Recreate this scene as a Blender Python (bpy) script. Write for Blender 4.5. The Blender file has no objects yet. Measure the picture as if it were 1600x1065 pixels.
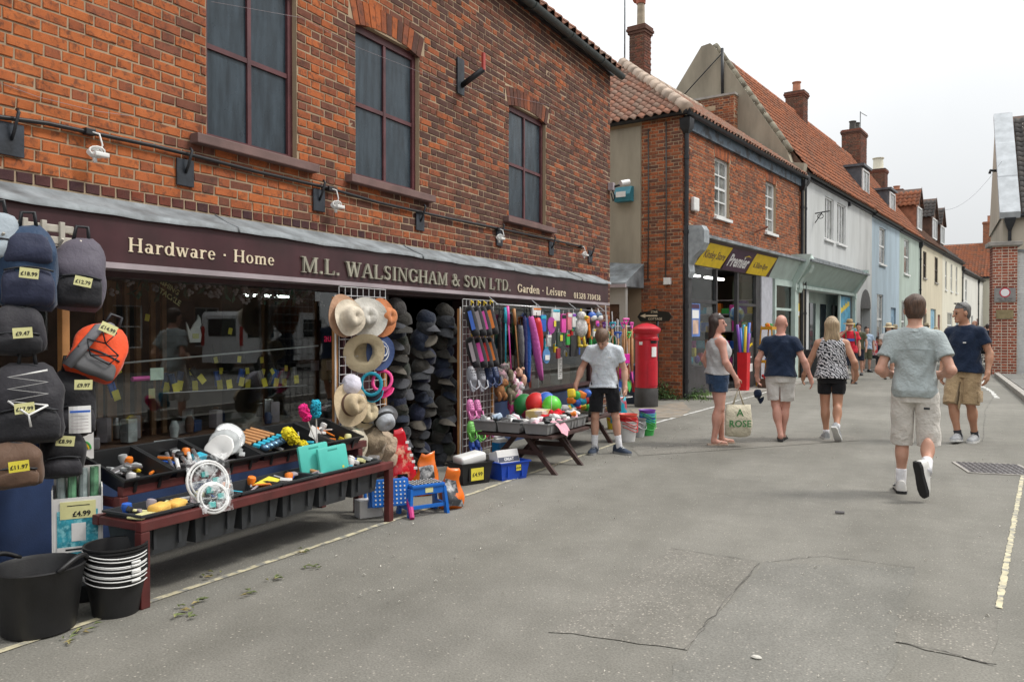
import bpy, bmesh, math, random
import numpy as np
from mathutils import Vector, Matrix, Euler
random.seed(7)
sc = bpy.context.scene
COL = sc.collection
R = math.radians
PI = math.pi
# ---------------------------------------------------------------- camera
H_EYE = 1.5
F_PX = 1250.0
YAW = math.atan(660 / F_PX)
PIT = math.atan(17.5 / F_PX)
cd = bpy.data.cameras.new('camera')
cam = bpy.data.objects.new('camera', cd)
COL.objects.link(cam)
cam.location = (0, 0, H_EYE)
cam.rotation_euler = (PI / 2 - PIT, 0, YAW)
cd.sensor_width = 36
cd.lens = F_PX / 1600 * 36
cd.clip_start = 0.05
cd.clip_end = 2000
sc.camera = cam
# ---------------------------------------------------------------- sky, sun, exposure (bright overcast day)
SUN_EL, SUN_AZ = R(52), R(60)          # azimuth measured from +Y towards +X
w = bpy.data.worlds.new('World')
sc.world = w
w.use_nodes = True
wn, wl = w.node_tree.nodes, w.node_tree.links
bg = wn['Background']
sky = wn.new('ShaderNodeTexSky')
sky.sky_type = 'NISHITA'
sky.sun_disc = False
sky.sun_elevation = SUN_EL
sky.sun_rotation = SUN_AZ
sky.air_density = 1.0
sky.dust_density = 4.0
tc = wn.new('ShaderNodeTexCoord')
cn = wn.new('ShaderNodeTexNoise')
cn.inputs['Scale'].default_value = 2.2
cn.inputs['Detail'].default_value = 5
cr = wn.new('ShaderNodeValToRGB')
cr.color_ramp.elements[0].position = 0.3
cr.color_ramp.elements[0].color = (12.4, 12.7, 12.9, 1)
cr.color_ramp.elements[1].position = 0.7
cr.color_ramp.elements[1].color = (13.9, 14.0, 14.1, 1)
mx = wn.new('ShaderNodeMix')
mx.data_type = 'RGBA'
mx.inputs[0].default_value = 0.93      # cloud cover over the blue
wl.new(tc.outputs['Generated'], cn.inputs['Vector'])
wl.new(cn.outputs['Fac'], cr.inputs['Fac'])
wl.new(sky.outputs['Color'], mx.inputs[6])
wl.new(cr.outputs['Color'], mx.inputs[7])
# overcast sky by the CIE rule: brightness (1 + 2 sin elevation) / 3 of the zenith, all round
sx_w = wn.new('ShaderNodeSeparateXYZ'); wl.new(tc.outputs['Generated'], sx_w.inputs[0])
mxz = wn.new('ShaderNodeMath'); mxz.operation = 'MAXIMUM'; wl.new(sx_w.outputs['Z'], mxz.inputs[0]); mxz.inputs[1].default_value = 0
cie = wn.new('ShaderNodeMath'); cie.operation = 'MULTIPLY_ADD'; wl.new(mxz.outputs[0], cie.inputs[0]); cie.inputs[1].default_value = 2 / 3; cie.inputs[2].default_value = 1 / 3
vsc = wn.new('ShaderNodeVectorMath'); vsc.operation = 'SCALE'; wl.new(mx.outputs[2], vsc.inputs[0]); wl.new(cie.outputs[0], vsc.inputs['Scale'])
wl.new(vsc.outputs[0], bg.inputs['Color'])
bg.inputs['Strength'].default_value = 0.1
sl = bpy.data.lights.new('sun', 'SUN')
sl.energy = 1.5
sl.angle = R(12)
sl.color = (1, 0.96, 0.9)
so = bpy.data.objects.new('sun', sl)
COL.objects.link(so)
so.location = (30, 20, 40)
sdir = Vector((math.sin(SUN_AZ) * math.cos(SUN_EL), math.cos(SUN_AZ) * math.cos(SUN_EL), math.sin(SUN_EL)))
so.rotation_euler = sdir.to_track_quat('Z', 'Y').to_euler()
vs = sc.view_settings
vs.view_transform = 'Standard'
vs.look = 'None'
vs.exposure = 0.68
vs.gamma = 1
vs.use_curve_mapping = False
sc.render.engine = 'CYCLES'
sc.cycles.max_bounces = 8
sc.cycles.transparent_max_bounces = 12
sc.cycles.use_denoising = True
# ---------------------------------------------------------------- survey: photo point -> place on a known plane
_fw = Vector((-math.sin(YAW) * math.cos(PIT), math.cos(YAW) * math.cos(PIT), -math.sin(PIT)))
_rt = Vector((math.cos(YAW), math.sin(YAW), 0))
_up = _rt.cross(_fw)
_C = Vector((0, 0, H_EYE))
def ray(px, py): return _fw + _rt * ((px - 800) / F_PX) - _up * ((py - 532.5) / F_PX)
def WX(px, py, x): d = ray(px, py); return _C + d * (x / d.x)
def G(px, py, z=0.0): d = ray(px, py); return _C + d * ((z - H_EYE) / d.z)
XF = -4.98                              # street face of the hardware shop
A2 = math.atan(890 / F_PX) - YAW        # the far terrace is turned by this
O2 = G(1066, 624)
D2 = Vector((math.sin(A2), math.cos(A2), 0))
N2 = Vector((math.cos(A2), -math.sin(A2), 0))
def RW(px, py, off=0.0):
 d = ray(px, py)
 p = _C + d * ((O2 + N2 * off - _C).dot(N2) / d.dot(N2))
 return (p - O2).dot(D2), p.z
def row_pt(x, y, z=0.0): return O2 + N2 * x + D2 * y + Vector((0, 0, z))
# ---------------------------------------------------------------- materials
def srgb(r, g, b):
 f = lambda c: (c / 255 / 12.92) if c / 255 <= .04045 else ((c / 255 + .055) / 1.055) ** 2.4
 return (f(r), f(g), f(b))
_M = {}
def _nodes(name):
 m = bpy.data.materials.new(name)
 m.use_nodes = True
 nt = m.node_tree
 return m, nt.nodes, nt.links, nt.nodes['Principled BSDF']
def _noise(n, l, vec, scale, detail=4, rough=.55, dist=0):
 t = n.new('ShaderNodeTexNoise')
 t.inputs['Scale'].default_value = scale
 t.inputs['Detail'].default_value = detail
 t.inputs['Roughness'].default_value = rough
 t.inputs['Distortion'].default_value = dist
 if vec: l.new(vec, t.inputs['Vector'])
 return t
def _ramp(n, l, src, stops):
 r = n.new('ShaderNodeValToRGB')
 e = r.color_ramp.elements
 while len(e) < len(stops): e.new(0.5)
 for i, (p, c) in enumerate(stops):
  e[i].position = p
  e[i].color = (*c, 1) if len(c) == 3 else c
 l.new(src, r.inputs['Fac'])
 return r
def _mix(n, l, fac, a, b, mode='MIX'):
 m = n.new('ShaderNodeMix')
 m.data_type = 'RGBA'
 m.blend_type = mode
 for s, v in ((0, fac), (6, a), (7, b)):
  if isinstance(v, (int, float)): m.inputs[s].default_value = v
  elif isinstance(v, tuple): m.inputs[s].default_value = (*v, 1)
  else: l.new(v, m.inputs[s])
 return m.outputs[2]
def _bump(n, l, p, h, strength, dist=.01):
 b = n.new('ShaderNodeBump')
 b.inputs['Strength'].default_value = strength
 b.inputs['Distance'].default_value = dist
 l.new(h, b.inputs['Height'])
 l.new(b.outputs['Normal'], p.inputs['Normal'])
def mat(name, c=(.5, .5, .5), rough=.6, metal=0., var=.14, vs=7., bump=.15, bs=120., dirt=0., emit=None, sheen=0., spec=.5, coord='Object', c2=None, c2s=10.):
 """plain procedural surface: base colour with soft tone variation, fine relief and optional dirt."""
 if name in _M: return _M[name]
 m, n, l, p = _nodes(name)
 t = n.new('ShaderNodeTexCoord')
 vec = t.outputs[coord]
 nz = _noise(n, l, vec, vs, 5)
 lo = tuple(max(0, x * (1 - var * 1.5)) for x in c)
 hi = tuple(min(1, x * (1 + var)) for x in c)
 col = _ramp(n, l, nz.outputs['Fac'], [(.3, lo), (.7, hi)]).outputs['Color']
 if c2:
  z2 = _noise(n, l, vec, c2s, 6, .6)
  col = _mix(n, l, _ramp(n, l, z2.outputs['Fac'], [(.48, (0, 0, 0)), (.6, (1, 1, 1))]).outputs['Color'], col, c2)
 if dirt:
  z3 = _noise(n, l, vec, vs * .6, 8, .7)
  col = _mix(n, l, _ramp(n, l, z3.outputs['Fac'], [(.45, (0, 0, 0)), (.75, (dirt,) * 3)]).outputs['Color'], col, (.05, .045, .04))
 l.new(col, p.inputs['Base Color'])
 p.inputs['Roughness'].default_value = rough
 p.inputs['Metallic'].default_value = metal
 p.inputs['Specular IOR Level'].default_value = spec
 if sheen: p.inputs['Sheen Weight'].default_value = sheen
 if emit:
  p.inputs['Emission Color'].default_value = (*c, 1)
  p.inputs['Emission Strength'].default_value = emit
 if bump:
  b = _noise(n, l, vec, bs, 3)
  _bump(n, l, p, b.outputs['Fac'], bump, .004)
 _M[name] = m
 return m
def cloth(name, c, wr=6., st=.5, rough=.9, var=.1, pattern=None):
 """woven cloth with soft creases"""
 if name in _M: return _M[name]
 m, n, l, p = _nodes(name)
 t = n.new('ShaderNodeTexCoord')
 vec = t.outputs['Object']
 a = _noise(n, l, vec, wr, 3, .5, .35)
 b = _noise(n, l, vec, 260, 2)
 col = _ramp(n, l, a.outputs['Fac'], [(.3, tuple(x * (1 - var) for x in c)), (.7, tuple(min(1, x * (1 + var)) for x in c))]).outputs['Color']
 if pattern: col = pattern(n, l, vec, col)
 l.new(col, p.inputs['Base Color'])
 p.inputs['Roughness'].default_value = rough
 p.inputs['Specular IOR Level'].default_value = .2
 p.inputs['Sheen Weight'].default_value = .15
 s0 = n.new('ShaderNodeMath'); s0.operation = 'MULTIPLY_ADD'
 fo = _noise(n, l, vec, wr * 4.5, 2, .4, .8)
 l.new(fo.outputs['Fac'], s0.inputs[0]); s0.inputs[1].default_value = .3; l.new(a.outputs['Fac'], s0.inputs[2])
 s = n.new('ShaderNodeMath'); s.operation = 'MULTIPLY_ADD'
 l.new(b.outputs['Fac'], s.inputs[0]); s.inputs[1].default_value = .05
 l.new(s0.outputs[0], s.inputs[2])
 _bump(n, l, p, s.outputs[0], st, .05)
 _M[name] = m
 return m
def glass(name, tint=(.84, .87, .87), ior=1.68, rough=0.0):
 if name in _M: return _M[name]
 m = bpy.data.materials.new(name)
 m.use_nodes = True
 n, l = m.node_tree.nodes, m.node_tree.links
 n.clear()
 o = n.new('ShaderNodeOutputMaterial')
 mxs = n.new('ShaderNodeMixShader')
 f = n.new('ShaderNodeFresnel')
 mr = n.new('ShaderNodeMapRange'); l.new(n.new('ShaderNodeNewGeometry').outputs['Backfacing'], mr.inputs['Value'])
 mr.inputs['To Min'].default_value = ior; mr.inputs['To Max'].default_value = 1 / ior      # same mirror strength from either side of a thin pane
 l.new(mr.outputs[0], f.inputs['IOR'])
 tr = n.new('ShaderNodeBsdfTransparent'); tr.inputs['Color'].default_value = (*tint, 1)
 g = n.new('ShaderNodeBsdfGlossy'); g.inputs['Roughness'].default_value = rough
 l.new(f.outputs[0], mxs.inputs[0]); l.new(tr.outputs[0], mxs.inputs[1]); l.new(g.outputs[0], mxs.inputs[2])
 l.new(mxs.outputs[0], o.inputs['Surface'])
 _M[name] = m
 return m
def brick_mat(name, stops, per='object', big=.35, bigs=.7, slope=0., blot=.72):
 """brick colour by a random number per brick, pushed about by slow patches of sooty and bright brick"""
 if name in _M: return _M[name]
 m, n, l, p = _nodes(name)
 if per == 'object':
  rnd = n.new('ShaderNodeObjectInfo').outputs['Random']
 else:
  rnd = n.new('ShaderNodeNewGeometry').outputs['Random Per Island']
 pos = n.new('ShaderNodeNewGeometry').outputs['Position']
 bn = _noise(n, l, pos, bigs, 4, .6)
 a = n.new('ShaderNodeMath'); a.operation = 'MULTIPLY_ADD'
 l.new(bn.outputs['Fac'], a.inputs[0]); a.inputs[1].default_value = big * 2;
 s = n.new('ShaderNodeMath'); s.operation = 'MULTIPLY_ADD'
 l.new(rnd, s.inputs[0]); s.inputs[1].default_value = .72; s.inputs[2].default_value = .14 - big
 l.new(s.outputs[0], a.inputs[2])
 val = a.outputs[0]
 if slope:
  sx = n.new('ShaderNodeSeparateXYZ'); l.new(pos, sx.inputs[0])
  mr = n.new('ShaderNodeMapRange')
  l.new(sx.outputs['Y'], mr.inputs['Value'])
  mr.inputs['From Min'].default_value = 2.5; mr.inputs['From Max'].default_value = 8
  mr.inputs['To Min'].default_value = -slope * .55; mr.inputs['To Max'].default_value = slope * .6
  a2 = n.new('ShaderNodeMath'); l.new(val, a2.inputs[0]); l.new(mr.outputs[0], a2.inputs[1]); val = a2.outputs[0]
 base = _ramp(n, l, val, stops).outputs['Color']
 f1 = _noise(n, l, pos, 17, 6, .68, .5)
 k = _ramp(n, l, f1.outputs['Fac'], [(.5, (0, 0, 0)), (.64, (blot,) * 3)]).outputs['Color']
 col = _mix(n, l, k, base, (.1, .055, .042))
 f3 = _noise(n, l, pos, 7, 5, .6)
 col = _mix(n, l, .7, col, _ramp(n, l, f3.outputs['Fac'], [(.3, (.62, .6, .6)), (.65, (1, 1, 1))]).outputs['Color'], 'MULTIPLY')
 f2 = _noise(n, l, pos, 160, 3)
 col = _mix(n, l, .35, col, _ramp(n, l, f2.outputs['Fac'], [(.3, (.5, .5, .5)), (.7, (1, 1, 1))]).outputs['Color'], 'MULTIPLY')
 l.new(col, p.inputs['Base Color'])
 p.inputs['Roughness'].default_value = .9
 p.inputs['Specular IOR Level'].default_value = .2
 _bump(n, l, p, f2.outputs['Fac'], .5, .006)
 _M[name] = m
 return m
# ---------------------------------------------------------------- mesh helpers
class MB:
 def __init__(s): s.v = []; s.f = []; s.mi = []
 def add(s, v, f, M=None, mi=0):
  b = len(s.v)
  s.v += [tuple(M @ Vector(p)) for p in v] if M is not None else [tuple(p) for p in v]
  s.f += [tuple(b + i for i in q) for q in f]
  s.mi += [mi] * len(f)
  return s
 def box(s, a, b, M=None, mi=0):
  (x0, y0, z0), (x1, y1, z1) = a, b
  if x0 > x1: x0, x1 = x1, x0
  if y0 > y1: y0, y1 = y1, y0
  if z0 > z1: z0, z1 = z1, z0
  return s.add([(x0, y0, z0), (x1, y0, z0), (x1, y1, z0), (x0, y1, z0), (x0, y0, z1), (x1, y0, z1), (x1, y1, z1), (x0, y1, z1)],
                     [(0, 3, 2, 1), (4, 5, 6, 7), (0, 1, 5, 4), (1, 2, 6, 5), (2, 3, 7, 6), (3, 0, 4, 7)], M, mi)
 def bbox(s, c, d, bev=.01, M=None, mi=0):
  """box with chamfered edges"""
  x, y, z = d[0] / 2, d[1] / 2, d[2] / 2
  b = min(bev, x * .9, y * .9, z * .9)
  bm = bmesh.new()
  bmesh.ops.create_cube(bm, size=2)
  for v in bm.verts: v.co = Vector((v.co.x * x, v.co.y * y, v.co.z * z))
  bmesh.ops.bevel(bm, geom=list(bm.edges), offset=b, segments=2, profile=.6, affect='EDGES')
  T = Matrix.Translation(c)
  if M is not None: T = M @ T
  bm.verts.index_update()
  s.add([v.co.copy() for v in bm.verts], [[v.index for v in f.verts] for f in bm.faces], T, mi)
  bm.free()
  return s
 def tube(s, pts, r, n=8, closed=False, cap=True, M=None, mi=0, flat=1.0):
  pts = [Vector(p) for p in pts]
  k = len(pts)
  rs = r if isinstance(r, (list, tuple)) else [r] * k
  vv, ff = [], []
  prev = None
  for i, p in enumerate(pts):
   a = pts[i - 1] if (i > 0 or closed) else p
   b = pts[(i + 1) % k] if (i < k - 1 or closed) else p
   t = (b - a)
   t = t.normalized() if t.length > 1e-9 else Vector((0, 0, 1))
   if prev is None:
    u = t.orthogonal().normalized()
    if abs(t.z) < .9: u = t.cross(Vector((0, 0, 1))).normalized()
   else:
    u = (prev - t * prev.dot(t))
    u = u.normalized() if u.length > 1e-6 else t.orthogonal().normalized()
   prev = u
   q = t.cross(u)
   for j in range(n):
    an = 2 * PI * j / n
    vv.append(p + u * (math.cos(an) * rs[i]) + q * (math.sin(an) * rs[i] * flat))
  for i in range(k if closed else k - 1):
   i2 = (i + 1) % k
   for j in range(n):
    j2 = (j + 1) % n
    ff.append((i * n + j, i * n + j2, i2 * n + j2, i2 * n + j))
  if cap and not closed:
   ff.append(tuple(range(n))[::-1]); ff.append(tuple(range((k - 1) * n, k * n)))
  return s.add(vv, ff, M, mi)
 def lathe(s, prof, n=24, M=None, mi=0, sx=1, sy=1, cap=True):
  vv, ff = [], []
  for (r, z) in prof:
   for j in range(n):
    a = 2 * PI * j / n
    vv.append((math.cos(a) * r * sx, math.sin(a) * r * sy, z))
  for i in range(len(prof) - 1):
   for j in range(n):
    j2 = (j + 1) % n
    ff.append((i * n + j, i * n + j2, (i + 1) * n + j2, (i + 1) * n + j))
  if cap:
   ff.append(tuple(range(n))[::-1]); ff.append(tuple(range((len(prof) - 1) * n, len(prof) * n)))
  return s.add(vv, ff, M, mi)
 def prism(s, poly, d0, d1, M=None, mi=0):
  """2-D outline (x,y) extruded along z from d0 to d1"""
  k = len(poly)
  vv = [(x, y, d0) for x, y in poly] + [(x, y, d1) for x, y in poly]
  ff = [tuple(range(k))[::-1], tuple(range(k, 2 * k))] + [(i, (i + 1) % k, k + (i + 1) % k, k + i) for i in range(k)]
  return s.add(vv, ff, M, mi)
 def loft(s, rings, cap=True, M=None, mi=0):
  n = len(rings[0])
  vv = [p for r in rings for p in r]
  ff = []
  for i in range(len(rings) - 1):
   for j in range(n):
    j2 = (j + 1) % n
    ff.append((i * n + j, i * n + j2, (i + 1) * n + j2, (i + 1) * n + j))
  if cap:
   ff.append(tuple(range(n))[::-1]); ff.append(tuple(range((len(rings) - 1) * n, len(rings) * n)))
  return s.add(vv, ff, M, mi)
 def sheet(s, fn, nu, nv, M=None, mi=0):
  vv = [fn(i / nu, j / nv) for j in range(nv + 1) for i in range(nu + 1)]
  ff = [(j * (nu + 1) + i, j * (nu + 1) + i + 1, (j + 1) * (nu + 1) + i + 1, (j + 1) * (nu + 1) + i) for j in range(nv) for i in range(nu)]
  return s.add(vv, ff, M, mi)
 def ball(s, c, r, n=12, M=None, mi=0):
  rx, ry, rz = r if isinstance(r, (tuple, list)) else (r, r, r)
  vv, ff = [], []
  k = max(4, n // 2)
  for i in range(k + 1):
   th = PI * i / k
   for j in range(n):
    a = 2 * PI * j / n
    vv.append((c[0] + rx * math.sin(th) * math.cos(a), c[1] + ry * math.sin(th) * math.sin(a), c[2] + rz * math.cos(th)))
  for i in range(k):
   for j in range(n):
    j2 = (j + 1) % n
    ff.append((i * n + j, (i + 1) * n + j, (i + 1) * n + j2, i * n + j2))
  return s.add(vv, ff, M, mi)
 def mesh(s, name, mats, smooth=False):
  me = bpy.data.meshes.new(name)
  me.from_pydata(s.v, [], s.f)
  for m in (mats if isinstance(mats, (list, tuple)) else [mats]): me.materials.append(m)
  if any(s.mi): me.polygons.foreach_set('material_index', s.mi)
  if smooth:
   me.polygons.foreach_set('use_smooth', [True] * len(me.polygons))
  me.validate()
  me.update()
  if smooth and smooth is not True:
   try: me.set_sharp_from_angle(angle=R(smooth))
   except Exception: pass
  return me
 def build(s, name, mats, parent=None, smooth=False, loc=None, rot=None):
  o = bpy.data.objects.new(name, s.mesh(name, mats, smooth))
  return put(o, parent, loc, rot)
def put(o, parent=None, loc=None, rot=None):
 COL.objects.link(o)
 if parent is not None: o.parent = parent
 if loc is not None: o.location = loc
 if rot is not None: o.rotation_euler = rot
 return o
def tag(o, label, cat, group=None, kind=None):
 if label: o['label'] = label
 if cat: o['category'] = cat
 if group: o['group'] = group
 if kind: o['kind'] = kind
 return o
def thing(name, label, cat, loc=(0, 0, 0), rz=0, group=None, rot=None):
 o = bpy.data.objects.new(name, None)
 o.empty_display_size = .2
 put(o, None, loc, rot if rot is not None else (0, 0, rz))
 return tag(o, label, cat, group)
def struct(o):
 o['kind'] = 'structure'
 return o
def copy_tree(o, parent=None):
 c = o.copy()
 COL.objects.link(c)
 c.parent = parent
 for ch in list(o.children): copy_tree(ch, c)
 return c
def dup(root, loc, rot, label, scale=None):
 c = copy_tree(root)
 c.location = loc
 c.rotation_euler = rot
 if scale: c.scale = scale if isinstance(scale, (tuple, list)) else (scale,) * 3
 c['label'] = label
 return c
ORD = lambda i: ['first', 'second', 'third', 'fourth', 'fifth', 'sixth', 'seventh', 'eighth', 'ninth', 'tenth'][i] if i < 10 else '%dth' % (i + 1)
nmat = lambda m: m.name.replace('_', ' ').replace('toy ', '')
def TR(x=0, y=0, z=0, rx=0, ry=0, rz=0): return Matrix.Translation((x, y, z)) @ Euler((rx, ry, rz)).to_matrix().to_4x4()
def setmat(root, old, new):
 """give a copied thing its own colour (slot linked to the object)"""
 for o in [root] + list(root.children_recursive):
  if o.type == 'MESH':
   for sl_ in o.material_slots:
    if sl_.material and sl_.material.name == old.name:
     sl_.link = 'OBJECT'; sl_.material = new
# lettering: built-in sans via a text curve, and a hand-cut serif face
def text_mesh(txt, size, depth=.002, shear=0., bold=0., spacing=1.0, align='CENTER', sx=1.0):
 cu = bpy.data.curves.new('lettering', 'FONT')
 cu.body = txt; cu.size = size; cu.extrude = depth / 2; cu.shear = shear
 cu.offset = bold; cu.space_character = spacing
 cu.align_x = align; cu.align_y = 'CENTER'; cu.resolution_u = 2
 o = bpy.data.objects.new('tmp_text', cu)
 COL.objects.link(o)
 bpy.context.view_layer.update()
 me = bpy.data.meshes.new_from_object(o.evaluated_get(bpy.context.evaluated_depsgraph_get()))
 bpy.data.objects.remove(o); bpy.data.curves.remove(cu)
 if sx != 1:
  for v in me.vertices: v.co.x *= sx
 return me
def text(txt, size, m, parent, M, name='lettering', **k):
 me = text_mesh(txt, size, **k)
 me.transform(M)
 me.materials.clear(); me.materials.append(m)
 o = put(bpy.data.objects.new(name, me), parent)
 o['kind'] = 'stuff'
 return o
def face_x(x, y, z): return Matrix(((0, 0, 1, x), (1, 0, 0, y), (0, 1, 0, z), (0, 0, 0, 1)))     # text plane facing +x, reading along +y
def face_my(x, y, z): return Matrix(((1, 0, 0, x), (0, 0, -1, y), (0, 1, 0, z), (0, 0, 0, 1)))   # facing -y, reading along +x
def _S(x0, y0, x1, y1, w): return [(x0 - w / 2, y0), (x0 + w / 2, y0), (x1 + w / 2, y1), (x1 - w / 2, y1)]
def _R(x0, x1, y0, y1): return [(x0, y0), (x1, y0), (x1, y1), (x0, y1)]
def _A(cx, cy, rx, ry, a0, a1, tv, th, n=14):
 o, i = [], []
 for k in range(n + 1):
  a = R(a0 + (a1 - a0) * k / n)
  o.append((cx + rx * math.cos(a), cy + ry * math.sin(a)))
  i.append((cx + (rx - tv) * math.cos(a), cy + (ry - th) * math.sin(a)))
 return [[o[k], o[k + 1], i[k + 1], i[k]] for k in range(n)]
def _sf(*xy): return [_R(x - .15, x + .15, y - .03, y + .03) for x, y in xy]
_T = .17
_X = .68
_GL = {
 'H': (1.02, [_S(.2, 0, .2, 1, _T), _S(.82, 0, .82, 1, _T), _R(.2, .82, .47, .54)] + _sf((.2, .03), (.2, .97), (.82, .03), (.82, .97))),
 'A': (1.0, [_S(.13, 0, .48, 1, .07), _S(.86, 0, .5, 1, .19), _R(.25, .72, .32, .38)] + _sf((.13, .03), (.86, .03))),
 'M': (1.24, [_S(.18, 0, .18, 1, .07), _S(.2, 1, .6, .03, .17), _S(1.0, 1, .6, .03, .07), _S(1.03, 0, 1.03, 1, _T)] + _sf((.18, .03), (.15, .97), (1.03, .03), (1.06, .97))),
 'W': (1.3, [_S(.13, 1, .4, 0, .18), _S(.42, 0, .66, 1, .07), _S(.64, 1, .9, 0, .18), _S(.92, 0, 1.18, 1, .07)] + _sf((.13, .97), (.64, .97), (1.17, .97))),
 'L': (.86, [_S(.22, 0, .22, 1, _T), _R(.2, .78, 0, .06), _S(.75, 0, .8, .27, .05)] + _sf((.22, .97), (.22, .03))),
 'S': (.76, _A(.38, .74, .26, .26, 25, 270, .14, .09) + _A(.38, .27, .29, .27, 90, -155, .15, .09) + [_S(.63, .72, .63, .95, .05), _S(.1, .05, .1, .28, .05)]),
 'I': (.5, [_S(.25, 0, .25, 1, _T)] + _sf((.25, .03), (.25, .97))),
 'N': (1.06, [_S(.18, 0, .18, 1, .07), _S(.18, 1, .86, .02, .19), _S(.87, 0, .87, 1, .07)] + _sf((.18, .03), (.14, .97), (.87, .97))),
 'G': (1.0, _A(.5, .5, .44, .5, 40, 320, .17, .07) + [_S(.83, .08, .83, .42, .16), _R(.66, .98, .4, .45), _S(.86, .68, .86, .95, .05)]),
 'O': (1.02, _A(.51, .5, .45, .5, 0, 360, .17, .06, 24)),
 'T': (.92, [_S(.46, 0, .46, 1, _T), _R(.06, .86, .93, 1), _S(.06, .72, .08, .96, .05), _S(.86, .72, .84, .96, .05)] + _sf((.46, .03))),
 'D': (1.02, [_S(.2, 0, .2, 1, _T), _R(.1, .48, 0, .06), _R(.1, .48, .94, 1)] + _A(.46, .5, .48, .5, -90, 90, .17, .06)),
 '&': (1.08, _A(.42, .76, .21, .24, 0, 360, .11, .07) + _A(.4, .28, .31, .28, 70, 345, .15, .07) + [_S(.3, .82, .9, 0, .17), _R(.72, .98, .5, .55), _S(.62, .12, .86, .5, .06)]),
 '.': (.34, [_R(.08, .25, 0, .17)]), '·': (.5, [_R(.17, .33, .38, .54)]), ' ': (.38, []),
 'a': (.68, _A(.28, .2, .22, .21, 0, 360, .13, .06) + [_S(.5, 0, .5, .48, .15), _R(.5, .66, 0, .05)] + _A(.33, .46, .245, .22, 0, 150, .15, .07)),
 'r': (.6, [_S(.2, 0, .2, _X, .15), _R(.06, .36, 0, .05), _R(.06, .2, .62, _X)] + _A(.44, .46, .2, .22, 30, 165, .12, .1)),
 'd': (.78, _A(.34, .34, .29, .35, 0, 360, .14, .06, 18) + [_S(.6, 0, .6, 1, .15), _R(.45, .6, .95, 1), _R(.6, .76, 0, .05)]),
 'w': (.98, [_S(.12, _X, .32, 0, .15), _S(.33, 0, .5, _X, .06), _S(.49, _X, .69, 0, .15), _S(.7, 0, .88, _X, .06), _R(0, .26, .63, _X), _R(.38, .62, .63, _X), _R(.77, .98, .63, _X)]),
 'e': (.66, _A(.34, .34, .29, .35, 5, 320, .14, .06, 18) + [_R(.15, .6, .33, .39)]),
 'o': (.72, _A(.36, .34, .31, .35, 0, 360, .14, .06, 18)),
 'n': (.8, [_S(.19, 0, .19, _X, .15), _S(.6, 0, .6, .46, .15), _R(.05, .35, 0, .05), _R(.46, .76, 0, .05), _R(.05, .2, .62, _X)] + _A(.42, .45, .255, .24, 0, 150, .15, .09)),
 'm': (1.18, [_S(.19, 0, .19, _X, .15), _S(.58, 0, .58, .46, .15), _S(.97, 0, .97, .46, .15), _R(.05, .34, 0, .05), _R(.44, .73, 0, .05), _R(.83, 1.13, 0, .05), _R(.05, .2, .62, _X)] + _A(.41, .45, .245, .24, 0, 150, .15, .09) + _A(.8, .45, .245, .24, 0, 150, .15, .09)),
 'i': (.42, [_S(.2, 0, .2, _X, .15), _R(.05, .35, 0, .05), _R(.05, .2, .62, _X), _R(.12, .29, .82, .98)]),
 's': (.58, _A(.29, .5, .2, .19, 20, 270, .12, .07) + _A(.29, .19, .22, .2, 90, -155, .12, .07)),
 'u': (.8, [_S(.2, .22, .2, _X, .15), _S(.6, 0, .6, _X, .15), _R(.06, .2, .62, _X), _R(.46, .6, .62, _X), _R(.6, .75, 0, .05)] + _A(.38, .24, .255, .26, 180, 330, .15, .09)),
 '0': (.72, _A(.36, .5, .3, .5, 0, 360, .14, .06, 20)),
 '1': (.6, [_S(.32, 0, .32, 1, .16), _R(.12, .52, 0, .05), _S(.12, .84, .3, .97, .06)]),
 '2': (.7, _A(.34, .71, .27, .29, -35, 165, .15, .08) + [_S(.12, .05, .5, .6, .13), _R(.06, .63, 0, .1)]),
 '3': (.68, _A(.32, .74, .25, .26, -90, 150, .14, .08) + _A(.31, .27, .29, .28, -150, 90, .15, .08)),
 '4': (.74, [_S(.5, 0, .5, 1, .15), _R(.04, .7, .25, .33), _S(.07, .3, .48, .98, .06)]),
 '7': (.68, [_R(.06, .64, .88, 1), _S(.24, 0, .58, .9, .14)]),
 '8': (.7, _A(.35, .75, .24, .25, 0, 360, .12, .06) + _A(.35, .27, .28, .28, 0, 360, .14, .07)),
}
def serif_mesh(txt, h, depth=.006, width=1.0, gap=.06):
 mb = MB(); x = 0.0; i = 0
 for ch in txt:
  adv, polys = _GL[ch]
  for p in polys:
   i += 1
   mb.prism([((x + a * width) * h, b * h) for a, b in p], 0, depth + (i % 23) * .00007)
  x += (adv + gap) * width
 return mb, x * h
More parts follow.
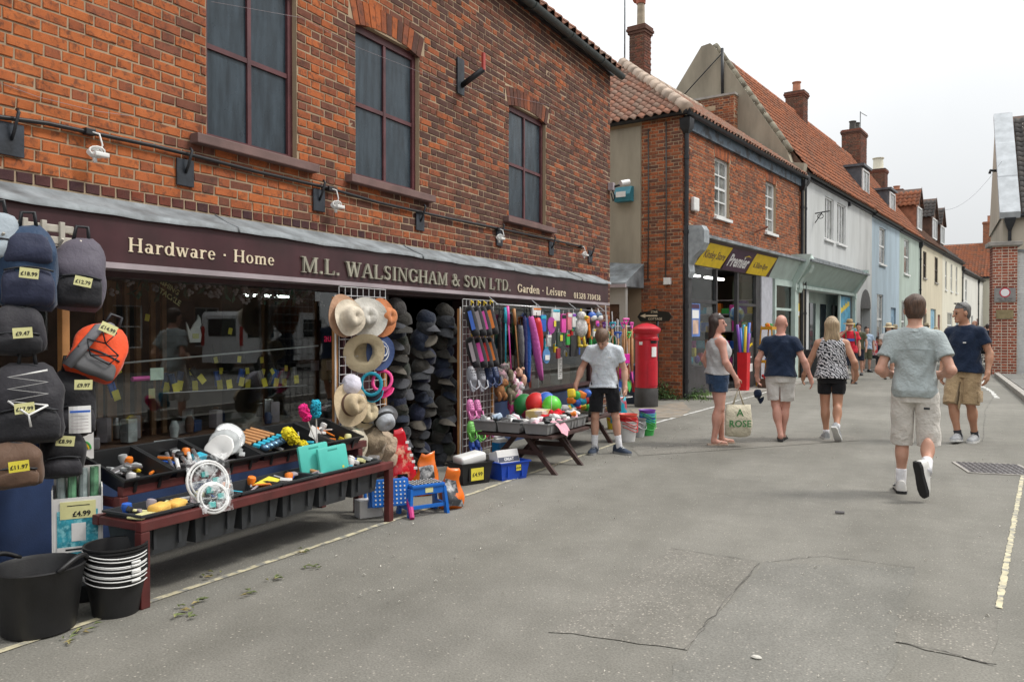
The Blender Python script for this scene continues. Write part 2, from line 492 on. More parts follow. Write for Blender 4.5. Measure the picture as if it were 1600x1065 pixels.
# walls of real bricks
def brick_cells(u0, u1, z0, z1, holes=(), course=.075, st=.235, hd=.1175, joint=.0125, jit=.25):
 out = []
 nz = int(round((z1 - z0) / course))
 for k in range(nz):
  za, zb = z0 + k * course, z0 + (k + 1) * course
  zc = (za + zb) / 2
  cuts = sorted((a, b) for a, b, c, d in holes if c < zc < d)
  spans = []; p = u0
  for a, b in cuts:
   if a > p: spans.append((p, min(a, u1)))
   p = max(p, b)
  if p < u1: spans.append((p, u1))
  u = u0 - (0 if k % 2 == 0 else (st + hd) / 2) - random.random() * jit * hd
  i = 0
  while u < u1:
   ww = st if i % 2 == 0 else hd
   for a, b in spans:
    x0, x1 = max(u, a), min(u + ww, b)
    if x1 - x0 > .035: out.append((x0 + joint / 2, x1 - joint / 2, za + joint / 2, zb - joint / 2))
   u += ww; i += 1
 return out
def add_brick(mb, fr, c, d0=-.02, proud=.004, j=.003):
 u0, u1, z0, z1 = c
 r = lambda: random.uniform(-j, j)
 d = random.uniform(0, proud) if random.random() > .08 else -random.uniform(.0, .003)
 b = .0035
 v = [fr(u0, z0, d0), fr(u1, z0, d0), fr(u1, z1, d0), fr(u0, z1, d0)]
 q = [(u0 + r(), z0 + r()), (u1 + r(), z0 + r()), (u1 + r(), z1 + r()), (u0 + r(), z1 + r())]
 v += [fr(a, z, d - b) for a, z in q]
 cx, cz = (u0 + u1) / 2, (z0 + z1) / 2
 v += [fr(a + (b if a < cx else -b), z + (b if z < cz else -b), d + r() * .8) for a, z in q]
 f = []
 for k in (0, 4):
  f += [(k + i, k + (i + 1) % 4, k + 4 + (i + 1) % 4, k + 4 + i) for i in range(4)]
 f.append((8, 9, 10, 11))
 mb.add(v, f)
def face_bricks(cells, fr, parent, mat_obj, mat_isl, limit=0, key=None):
 """nearest `limit` bricks are objects that share a few meshes, the rest one mesh"""
 cells = sorted(cells, key=key) if key else cells
 solo, rest = cells[:limit], cells[limit:]
 pool = {}
 for c in solo:
  wd = round((c[1] - c[0]) / .012) * .012
  k = (wd, random.randrange(3))
  if k not in pool:
   mb = MB()
   hw, hz = (c[1] - c[0]) / 2, (c[3] - c[2]) / 2
   add_brick(mb, fr_zero(fr), (-hw, hw, -hz, hz))
   pool[k] = mb.mesh('brick', mat_obj)
  o = bpy.data.objects.new('brick', pool[k])
  put(o, parent, fr((c[0] + c[1]) / 2, (c[2] + c[3]) / 2, random.uniform(-.002, .003)))
 if rest:
  mb = MB()
  for c in rest: add_brick(mb, fr, c)
  o = mb.build('brickwork', mat_isl, parent)
  o['kind'] = 'stuff'
def fr_zero(fr):
 o = Vector(fr(0, 0, 0))
 return lambda u, z, d: tuple(Vector(fr(u, z, d)) - o)
def FX(x=0.0): return lambda u, z, d: (x + d, u, z)           # wall facing +x
def FMY(y=0.0): return lambda u, z, d: (u, y - d, z)          # wall facing -y
def wall_mesh(mb, u0, u1, z0, z1, holes, fr, th=.3, front=-.0045):
 us = sorted({u0, u1, *[max(u0, min(u1, h[i])) for h in holes for i in (0, 1)]})
 zs = sorted({z0, z1, *[max(z0, min(z1, h[i])) for h in holes for i in (2, 3)]})
 def solid(i, j):
  if i < 0 or j < 0 or i >= len(us) - 1 or j >= len(zs) - 1: return False
  a, b = (us[i] + us[i + 1]) / 2, (zs[j] + zs[j + 1]) / 2
  return not any(h[0] < a < h[1] and h[2] < b < h[3] for h in holes)
 for i in range(len(us) - 1):
  for j in range(len(zs) - 1):
   if not solid(i, j): continue
   a, b, c, d = us[i], us[i + 1], zs[j], zs[j + 1]
   v = [fr(a, c, front), fr(b, c, front), fr(b, d, front), fr(a, d, front), fr(a, c, -th), fr(b, c, -th), fr(b, d, -th), fr(a, d, -th)]
   f = [(0, 1, 2, 3), (7, 6, 5, 4)]
   if not solid(i - 1, j): f.append((0, 3, 7, 4))
   if not solid(i + 1, j): f.append((1, 5, 6, 2))
   if not solid(i, j - 1): f.append((0, 4, 5, 1))
   if not solid(i, j + 1): f.append((3, 2, 6, 7))
   mb.add(v, f)
 return mb
# ================================================================ ground
def asphalt(name, base, chips, seam=0.0):
 m, n, l, p = _nodes(name)
 pos = n.new('ShaderNodeNewGeometry').outputs['Position']
 a = _noise(n, l, pos, .45, 6, .6)
 mp = n.new('ShaderNodeMapping'); mp.inputs['Scale'].default_value = (1.1, .12, 1); l.new(pos, mp.inputs[0])
 tr = _noise(n, l, mp.outputs[0], 1.0, 4, .6)
 b = _noise(n, l, pos, 3.5, 6, .65)
 c = _noise(n, l, pos, 90, 3, .6)
 v = n.new('ShaderNodeTexVoronoi'); v.inputs['Scale'].default_value = 75; l.new(pos, v.inputs['Vector'])
 col = _ramp(n, l, a.outputs['Fac'], [(.3, tuple(x * .78 for x in base)), (.7, tuple(x * 1.18 for x in base))]).outputs['Color']
 col = _mix(n, l, .55, col, _ramp(n, l, b.outputs['Fac'], [(.3, (.68, .68, .67)), (.7, (1, 1, 1))]).outputs['Color'], 'MULTIPLY')
 col = _mix(n, l, .6, col, _ramp(n, l, c.outputs['Fac'], [(.35, (.5, .5, .5)), (.62, (1.0, 1.0, 1.0))]).outputs['Color'], 'MULTIPLY')
 col = _mix(n, l, .8, col, _ramp(n, l, tr.outputs['Fac'], [(.32, (.72, .72, .7)), (.68, (1, 1, 1))]).outputs['Color'], 'MULTIPLY')
 sp = n.new('ShaderNodeSeparateColor'); l.new(v.outputs['Color'], sp.inputs[0])
 k = _ramp(n, l, sp.outputs['Red'], [(1 - chips, (0, 0, 0)), (1 - chips + .04, (.8, .8, .8))]).outputs['Color']
 d = _ramp(n, l, v.outputs['Distance'], [(.25, (1, 1, 1)), (.5, (0, 0, 0))]).outputs['Color']
 k = _mix(n, l, 1.0, k, d, 'MULTIPLY')
 col = _mix(n, l, k, col, (.4, .37, .32))
 l.new(col, p.inputs['Base Color'])
 p.inputs['Roughness'].default_value = .88
 p.inputs['Specular IOR Level'].default_value = .3
 _bump(n, l, p, c.outputs['Fac'], .55, .006)
 return m
M_ROAD = asphalt('worn_asphalt', (.262, .252, .222), .06)
M_PATCH = asphalt('chipped_patch', (.262, .25, .22), .2)
M_DARKP = asphalt('older_patch', (.255, .248, .222), .09)
mb = MB(); mb.sheet(lambda u, v: (-300 + 600 * u, -200 + 800 * v, 0), 12, 16)
road = struct(mb.build('road', M_ROAD))
def ground_poly(name, pts, m, z=.004, par=None):
 mb = MB(); k = len(pts)
 mb.add([(p[0], p[1], z) for p in pts], [tuple(range(k))])
 o = mb.build(name, m, par)
 if par is None: struct(o)
 return o
def wob(pts, n=6, a=.02):
 out = []
 for i, p in enumerate(pts):
  q = pts[(i + 1) % len(pts)]
  for k in range(n):
   t = k / n
   out.append((p[0] + (q[0] - p[0]) * t + random.uniform(-a, a), p[1] + (q[1] - p[1]) * t + random.uniform(-a, a)))
 return out
def ccw(p):
 s = sum(p[i][0] * p[(i + 1) % len(p)][1] - p[(i + 1) % len(p)][0] * p[i][1] for i in range(len(p)))
 return p if s > 0 else p[::-1]
P = lambda *pp: ccw(wob([tuple(G(a, b))[:2] for a, b in pp]))
ground_poly('road_patch', P((860, 987), (1050, 857), (1187, 880), (1072, 1015)), M_PATCH, par=road)
ground_poly('road_patch', P((1405, 955), (1555, 962), (1556, 1040), (1402, 1003)), M_PATCH, par=road)
ground_poly('road_patch', P((985, 697), (1330, 679), (1345, 688), (1000, 712)), M_PATCH, par=road)
ground_poly('road_patch', P((1195, 878), (1430, 887), (1402, 1003), (1380, 1090), (1020, 1100), (1072, 1015)), M_DARKP, z=.0025, par=road)
def strip(name, pts, wd, m, z=.005, par=road, a=.004, seg=.12):
 """thin painted or cracked line along pts"""
 pp = [Vector((p[0], p[1], 0)) for p in pts]
 L = []
 for i in range(len(pp) - 1):
  k = max(1, int((pp[i + 1] - pp[i]).length / seg))
  L += [pp[i].lerp(pp[i + 1], t / k) for t in range(k)]
 L.append(pp[-1])
 mb = MB(); vv = []
 for i, p in enumerate(L):
  t = (L[min(i + 1, len(L) - 1)] - L[max(i - 1, 0)]).normalized()
  nn = Vector((-t.y, t.x, 0))
  h = wd / 2
  vv += [tuple(p + nn * (h + random.uniform(-a, a)) + Vector((0, 0, z))), tuple(p - nn * (h + random.uniform(-a, a)) + Vector((0, 0, z)))]
 mb.add(vv, [(2 * i, 2 * i + 1, 2 * i + 3, 2 * i + 2) for i in range(len(L) - 1)])
 return mb.build(name, m, par)
M_LINE = mat('worn_cream_road_paint', (.55, .5, .34), .8, var=.2, vs=9, c2=(.24, .235, .21), c2s=14)
M_LINEW = mat('worn_white_road_paint', (.6, .6, .57), .8, var=.15, vs=9, c2=(.24, .235, .21), c2s=10)
M_CRACK = mat('crack_tar', (.1, .095, .085), .95, var=.4, c2=(.2, .19, .17), c2s=3)
strip('painted_line', [(-3.9, -.5), (-3.841, 2.16), (-3.77, 4.55), (-3.736, 6.32), (-3.706, 9.12), (-3.74, 11.8)], .045, M_LINE)
strip('painted_line', [G(1560, 950), G(1575, 868), G(1598, 742)], .034, M_LINE, a=.005, seg=.03)
strip('painted_line', [G(1012, 664), G(1100, 640), G(1180, 618), G(1262, 592)], .06, M_LINEW, a=.01)
strip('painted_line', [G(1543, 590), G(1532, 602), G(1550, 612), G(1558, 622)], .09, M_LINEW, a=.02)
for pts in [[(1050, 857), (1120, 868), (1195, 878), (1240, 873), (1290, 869)], [(1290, 869), (1430, 887)],
   [(1072, 1015), (1120, 955), (1187, 880)], [(1402, 1003), (1480, 1020), (1556, 1040)], [(985, 703), (1100, 693), (1340, 684)], [(1535, 690), (1540, 640), (1553, 618)]]:
 q = wob([tuple(G(a, b))[:2] for a, b in pts], 8, .012)[:-8] + [tuple(G(*pts[-1]))[:2]]
 strip('road_crack', q, .005, M_CRACK, z=.0065, a=.0025, seg=.05)
# kerb and footway on the right, low footway at the shop on the left
M_KERB = mat('kerb_stone', (.33, .31, .28), .85, var=.2, vs=3, bump=.4, bs=60)
M_PAVE = asphalt('footway_asphalt', (.25, .245, .23), .12)
k0, k1, k2 = G(1563, 588), G(1600, 622), Vector((1.6, 8, 0))
footway = None
mb = MB()
fw_pts = ccw([(k0.x + .02, k0.y), (k1.x + .12, k1.y), (1.75, 8.0), (1.8, -12), (13, -12), (13, k0.y)])
mb.prism(fw_pts, .0, .1)
footway = struct(mb.build('footway', M_PAVE))
kp = [Vector((1.68, -2, 0)), Vector((1.62, 8, 0)), Vector((k1.x, k1.y, 0)), Vector((k0.x - .1, k0.y, 0))]
for i in range(3):
 a, b = kp[i], kp[i + 1]
 nk = max(1, int((b - a).length / .9))
 for j in range(nk):
  p, q = a.lerp(b, j / nk), a.lerp(b, (j + 1) / nk)
  dd = q - p
  mb = MB(); mb.bbox((0, 0, .06), (.14, dd.length - .012, .125), .012)
  mb.build('kerb_stone', M_KERB, footway, loc=(p + q) / 2, rot=(0, 0, math.atan2(-dd.x, dd.y)))
mb = MB()
lf = [row_pt(-.1, .35), row_pt(.62, .35), row_pt(.72, 3), row_pt(.75, 9), row_pt(.8, 24), row_pt(.8, 60), row_pt(-.1, 60)]
mb.prism(ccw([(p.x, p.y) for p in lf]), 0, .05)
struct(mb.build('shop_footway', mat('grey_paving', (.3, .28, .25), .85, var=.2, vs=2, bump=.4)))
M_EARTH = mat('bare_earth', (.25, .21, .16), .95, var=.25, vs=5, bump=.6, bs=40, c2=(.2, .19, .17), c2s=4)
ground_poly('earth_strip', P((985, 640), (1068, 628), (1080, 640), (1062, 652), (1000, 655)), M_EARTH, z=.0075, par=road)
# manhole cover
mh = [G(1497, 738), G(1606, 743), G(1606, 727.5), G(1507, 722.5)]
ctr = sum((v for v in mh), Vector()) / 4
ux = (mh[1] - mh[0]); Lx = ux.length; ux.normalize(); uy = Vector((-ux.y, ux.x, 0)); Ly = (mh[3] - mh[0]).dot(uy)
M_IRON = mat('cast_iron', (.16, .15, .15), .55, .3, var=.25, vs=12, bump=.3)
cov = thing('manhole_cover', 'rectangular iron service cover with raised chequer pattern in the road', 'manhole cover', (ctr.x, ctr.y, .004), math.atan2(ux.y, ux.x))
mb = MB(); mb.box((-Lx / 2, -Ly / 2, -.02), (Lx / 2, Ly / 2, .004)); mb.build('plate', M_IRON, cov)
mb = MB()
for sx_, sy_, a, b in ((0, 1, Lx, .03), (0, -1, Lx, .03), (1, 0, .03, Ly), (-1, 0, .03, Ly)):
 mb.box((sx_ * Lx / 2 - a / 2, sy_ * Ly / 2 - b / 2, -.01), (sx_ * Lx / 2 + a / 2, sy_ * Ly / 2 + b / 2, .007))
mb.build('rim', M_KERB, cov)
mb = MB()
for i in range(int(Lx / .055)):
 for j in range(int(Ly / .055)):
  mb.box((-.02, -.006, .004), (.02, .006, .009), TR(-Lx / 2 + .05 + i * .055, -Ly / 2 + .05 + j * .055, 0, 0, 0, R(45) if (i + j) % 2 else R(-45)))
o = mb.build('chequer_lug', M_IRON, cov); o['kind'] = 'stuff'
# litter: fallen leaves, chips
M_LEAF = mat('fallen_leaf', (.16, .2, .07), .8, var=.4, vs=3, c2=(.3, .24, .1), c2s=8)
M_CHIP = mat('pale_speck', (.6, .58, .52), .8, var=.2)
def leaf_mb(s):
 mb = MB()
 mb.add([(-s, 0, .002), (-.3 * s, .35 * s, .012), (s, 0, .004), (-.3 * s, -.35 * s, .01), (0, 0, .003)], [(0, 4, 1), (1, 4, 2), (2, 4, 3), (3, 4, 0)])
 return mb
mb = MB()
for i in range(240):
 x, y = random.uniform(-3.7, 1), random.uniform(3.2, 14)
 if random.random() < .6: x = random.uniform(-3.75, -2.6)
 s = random.uniform(.006, .016)
 mb.add(leaf_mb(s).v, leaf_mb(s).f, TR(x, y, .006, 0, 0, random.random() * 6))
o = mb.build('speck_litter', M_CHIP); tag(o, 'pale petals and specks scattered over the road', 'litter', kind='stuff')
for i, (px, py) in enumerate([(295, 950), (290, 965), (380, 927), (490, 889), (140, 985), (108, 1000), (470, 862), (430, 905), (305, 940), (330, 900)]):
 g = G(px, py)
 mb = MB()
 for _ in range(5):
  lm = leaf_mb(random.uniform(.018, .036))
  mb.add(lm.v, lm.f, TR(random.uniform(-.06, .06), random.uniform(-.06, .06), random.uniform(0, .01), 0, 0, random.random() * 6))
 tag(mb.build('leaf_cluster', M_LEAF, loc=(g.x, g.y, .006)), 'small cluster of fallen green leaves on the road, %s of those before the bench' % ORD(i), 'leaves', 'fallen leaves on the road')
mb = MB(); mb.ball((0, 0, .006), (.026, .016, .008), 8)
g = G(1182, 1029); tag(mb.build('litter_scrap', M_CHIP, loc=(g.x, g.y, .004)), 'small white scrap lying alone on the near road', 'litter')
mb = MB(); mb.tube([(-.035, 0, .012), (.035, 0.01, .012)], .012, 6)
g = G(1312, 803); tag(mb.build('litter_stub', M_IRON, loc=(g.x, g.y, .004)), 'dark stub lying on the mid road left of the walking man', 'litter')
# ================================================================ hardware shop
SHOP_STOPS = [(0, (.54, .165, .055)), (.4, (.47, .138, .05)), (.6, (.33, .108, .055)), (.75, (.22, .085, .055)), (.97, (.12, .062, .05))]
MBO = brick_mat('old_red_brick', SHOP_STOPS, 'object', .26, .8, .58)
MBI = brick_mat('old_red_brick_mass', SHOP_STOPS, 'island', .26, .8, .58)
M_MORT = mat('lime_mortar', (.41, .31, .205), .95, var=.2, vs=3, bump=.5, bs=90, dirt=.5, coord='Generated')
M_MAR = mat('maroon_paint', (.052, .018, .022), .42, var=.25, vs=3, bump=.05, dirt=.3)
M_MAR2 = mat('window_maroon_paint', (.1, .032, .036), .5, var=.25, vs=5, bump=.1)
M_LEAD = mat('lead_flashing', (.24, .265, .28), .65, .1, var=.3, vs=4, bump=.4, bs=18, dirt=.8)
M_TRIM = mat('grey_trim', (.36, .31, .33), .6, var=.15, vs=3)
M_BLK = mat('black_iron', (.02, .022, .026), .45, .2, var=.3, vs=9, bump=.2)
M_PLATE = mat('tie_plate_iron', (.03, .038, .05), .55, .1, var=.45, vs=6, bump=.4, bs=40)
M_CABLE = mat('black_cable', (.012, .012, .014), .5)
M_WPL = mat('white_plastic', (.72, .72, .7), .4, var=.06)
M_SILL = mat('brown_sill_paint', (.17, .1, .09), .7, var=.2, vs=4, bump=.3, dirt=.4)
M_BLUEW = mat('blue_wall_paint', (.022, .045, .12), .6, var=.25, vs=3, bump=.3)
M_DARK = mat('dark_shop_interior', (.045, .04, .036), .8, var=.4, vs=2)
M_WOOD = mat('varnished_pine', (.42, .2, .07), .5, var=.25, vs=5, bump=.2)
M_WOODD = mat('dark_stained_wood', (.1, .05, .03), .55, var=.3, vs=5)
M_GUT = mat('green_grey_gutter', (.05, .06, .058), .5, var=.2)
M_LET = mat('weathered_grey_letter', (.33, .315, .25), .5, var=.15)
M_CREAM = mat('cream_sign_paint', (.72, .62, .45), .55, var=.08)
def blind_glass(name, c):
 m, n, l, p = _nodes(name)
 t = n.new('ShaderNodeTexCoord').outputs['Object']
 mp = n.new('ShaderNodeMapping'); mp.inputs['Scale'].default_value = (5, 5, .8); l.new(t, mp.inputs[0])
 a = _noise(n, l, mp.outputs[0], 3, 5, .6)
 b = _noise(n, l, t, 3, 4)
 col = _ramp(n, l, a.outputs['Fac'], [(.3, tuple(x * .6 for x in c)), (.7, tuple(x * 1.5 for x in c))]).outputs['Color']
 l.new(col, p.inputs['Base Color'])
 l.new(_ramp(n, l, b.outputs['Fac'], [(.35, (.14,) * 3), (.65, (.4,) * 3)]).outputs['Color'], p.inputs['Roughness'])
 p.inputs['Specular IOR Level'].default_value = .3
 return m
M_BLIND = blind_glass('dusty_blinded_glass', (.034, .048, .06))
M_GLASS = glass('shop_glass')
shop = thing('hardware_shop', 'long old red brick hardware shop with maroon fascia and dark upstairs windows', 'shop', (XF, 0, 0))
WINS = [(.9, 1.95), (4.385, 5.375), (6.185, 7.27), (9.345, 10.485)]
WZ0, WZ1 = 2.985, 4.5
Y0, Y1 = -4.0, 13.07
holes = [(a, b, WZ0, WZ1) for a, b in WINS]
arch = [(a - .1, b + .1, WZ1, WZ1 + .245) for a, b in WINS]
ZB, ZT = 2.4, 5.925
mb = wall_mesh(MB(), Y0, Y1, 2.2, 6.05, holes, FX(), .35)
wall_mesh(mb, 12.4, Y1, 0, 2.2, [], FX(), .35)
mb.box((-8, Y1 - .3, 0), (-.36, Y1, 6.05))          # gable return
mb.box((-8, Y0, 0), (-7.7, Y1 - .31, 6.05))
mb.box((-7.7, Y0, 0), (-.36, Y0 + .3, 6.05))
wall = mb.build('wall', M_MORT, shop)
cells = brick_cells(Y0, Y1, ZB, ZT, holes + arch)
# a course of dark headers just above the lead
cells = [c for c in cells if c[2] > ZB + .08]
u = Y0
hd = []
while u < Y1 - .05:
 hd.append((u + .006, u + .107, ZB + .006, ZB + .071)); u += .1135
cells += brick_cells(12.4, Y1, .02, 2.4, jit=.1)
vis = [c for c in cells if c[1] > 2.72]
hid = [c for c in cells if c[1] <= 2.72]
face_bricks(vis, FX(), wall, MBO, MBI, 260, key=lambda c: c[0] + max(0, c[2] - 4.2) * 6 + (20 if c[2] < 2.3 else 0))
mb = MB()
for c in hid: add_brick(mb, FX(), c)
mb.build('brickwork', MBI, wall)['kind'] = 'stuff'
HD_STOPS = [(0, (.3, .08, .04)), (.35, (.17, .055, .04)), (.6, (.1, .045, .045)), (1, (.055, .035, .045))]
MHO = brick_mat('dark_header_brick', HD_STOPS, 'object', .2)
mb = MB(); add_brick(mb, fr_zero(FX()), (-.0505, .0505, -.0325, .0325)); hm = mb.mesh('header_brick', MHO)
mb = MB()
for i, c in enumerate(hd):
 if c[1] < 2.6 : continue
 o = bpy.data.objects.new('header_brick', hm); put(o, wall, (0, (c[0] + c[1]) / 2, (c[2] + c[3]) / 2))
for a, b in WINS:
 n_ = 13; cxx = (a + b) / 2
 for i in range(n_):
  t0, t1 = (i + .06) / n_, (i + .94) / n_
  lo = lambda t: (a - .02 + (b - a + .04) * t, WZ1 - .045 + .07 * (1 - (2 * t - 1) ** 2))
  hi = lambda t: (a - .1 + (b - a + .2) * t, WZ1 + .19 + .05 * (1 - (2 * t - 1) ** 2))
  q = [lo(t0), lo(t1), hi(t1), hi(t0)]
  d = random.uniform(.001, .007)
  mb = MB()
  mb.add([(-.04, *p) for p in q] + [(d, *p) for p in q], [(0, 1, 5, 4), (1, 2, 6, 5), (2, 3, 7, 6), (3, 0, 4, 7), (4, 5, 6, 7)])
  mb.build('arch_brick', MBO, wall)
# corner quoins seen on the gable edge are the wall's own ends
for wi, (a, b) in enumerate(WINS):
 mb = MB(); x0, x1 = -.1, -.055; t = .055
 mb.box((x0, a, WZ0), (x1, a + t, WZ1)); mb.box((x0, b - t, WZ0), (x1, b, WZ1))
 mb.box((x0, a + t, WZ1 - .075), (x1 - .002, b - t, WZ1)); mb.box((x0, a + t, WZ0), (x1 - .002, b - t, WZ0 + .05))
 c = (a + b) / 2; zc = (WZ0 + WZ1) / 2 - .02
 mb.box((x0, c - .02, WZ0 + .05), (x1 - .006, c + .02, WZ1 - .075))
 mb.box((x0, a + t, zc - .02), (x1 - .009, c - .02, zc + .02)); mb.box((x0, c + .02, zc - .02), (x1 - .009, b - t, zc + .02))
 win = mb.build('window', M_MAR2, shop)
 for (p0, p1) in ((a + t, c - .02), (c + .02, b - t)):
  for (q0, q1) in ((WZ0 + .05, zc - .02), (zc + .02, WZ1 - .075)):
   mb = MB(); mb.box((x0 + .012, p0, q0), (x0 + .018, p1, q1)); mb.build('pane', M_BLIND, win)
 mb = MB(); mb.bbox((.0, (a + b) / 2 + .02, WZ0 - .04), (.17, b - a + .36, .075), .008); mb.build('sill', M_SILL, win)
# gutter, roof
mb = MB()
rings = []
for y in (Y0, 13.22):
 rings.append([(.16 + .065 * math.cos(R(180 + 180 * i / 8)), y, 5.9 + .07 * math.sin(R(180 + 180 * i / 8))) for i in range(9)] + [(.225 - .13 * i, y, 5.9) for i in (0, 1)])
mb.loft(rings);
y = Y0
while y < 13.1:
 mb.tube([(.16, y, 5.835), (.02, y, 5.86)], .012, 6)
 mb.loft([[(.16 + .075 * math.cos(R(180 + 180 * i / 8)), yy, 5.9 + .08 * math.sin(R(180 + 180 * i / 8))) for i in range(9)] for yy in (y - .03, y + .03)])
 y += 1.25
mb.build('gutter', M_GUT, shop, smooth=40)
mb = MB(); mb.box((.008, Y0, 5.88), (.06, Y1 + .02, 6.06)); mb.build('eaves_board', M_BLK, shop)
TILE_STOPS = [(0, (.46, .22, .14)), (.4, (.4, .21, .15)), (.7, (.38, .26, .2)), (1, (.24, .17, .13))]
MTO = brick_mat('pale_pantile', TILE_STOPS, 'object', .2, .9, 0, .35)
MTI = brick_mat('pale_pantile_mass', TILE_STOPS, 'island', .2, .9, 0, .35)
OR_STOPS = [(0, (.52, .2, .1)), (.4, (.44, .165, .09)), (.7, (.36, .17, .11)), (1, (.2, .12, .085))]
MRI = brick_mat('orange_pantile_mass', OR_STOPS, 'island', .3, .5, 0, .55)
GR_STOPS = [(0, (.17, .15, .13)), (.5, (.13, .125, .12)), (1, (.07, .07, .07))]
MGI = brick_mat('grey_pantile_mass', GR_STOPS, 'island', .2, .6, 0, .3)
BR_STOPS = [(0, (.2, .11, .07)), (.5, (.15, .085, .06)), (1, (.08, .055, .045))]
MBRI = brick_mat('brown_tile_mass', BR_STOPS, 'island', .2, .6, 0, .3)
def tile_at(mb, o, u, v, nrm, wd, ln, seg=6, th=.018):
 """one pantile: S profile across u, lower end lifted over the tile below"""
 vv = []
 for k, (vv0, lift) in enumerate(((-.04, .03), (ln, .0))):
  for i in range(seg + 1):
   t = i / seg
   s = .034 * math.sin(2 * PI * t * .98 + .3)
   vv.append(o + u * (t * wd * 1.03) + v * vv0 + nrm * (s + lift))
 n1 = seg + 1
 f = [(i, i + 1, n1 + i + 1, n1 + i) for i in range(seg)]
 for i in range(n1): vv.append(vv[i] - nrm * th)
 f += [(2 * n1 + i, 2 * n1 + i + 1, i + 1, i) for i in range(seg)]
 mb.add(vv, f)
def tile_roof(origin, u, v, W, L, parent, m_isl, m_obj=None, limit=0, inside=None, wd=.245, ln=.29, key=None, name='roof_tiles'):
 u, v = Vector(u).normalized(), Vector(v).normalized()
 nrm = u.cross(v).normalized()
 if nrm.z < 0: nrm = -nrm
 cells = []
 for j in range(int(L / ln)):
  for i in range(int(W / wd)):
   a, b = (i + .5) * wd, (j + .5) * ln
   if inside and not inside(a, b): continue
   cells.append((i * wd, j * ln))
 if key: cells.sort(key=key)
 if limit:
  mb = MB(); tile_at(mb, Vector((0, 0, 0)), u, v, nrm, wd, ln); me = mb.mesh('roof_tile', m_obj, True)
  for a, b in cells[:limit]:
   o = bpy.data.objects.new('roof_tile', me)
   put(o, parent, Vector(origin) + u * (a + random.uniform(-.006, .006)) + v * (b + random.uniform(-.008, .008)) + nrm * random.uniform(-.002, .006))
 mb = MB()
 for a, b in cells[limit:]:
  tile_at(mb, Vector(origin) + u * (a + random.uniform(-.006, .006)) + v * (b + random.uniform(-.008, .008)) + nrm * random.uniform(-.002, .006), u, v, nrm, wd, ln)
 if mb.f: mb.build(name, m_isl, parent, True)['kind'] = 'stuff'
mb = MB()
mb.add([(.1, Y0, 6.0), (.1, Y1 + .1, 6.0), (-4.0, Y1 + .1, 9.6), (-4.0, Y0, 9.6), (-8, Y0, 6.0), (-8, Y1 + .1, 6.0)], [(0, 1, 2, 3), (3, 2, 5, 4), (1, 5, 2), (0, 3, 4)])
roof = mb.build('roof', M_WOODD, shop)
tile_roof((.17, Y0, 5.97), (0, 1, 0), (-4.1, 0, 3.6), Y1 - Y0 + .12, 5.3, roof, MTI, MTO, 40, inside=lambda a, b: a > 9, key=lambda c: -c[0] + c[1] * 3)
# fascia board
FXo = .24
mb = MB(); mb.box((.0, Y0, 1.94), (FXo, 12.36, 2.25)); fas = mb.build('fascia', M_MAR, shop)
mb = MB(); mb.box((.04, Y0, 1.9), (FXo + .02, 12.38, 1.938)); mb.build('fascia_trim', M_TRIM, fas)
mb = MB(); mb.box((-.3, Y0, 1.86), (.04, 12.39, 1.93)); mb.build('soffit', M_MAR, fas)
mb = MB()
nseg = 60
def leadp(u, v):
 y = Y0 + (12.42 - Y0) * u
 wv = .007 * math.sin(y * 3.1) + .005 * math.sin(y * 7.7 + 1) + .003 * math.sin(y * 17)
 prof = [(.012, 2.392), (.05, 2.368), (.15, 2.318), (.262, 2.276), (.266, 2.243)]
 k = min(int(v * 4), 3); t = v * 4 - k
 x, z = prof[k][0] * (1 - t) + prof[k + 1][0] * t, prof[k][1] * (1 - t) + prof[k + 1][1] * t
 return (x + (wv * .4 if v > .2 else 0), y, z + wv * (.6 if v > .1 else 0))
mb.sheet(leadp, 200, 4)
lead = mb.build('lead_flashing', M_LEAD, fas, True)
for y in (4.45, 6.95, 9.0, 11.2):
 mb = MB(); mb.tube([(.012, y, 2.39), (.15, y + .01, 2.318), (.264, y, 2.276), (.267, y, 2.245)], .011, 6); mb.build('lead_roll', M_LEAD, lead, True)
def _pr(poly, d):
 k = len(poly)
 return ([(x, y, 0) for x, y in poly] + [(x, y, d) for x, y in poly], [tuple(range(k))[::-1], tuple(range(k, 2 * k))] + [(i, (i + 1) % k, k + (i + 1) % k, k + i) for i in range(k)])
def sign_text(txt, pxa, pxb, base_a, cap, m, width_fit=True, depth=.006, name='lettering'):
 xa = XF + FXo
 A_, B_ = WX(pxa, base_a[0], xa), WX(pxb, base_a[1], xa)
 mb, wd = serif_mesh(txt, cap, depth)
 s = (B_.y - A_.y) / wd
 zb = (A_.z + B_.z) / 2; x = 0.0
 for ch in txt:
  adv, polys = _GL[ch]
  mb2 = MB()
  for i, p in enumerate(polys): mb2.add(*_pr([((x + a) * cap * s, b * cap) for a, b in p], depth + i * .00007), M=face_x(FXo + .001, A_.y, zb))
  if polys: mb2.build('letter', m, fas)
  x += adv + .06
sign_text('Hardware · Home', 199, 429, (393, 415), .094, M_CREAM)
sign_text('M.L. WALSINGHAM & SON LTD.', 469, 797, (425, 455), .135, M_LET, depth=.02)
sign_text('Garden · Leisure', 808, 884, (456, 463), .105, M_CREAM)
sign_text('01328 710438', 896, 938, (466, 469), .085, M_CREAM)
sign_text('7', 106, 120, (389, 389), .1, M_CREAM)
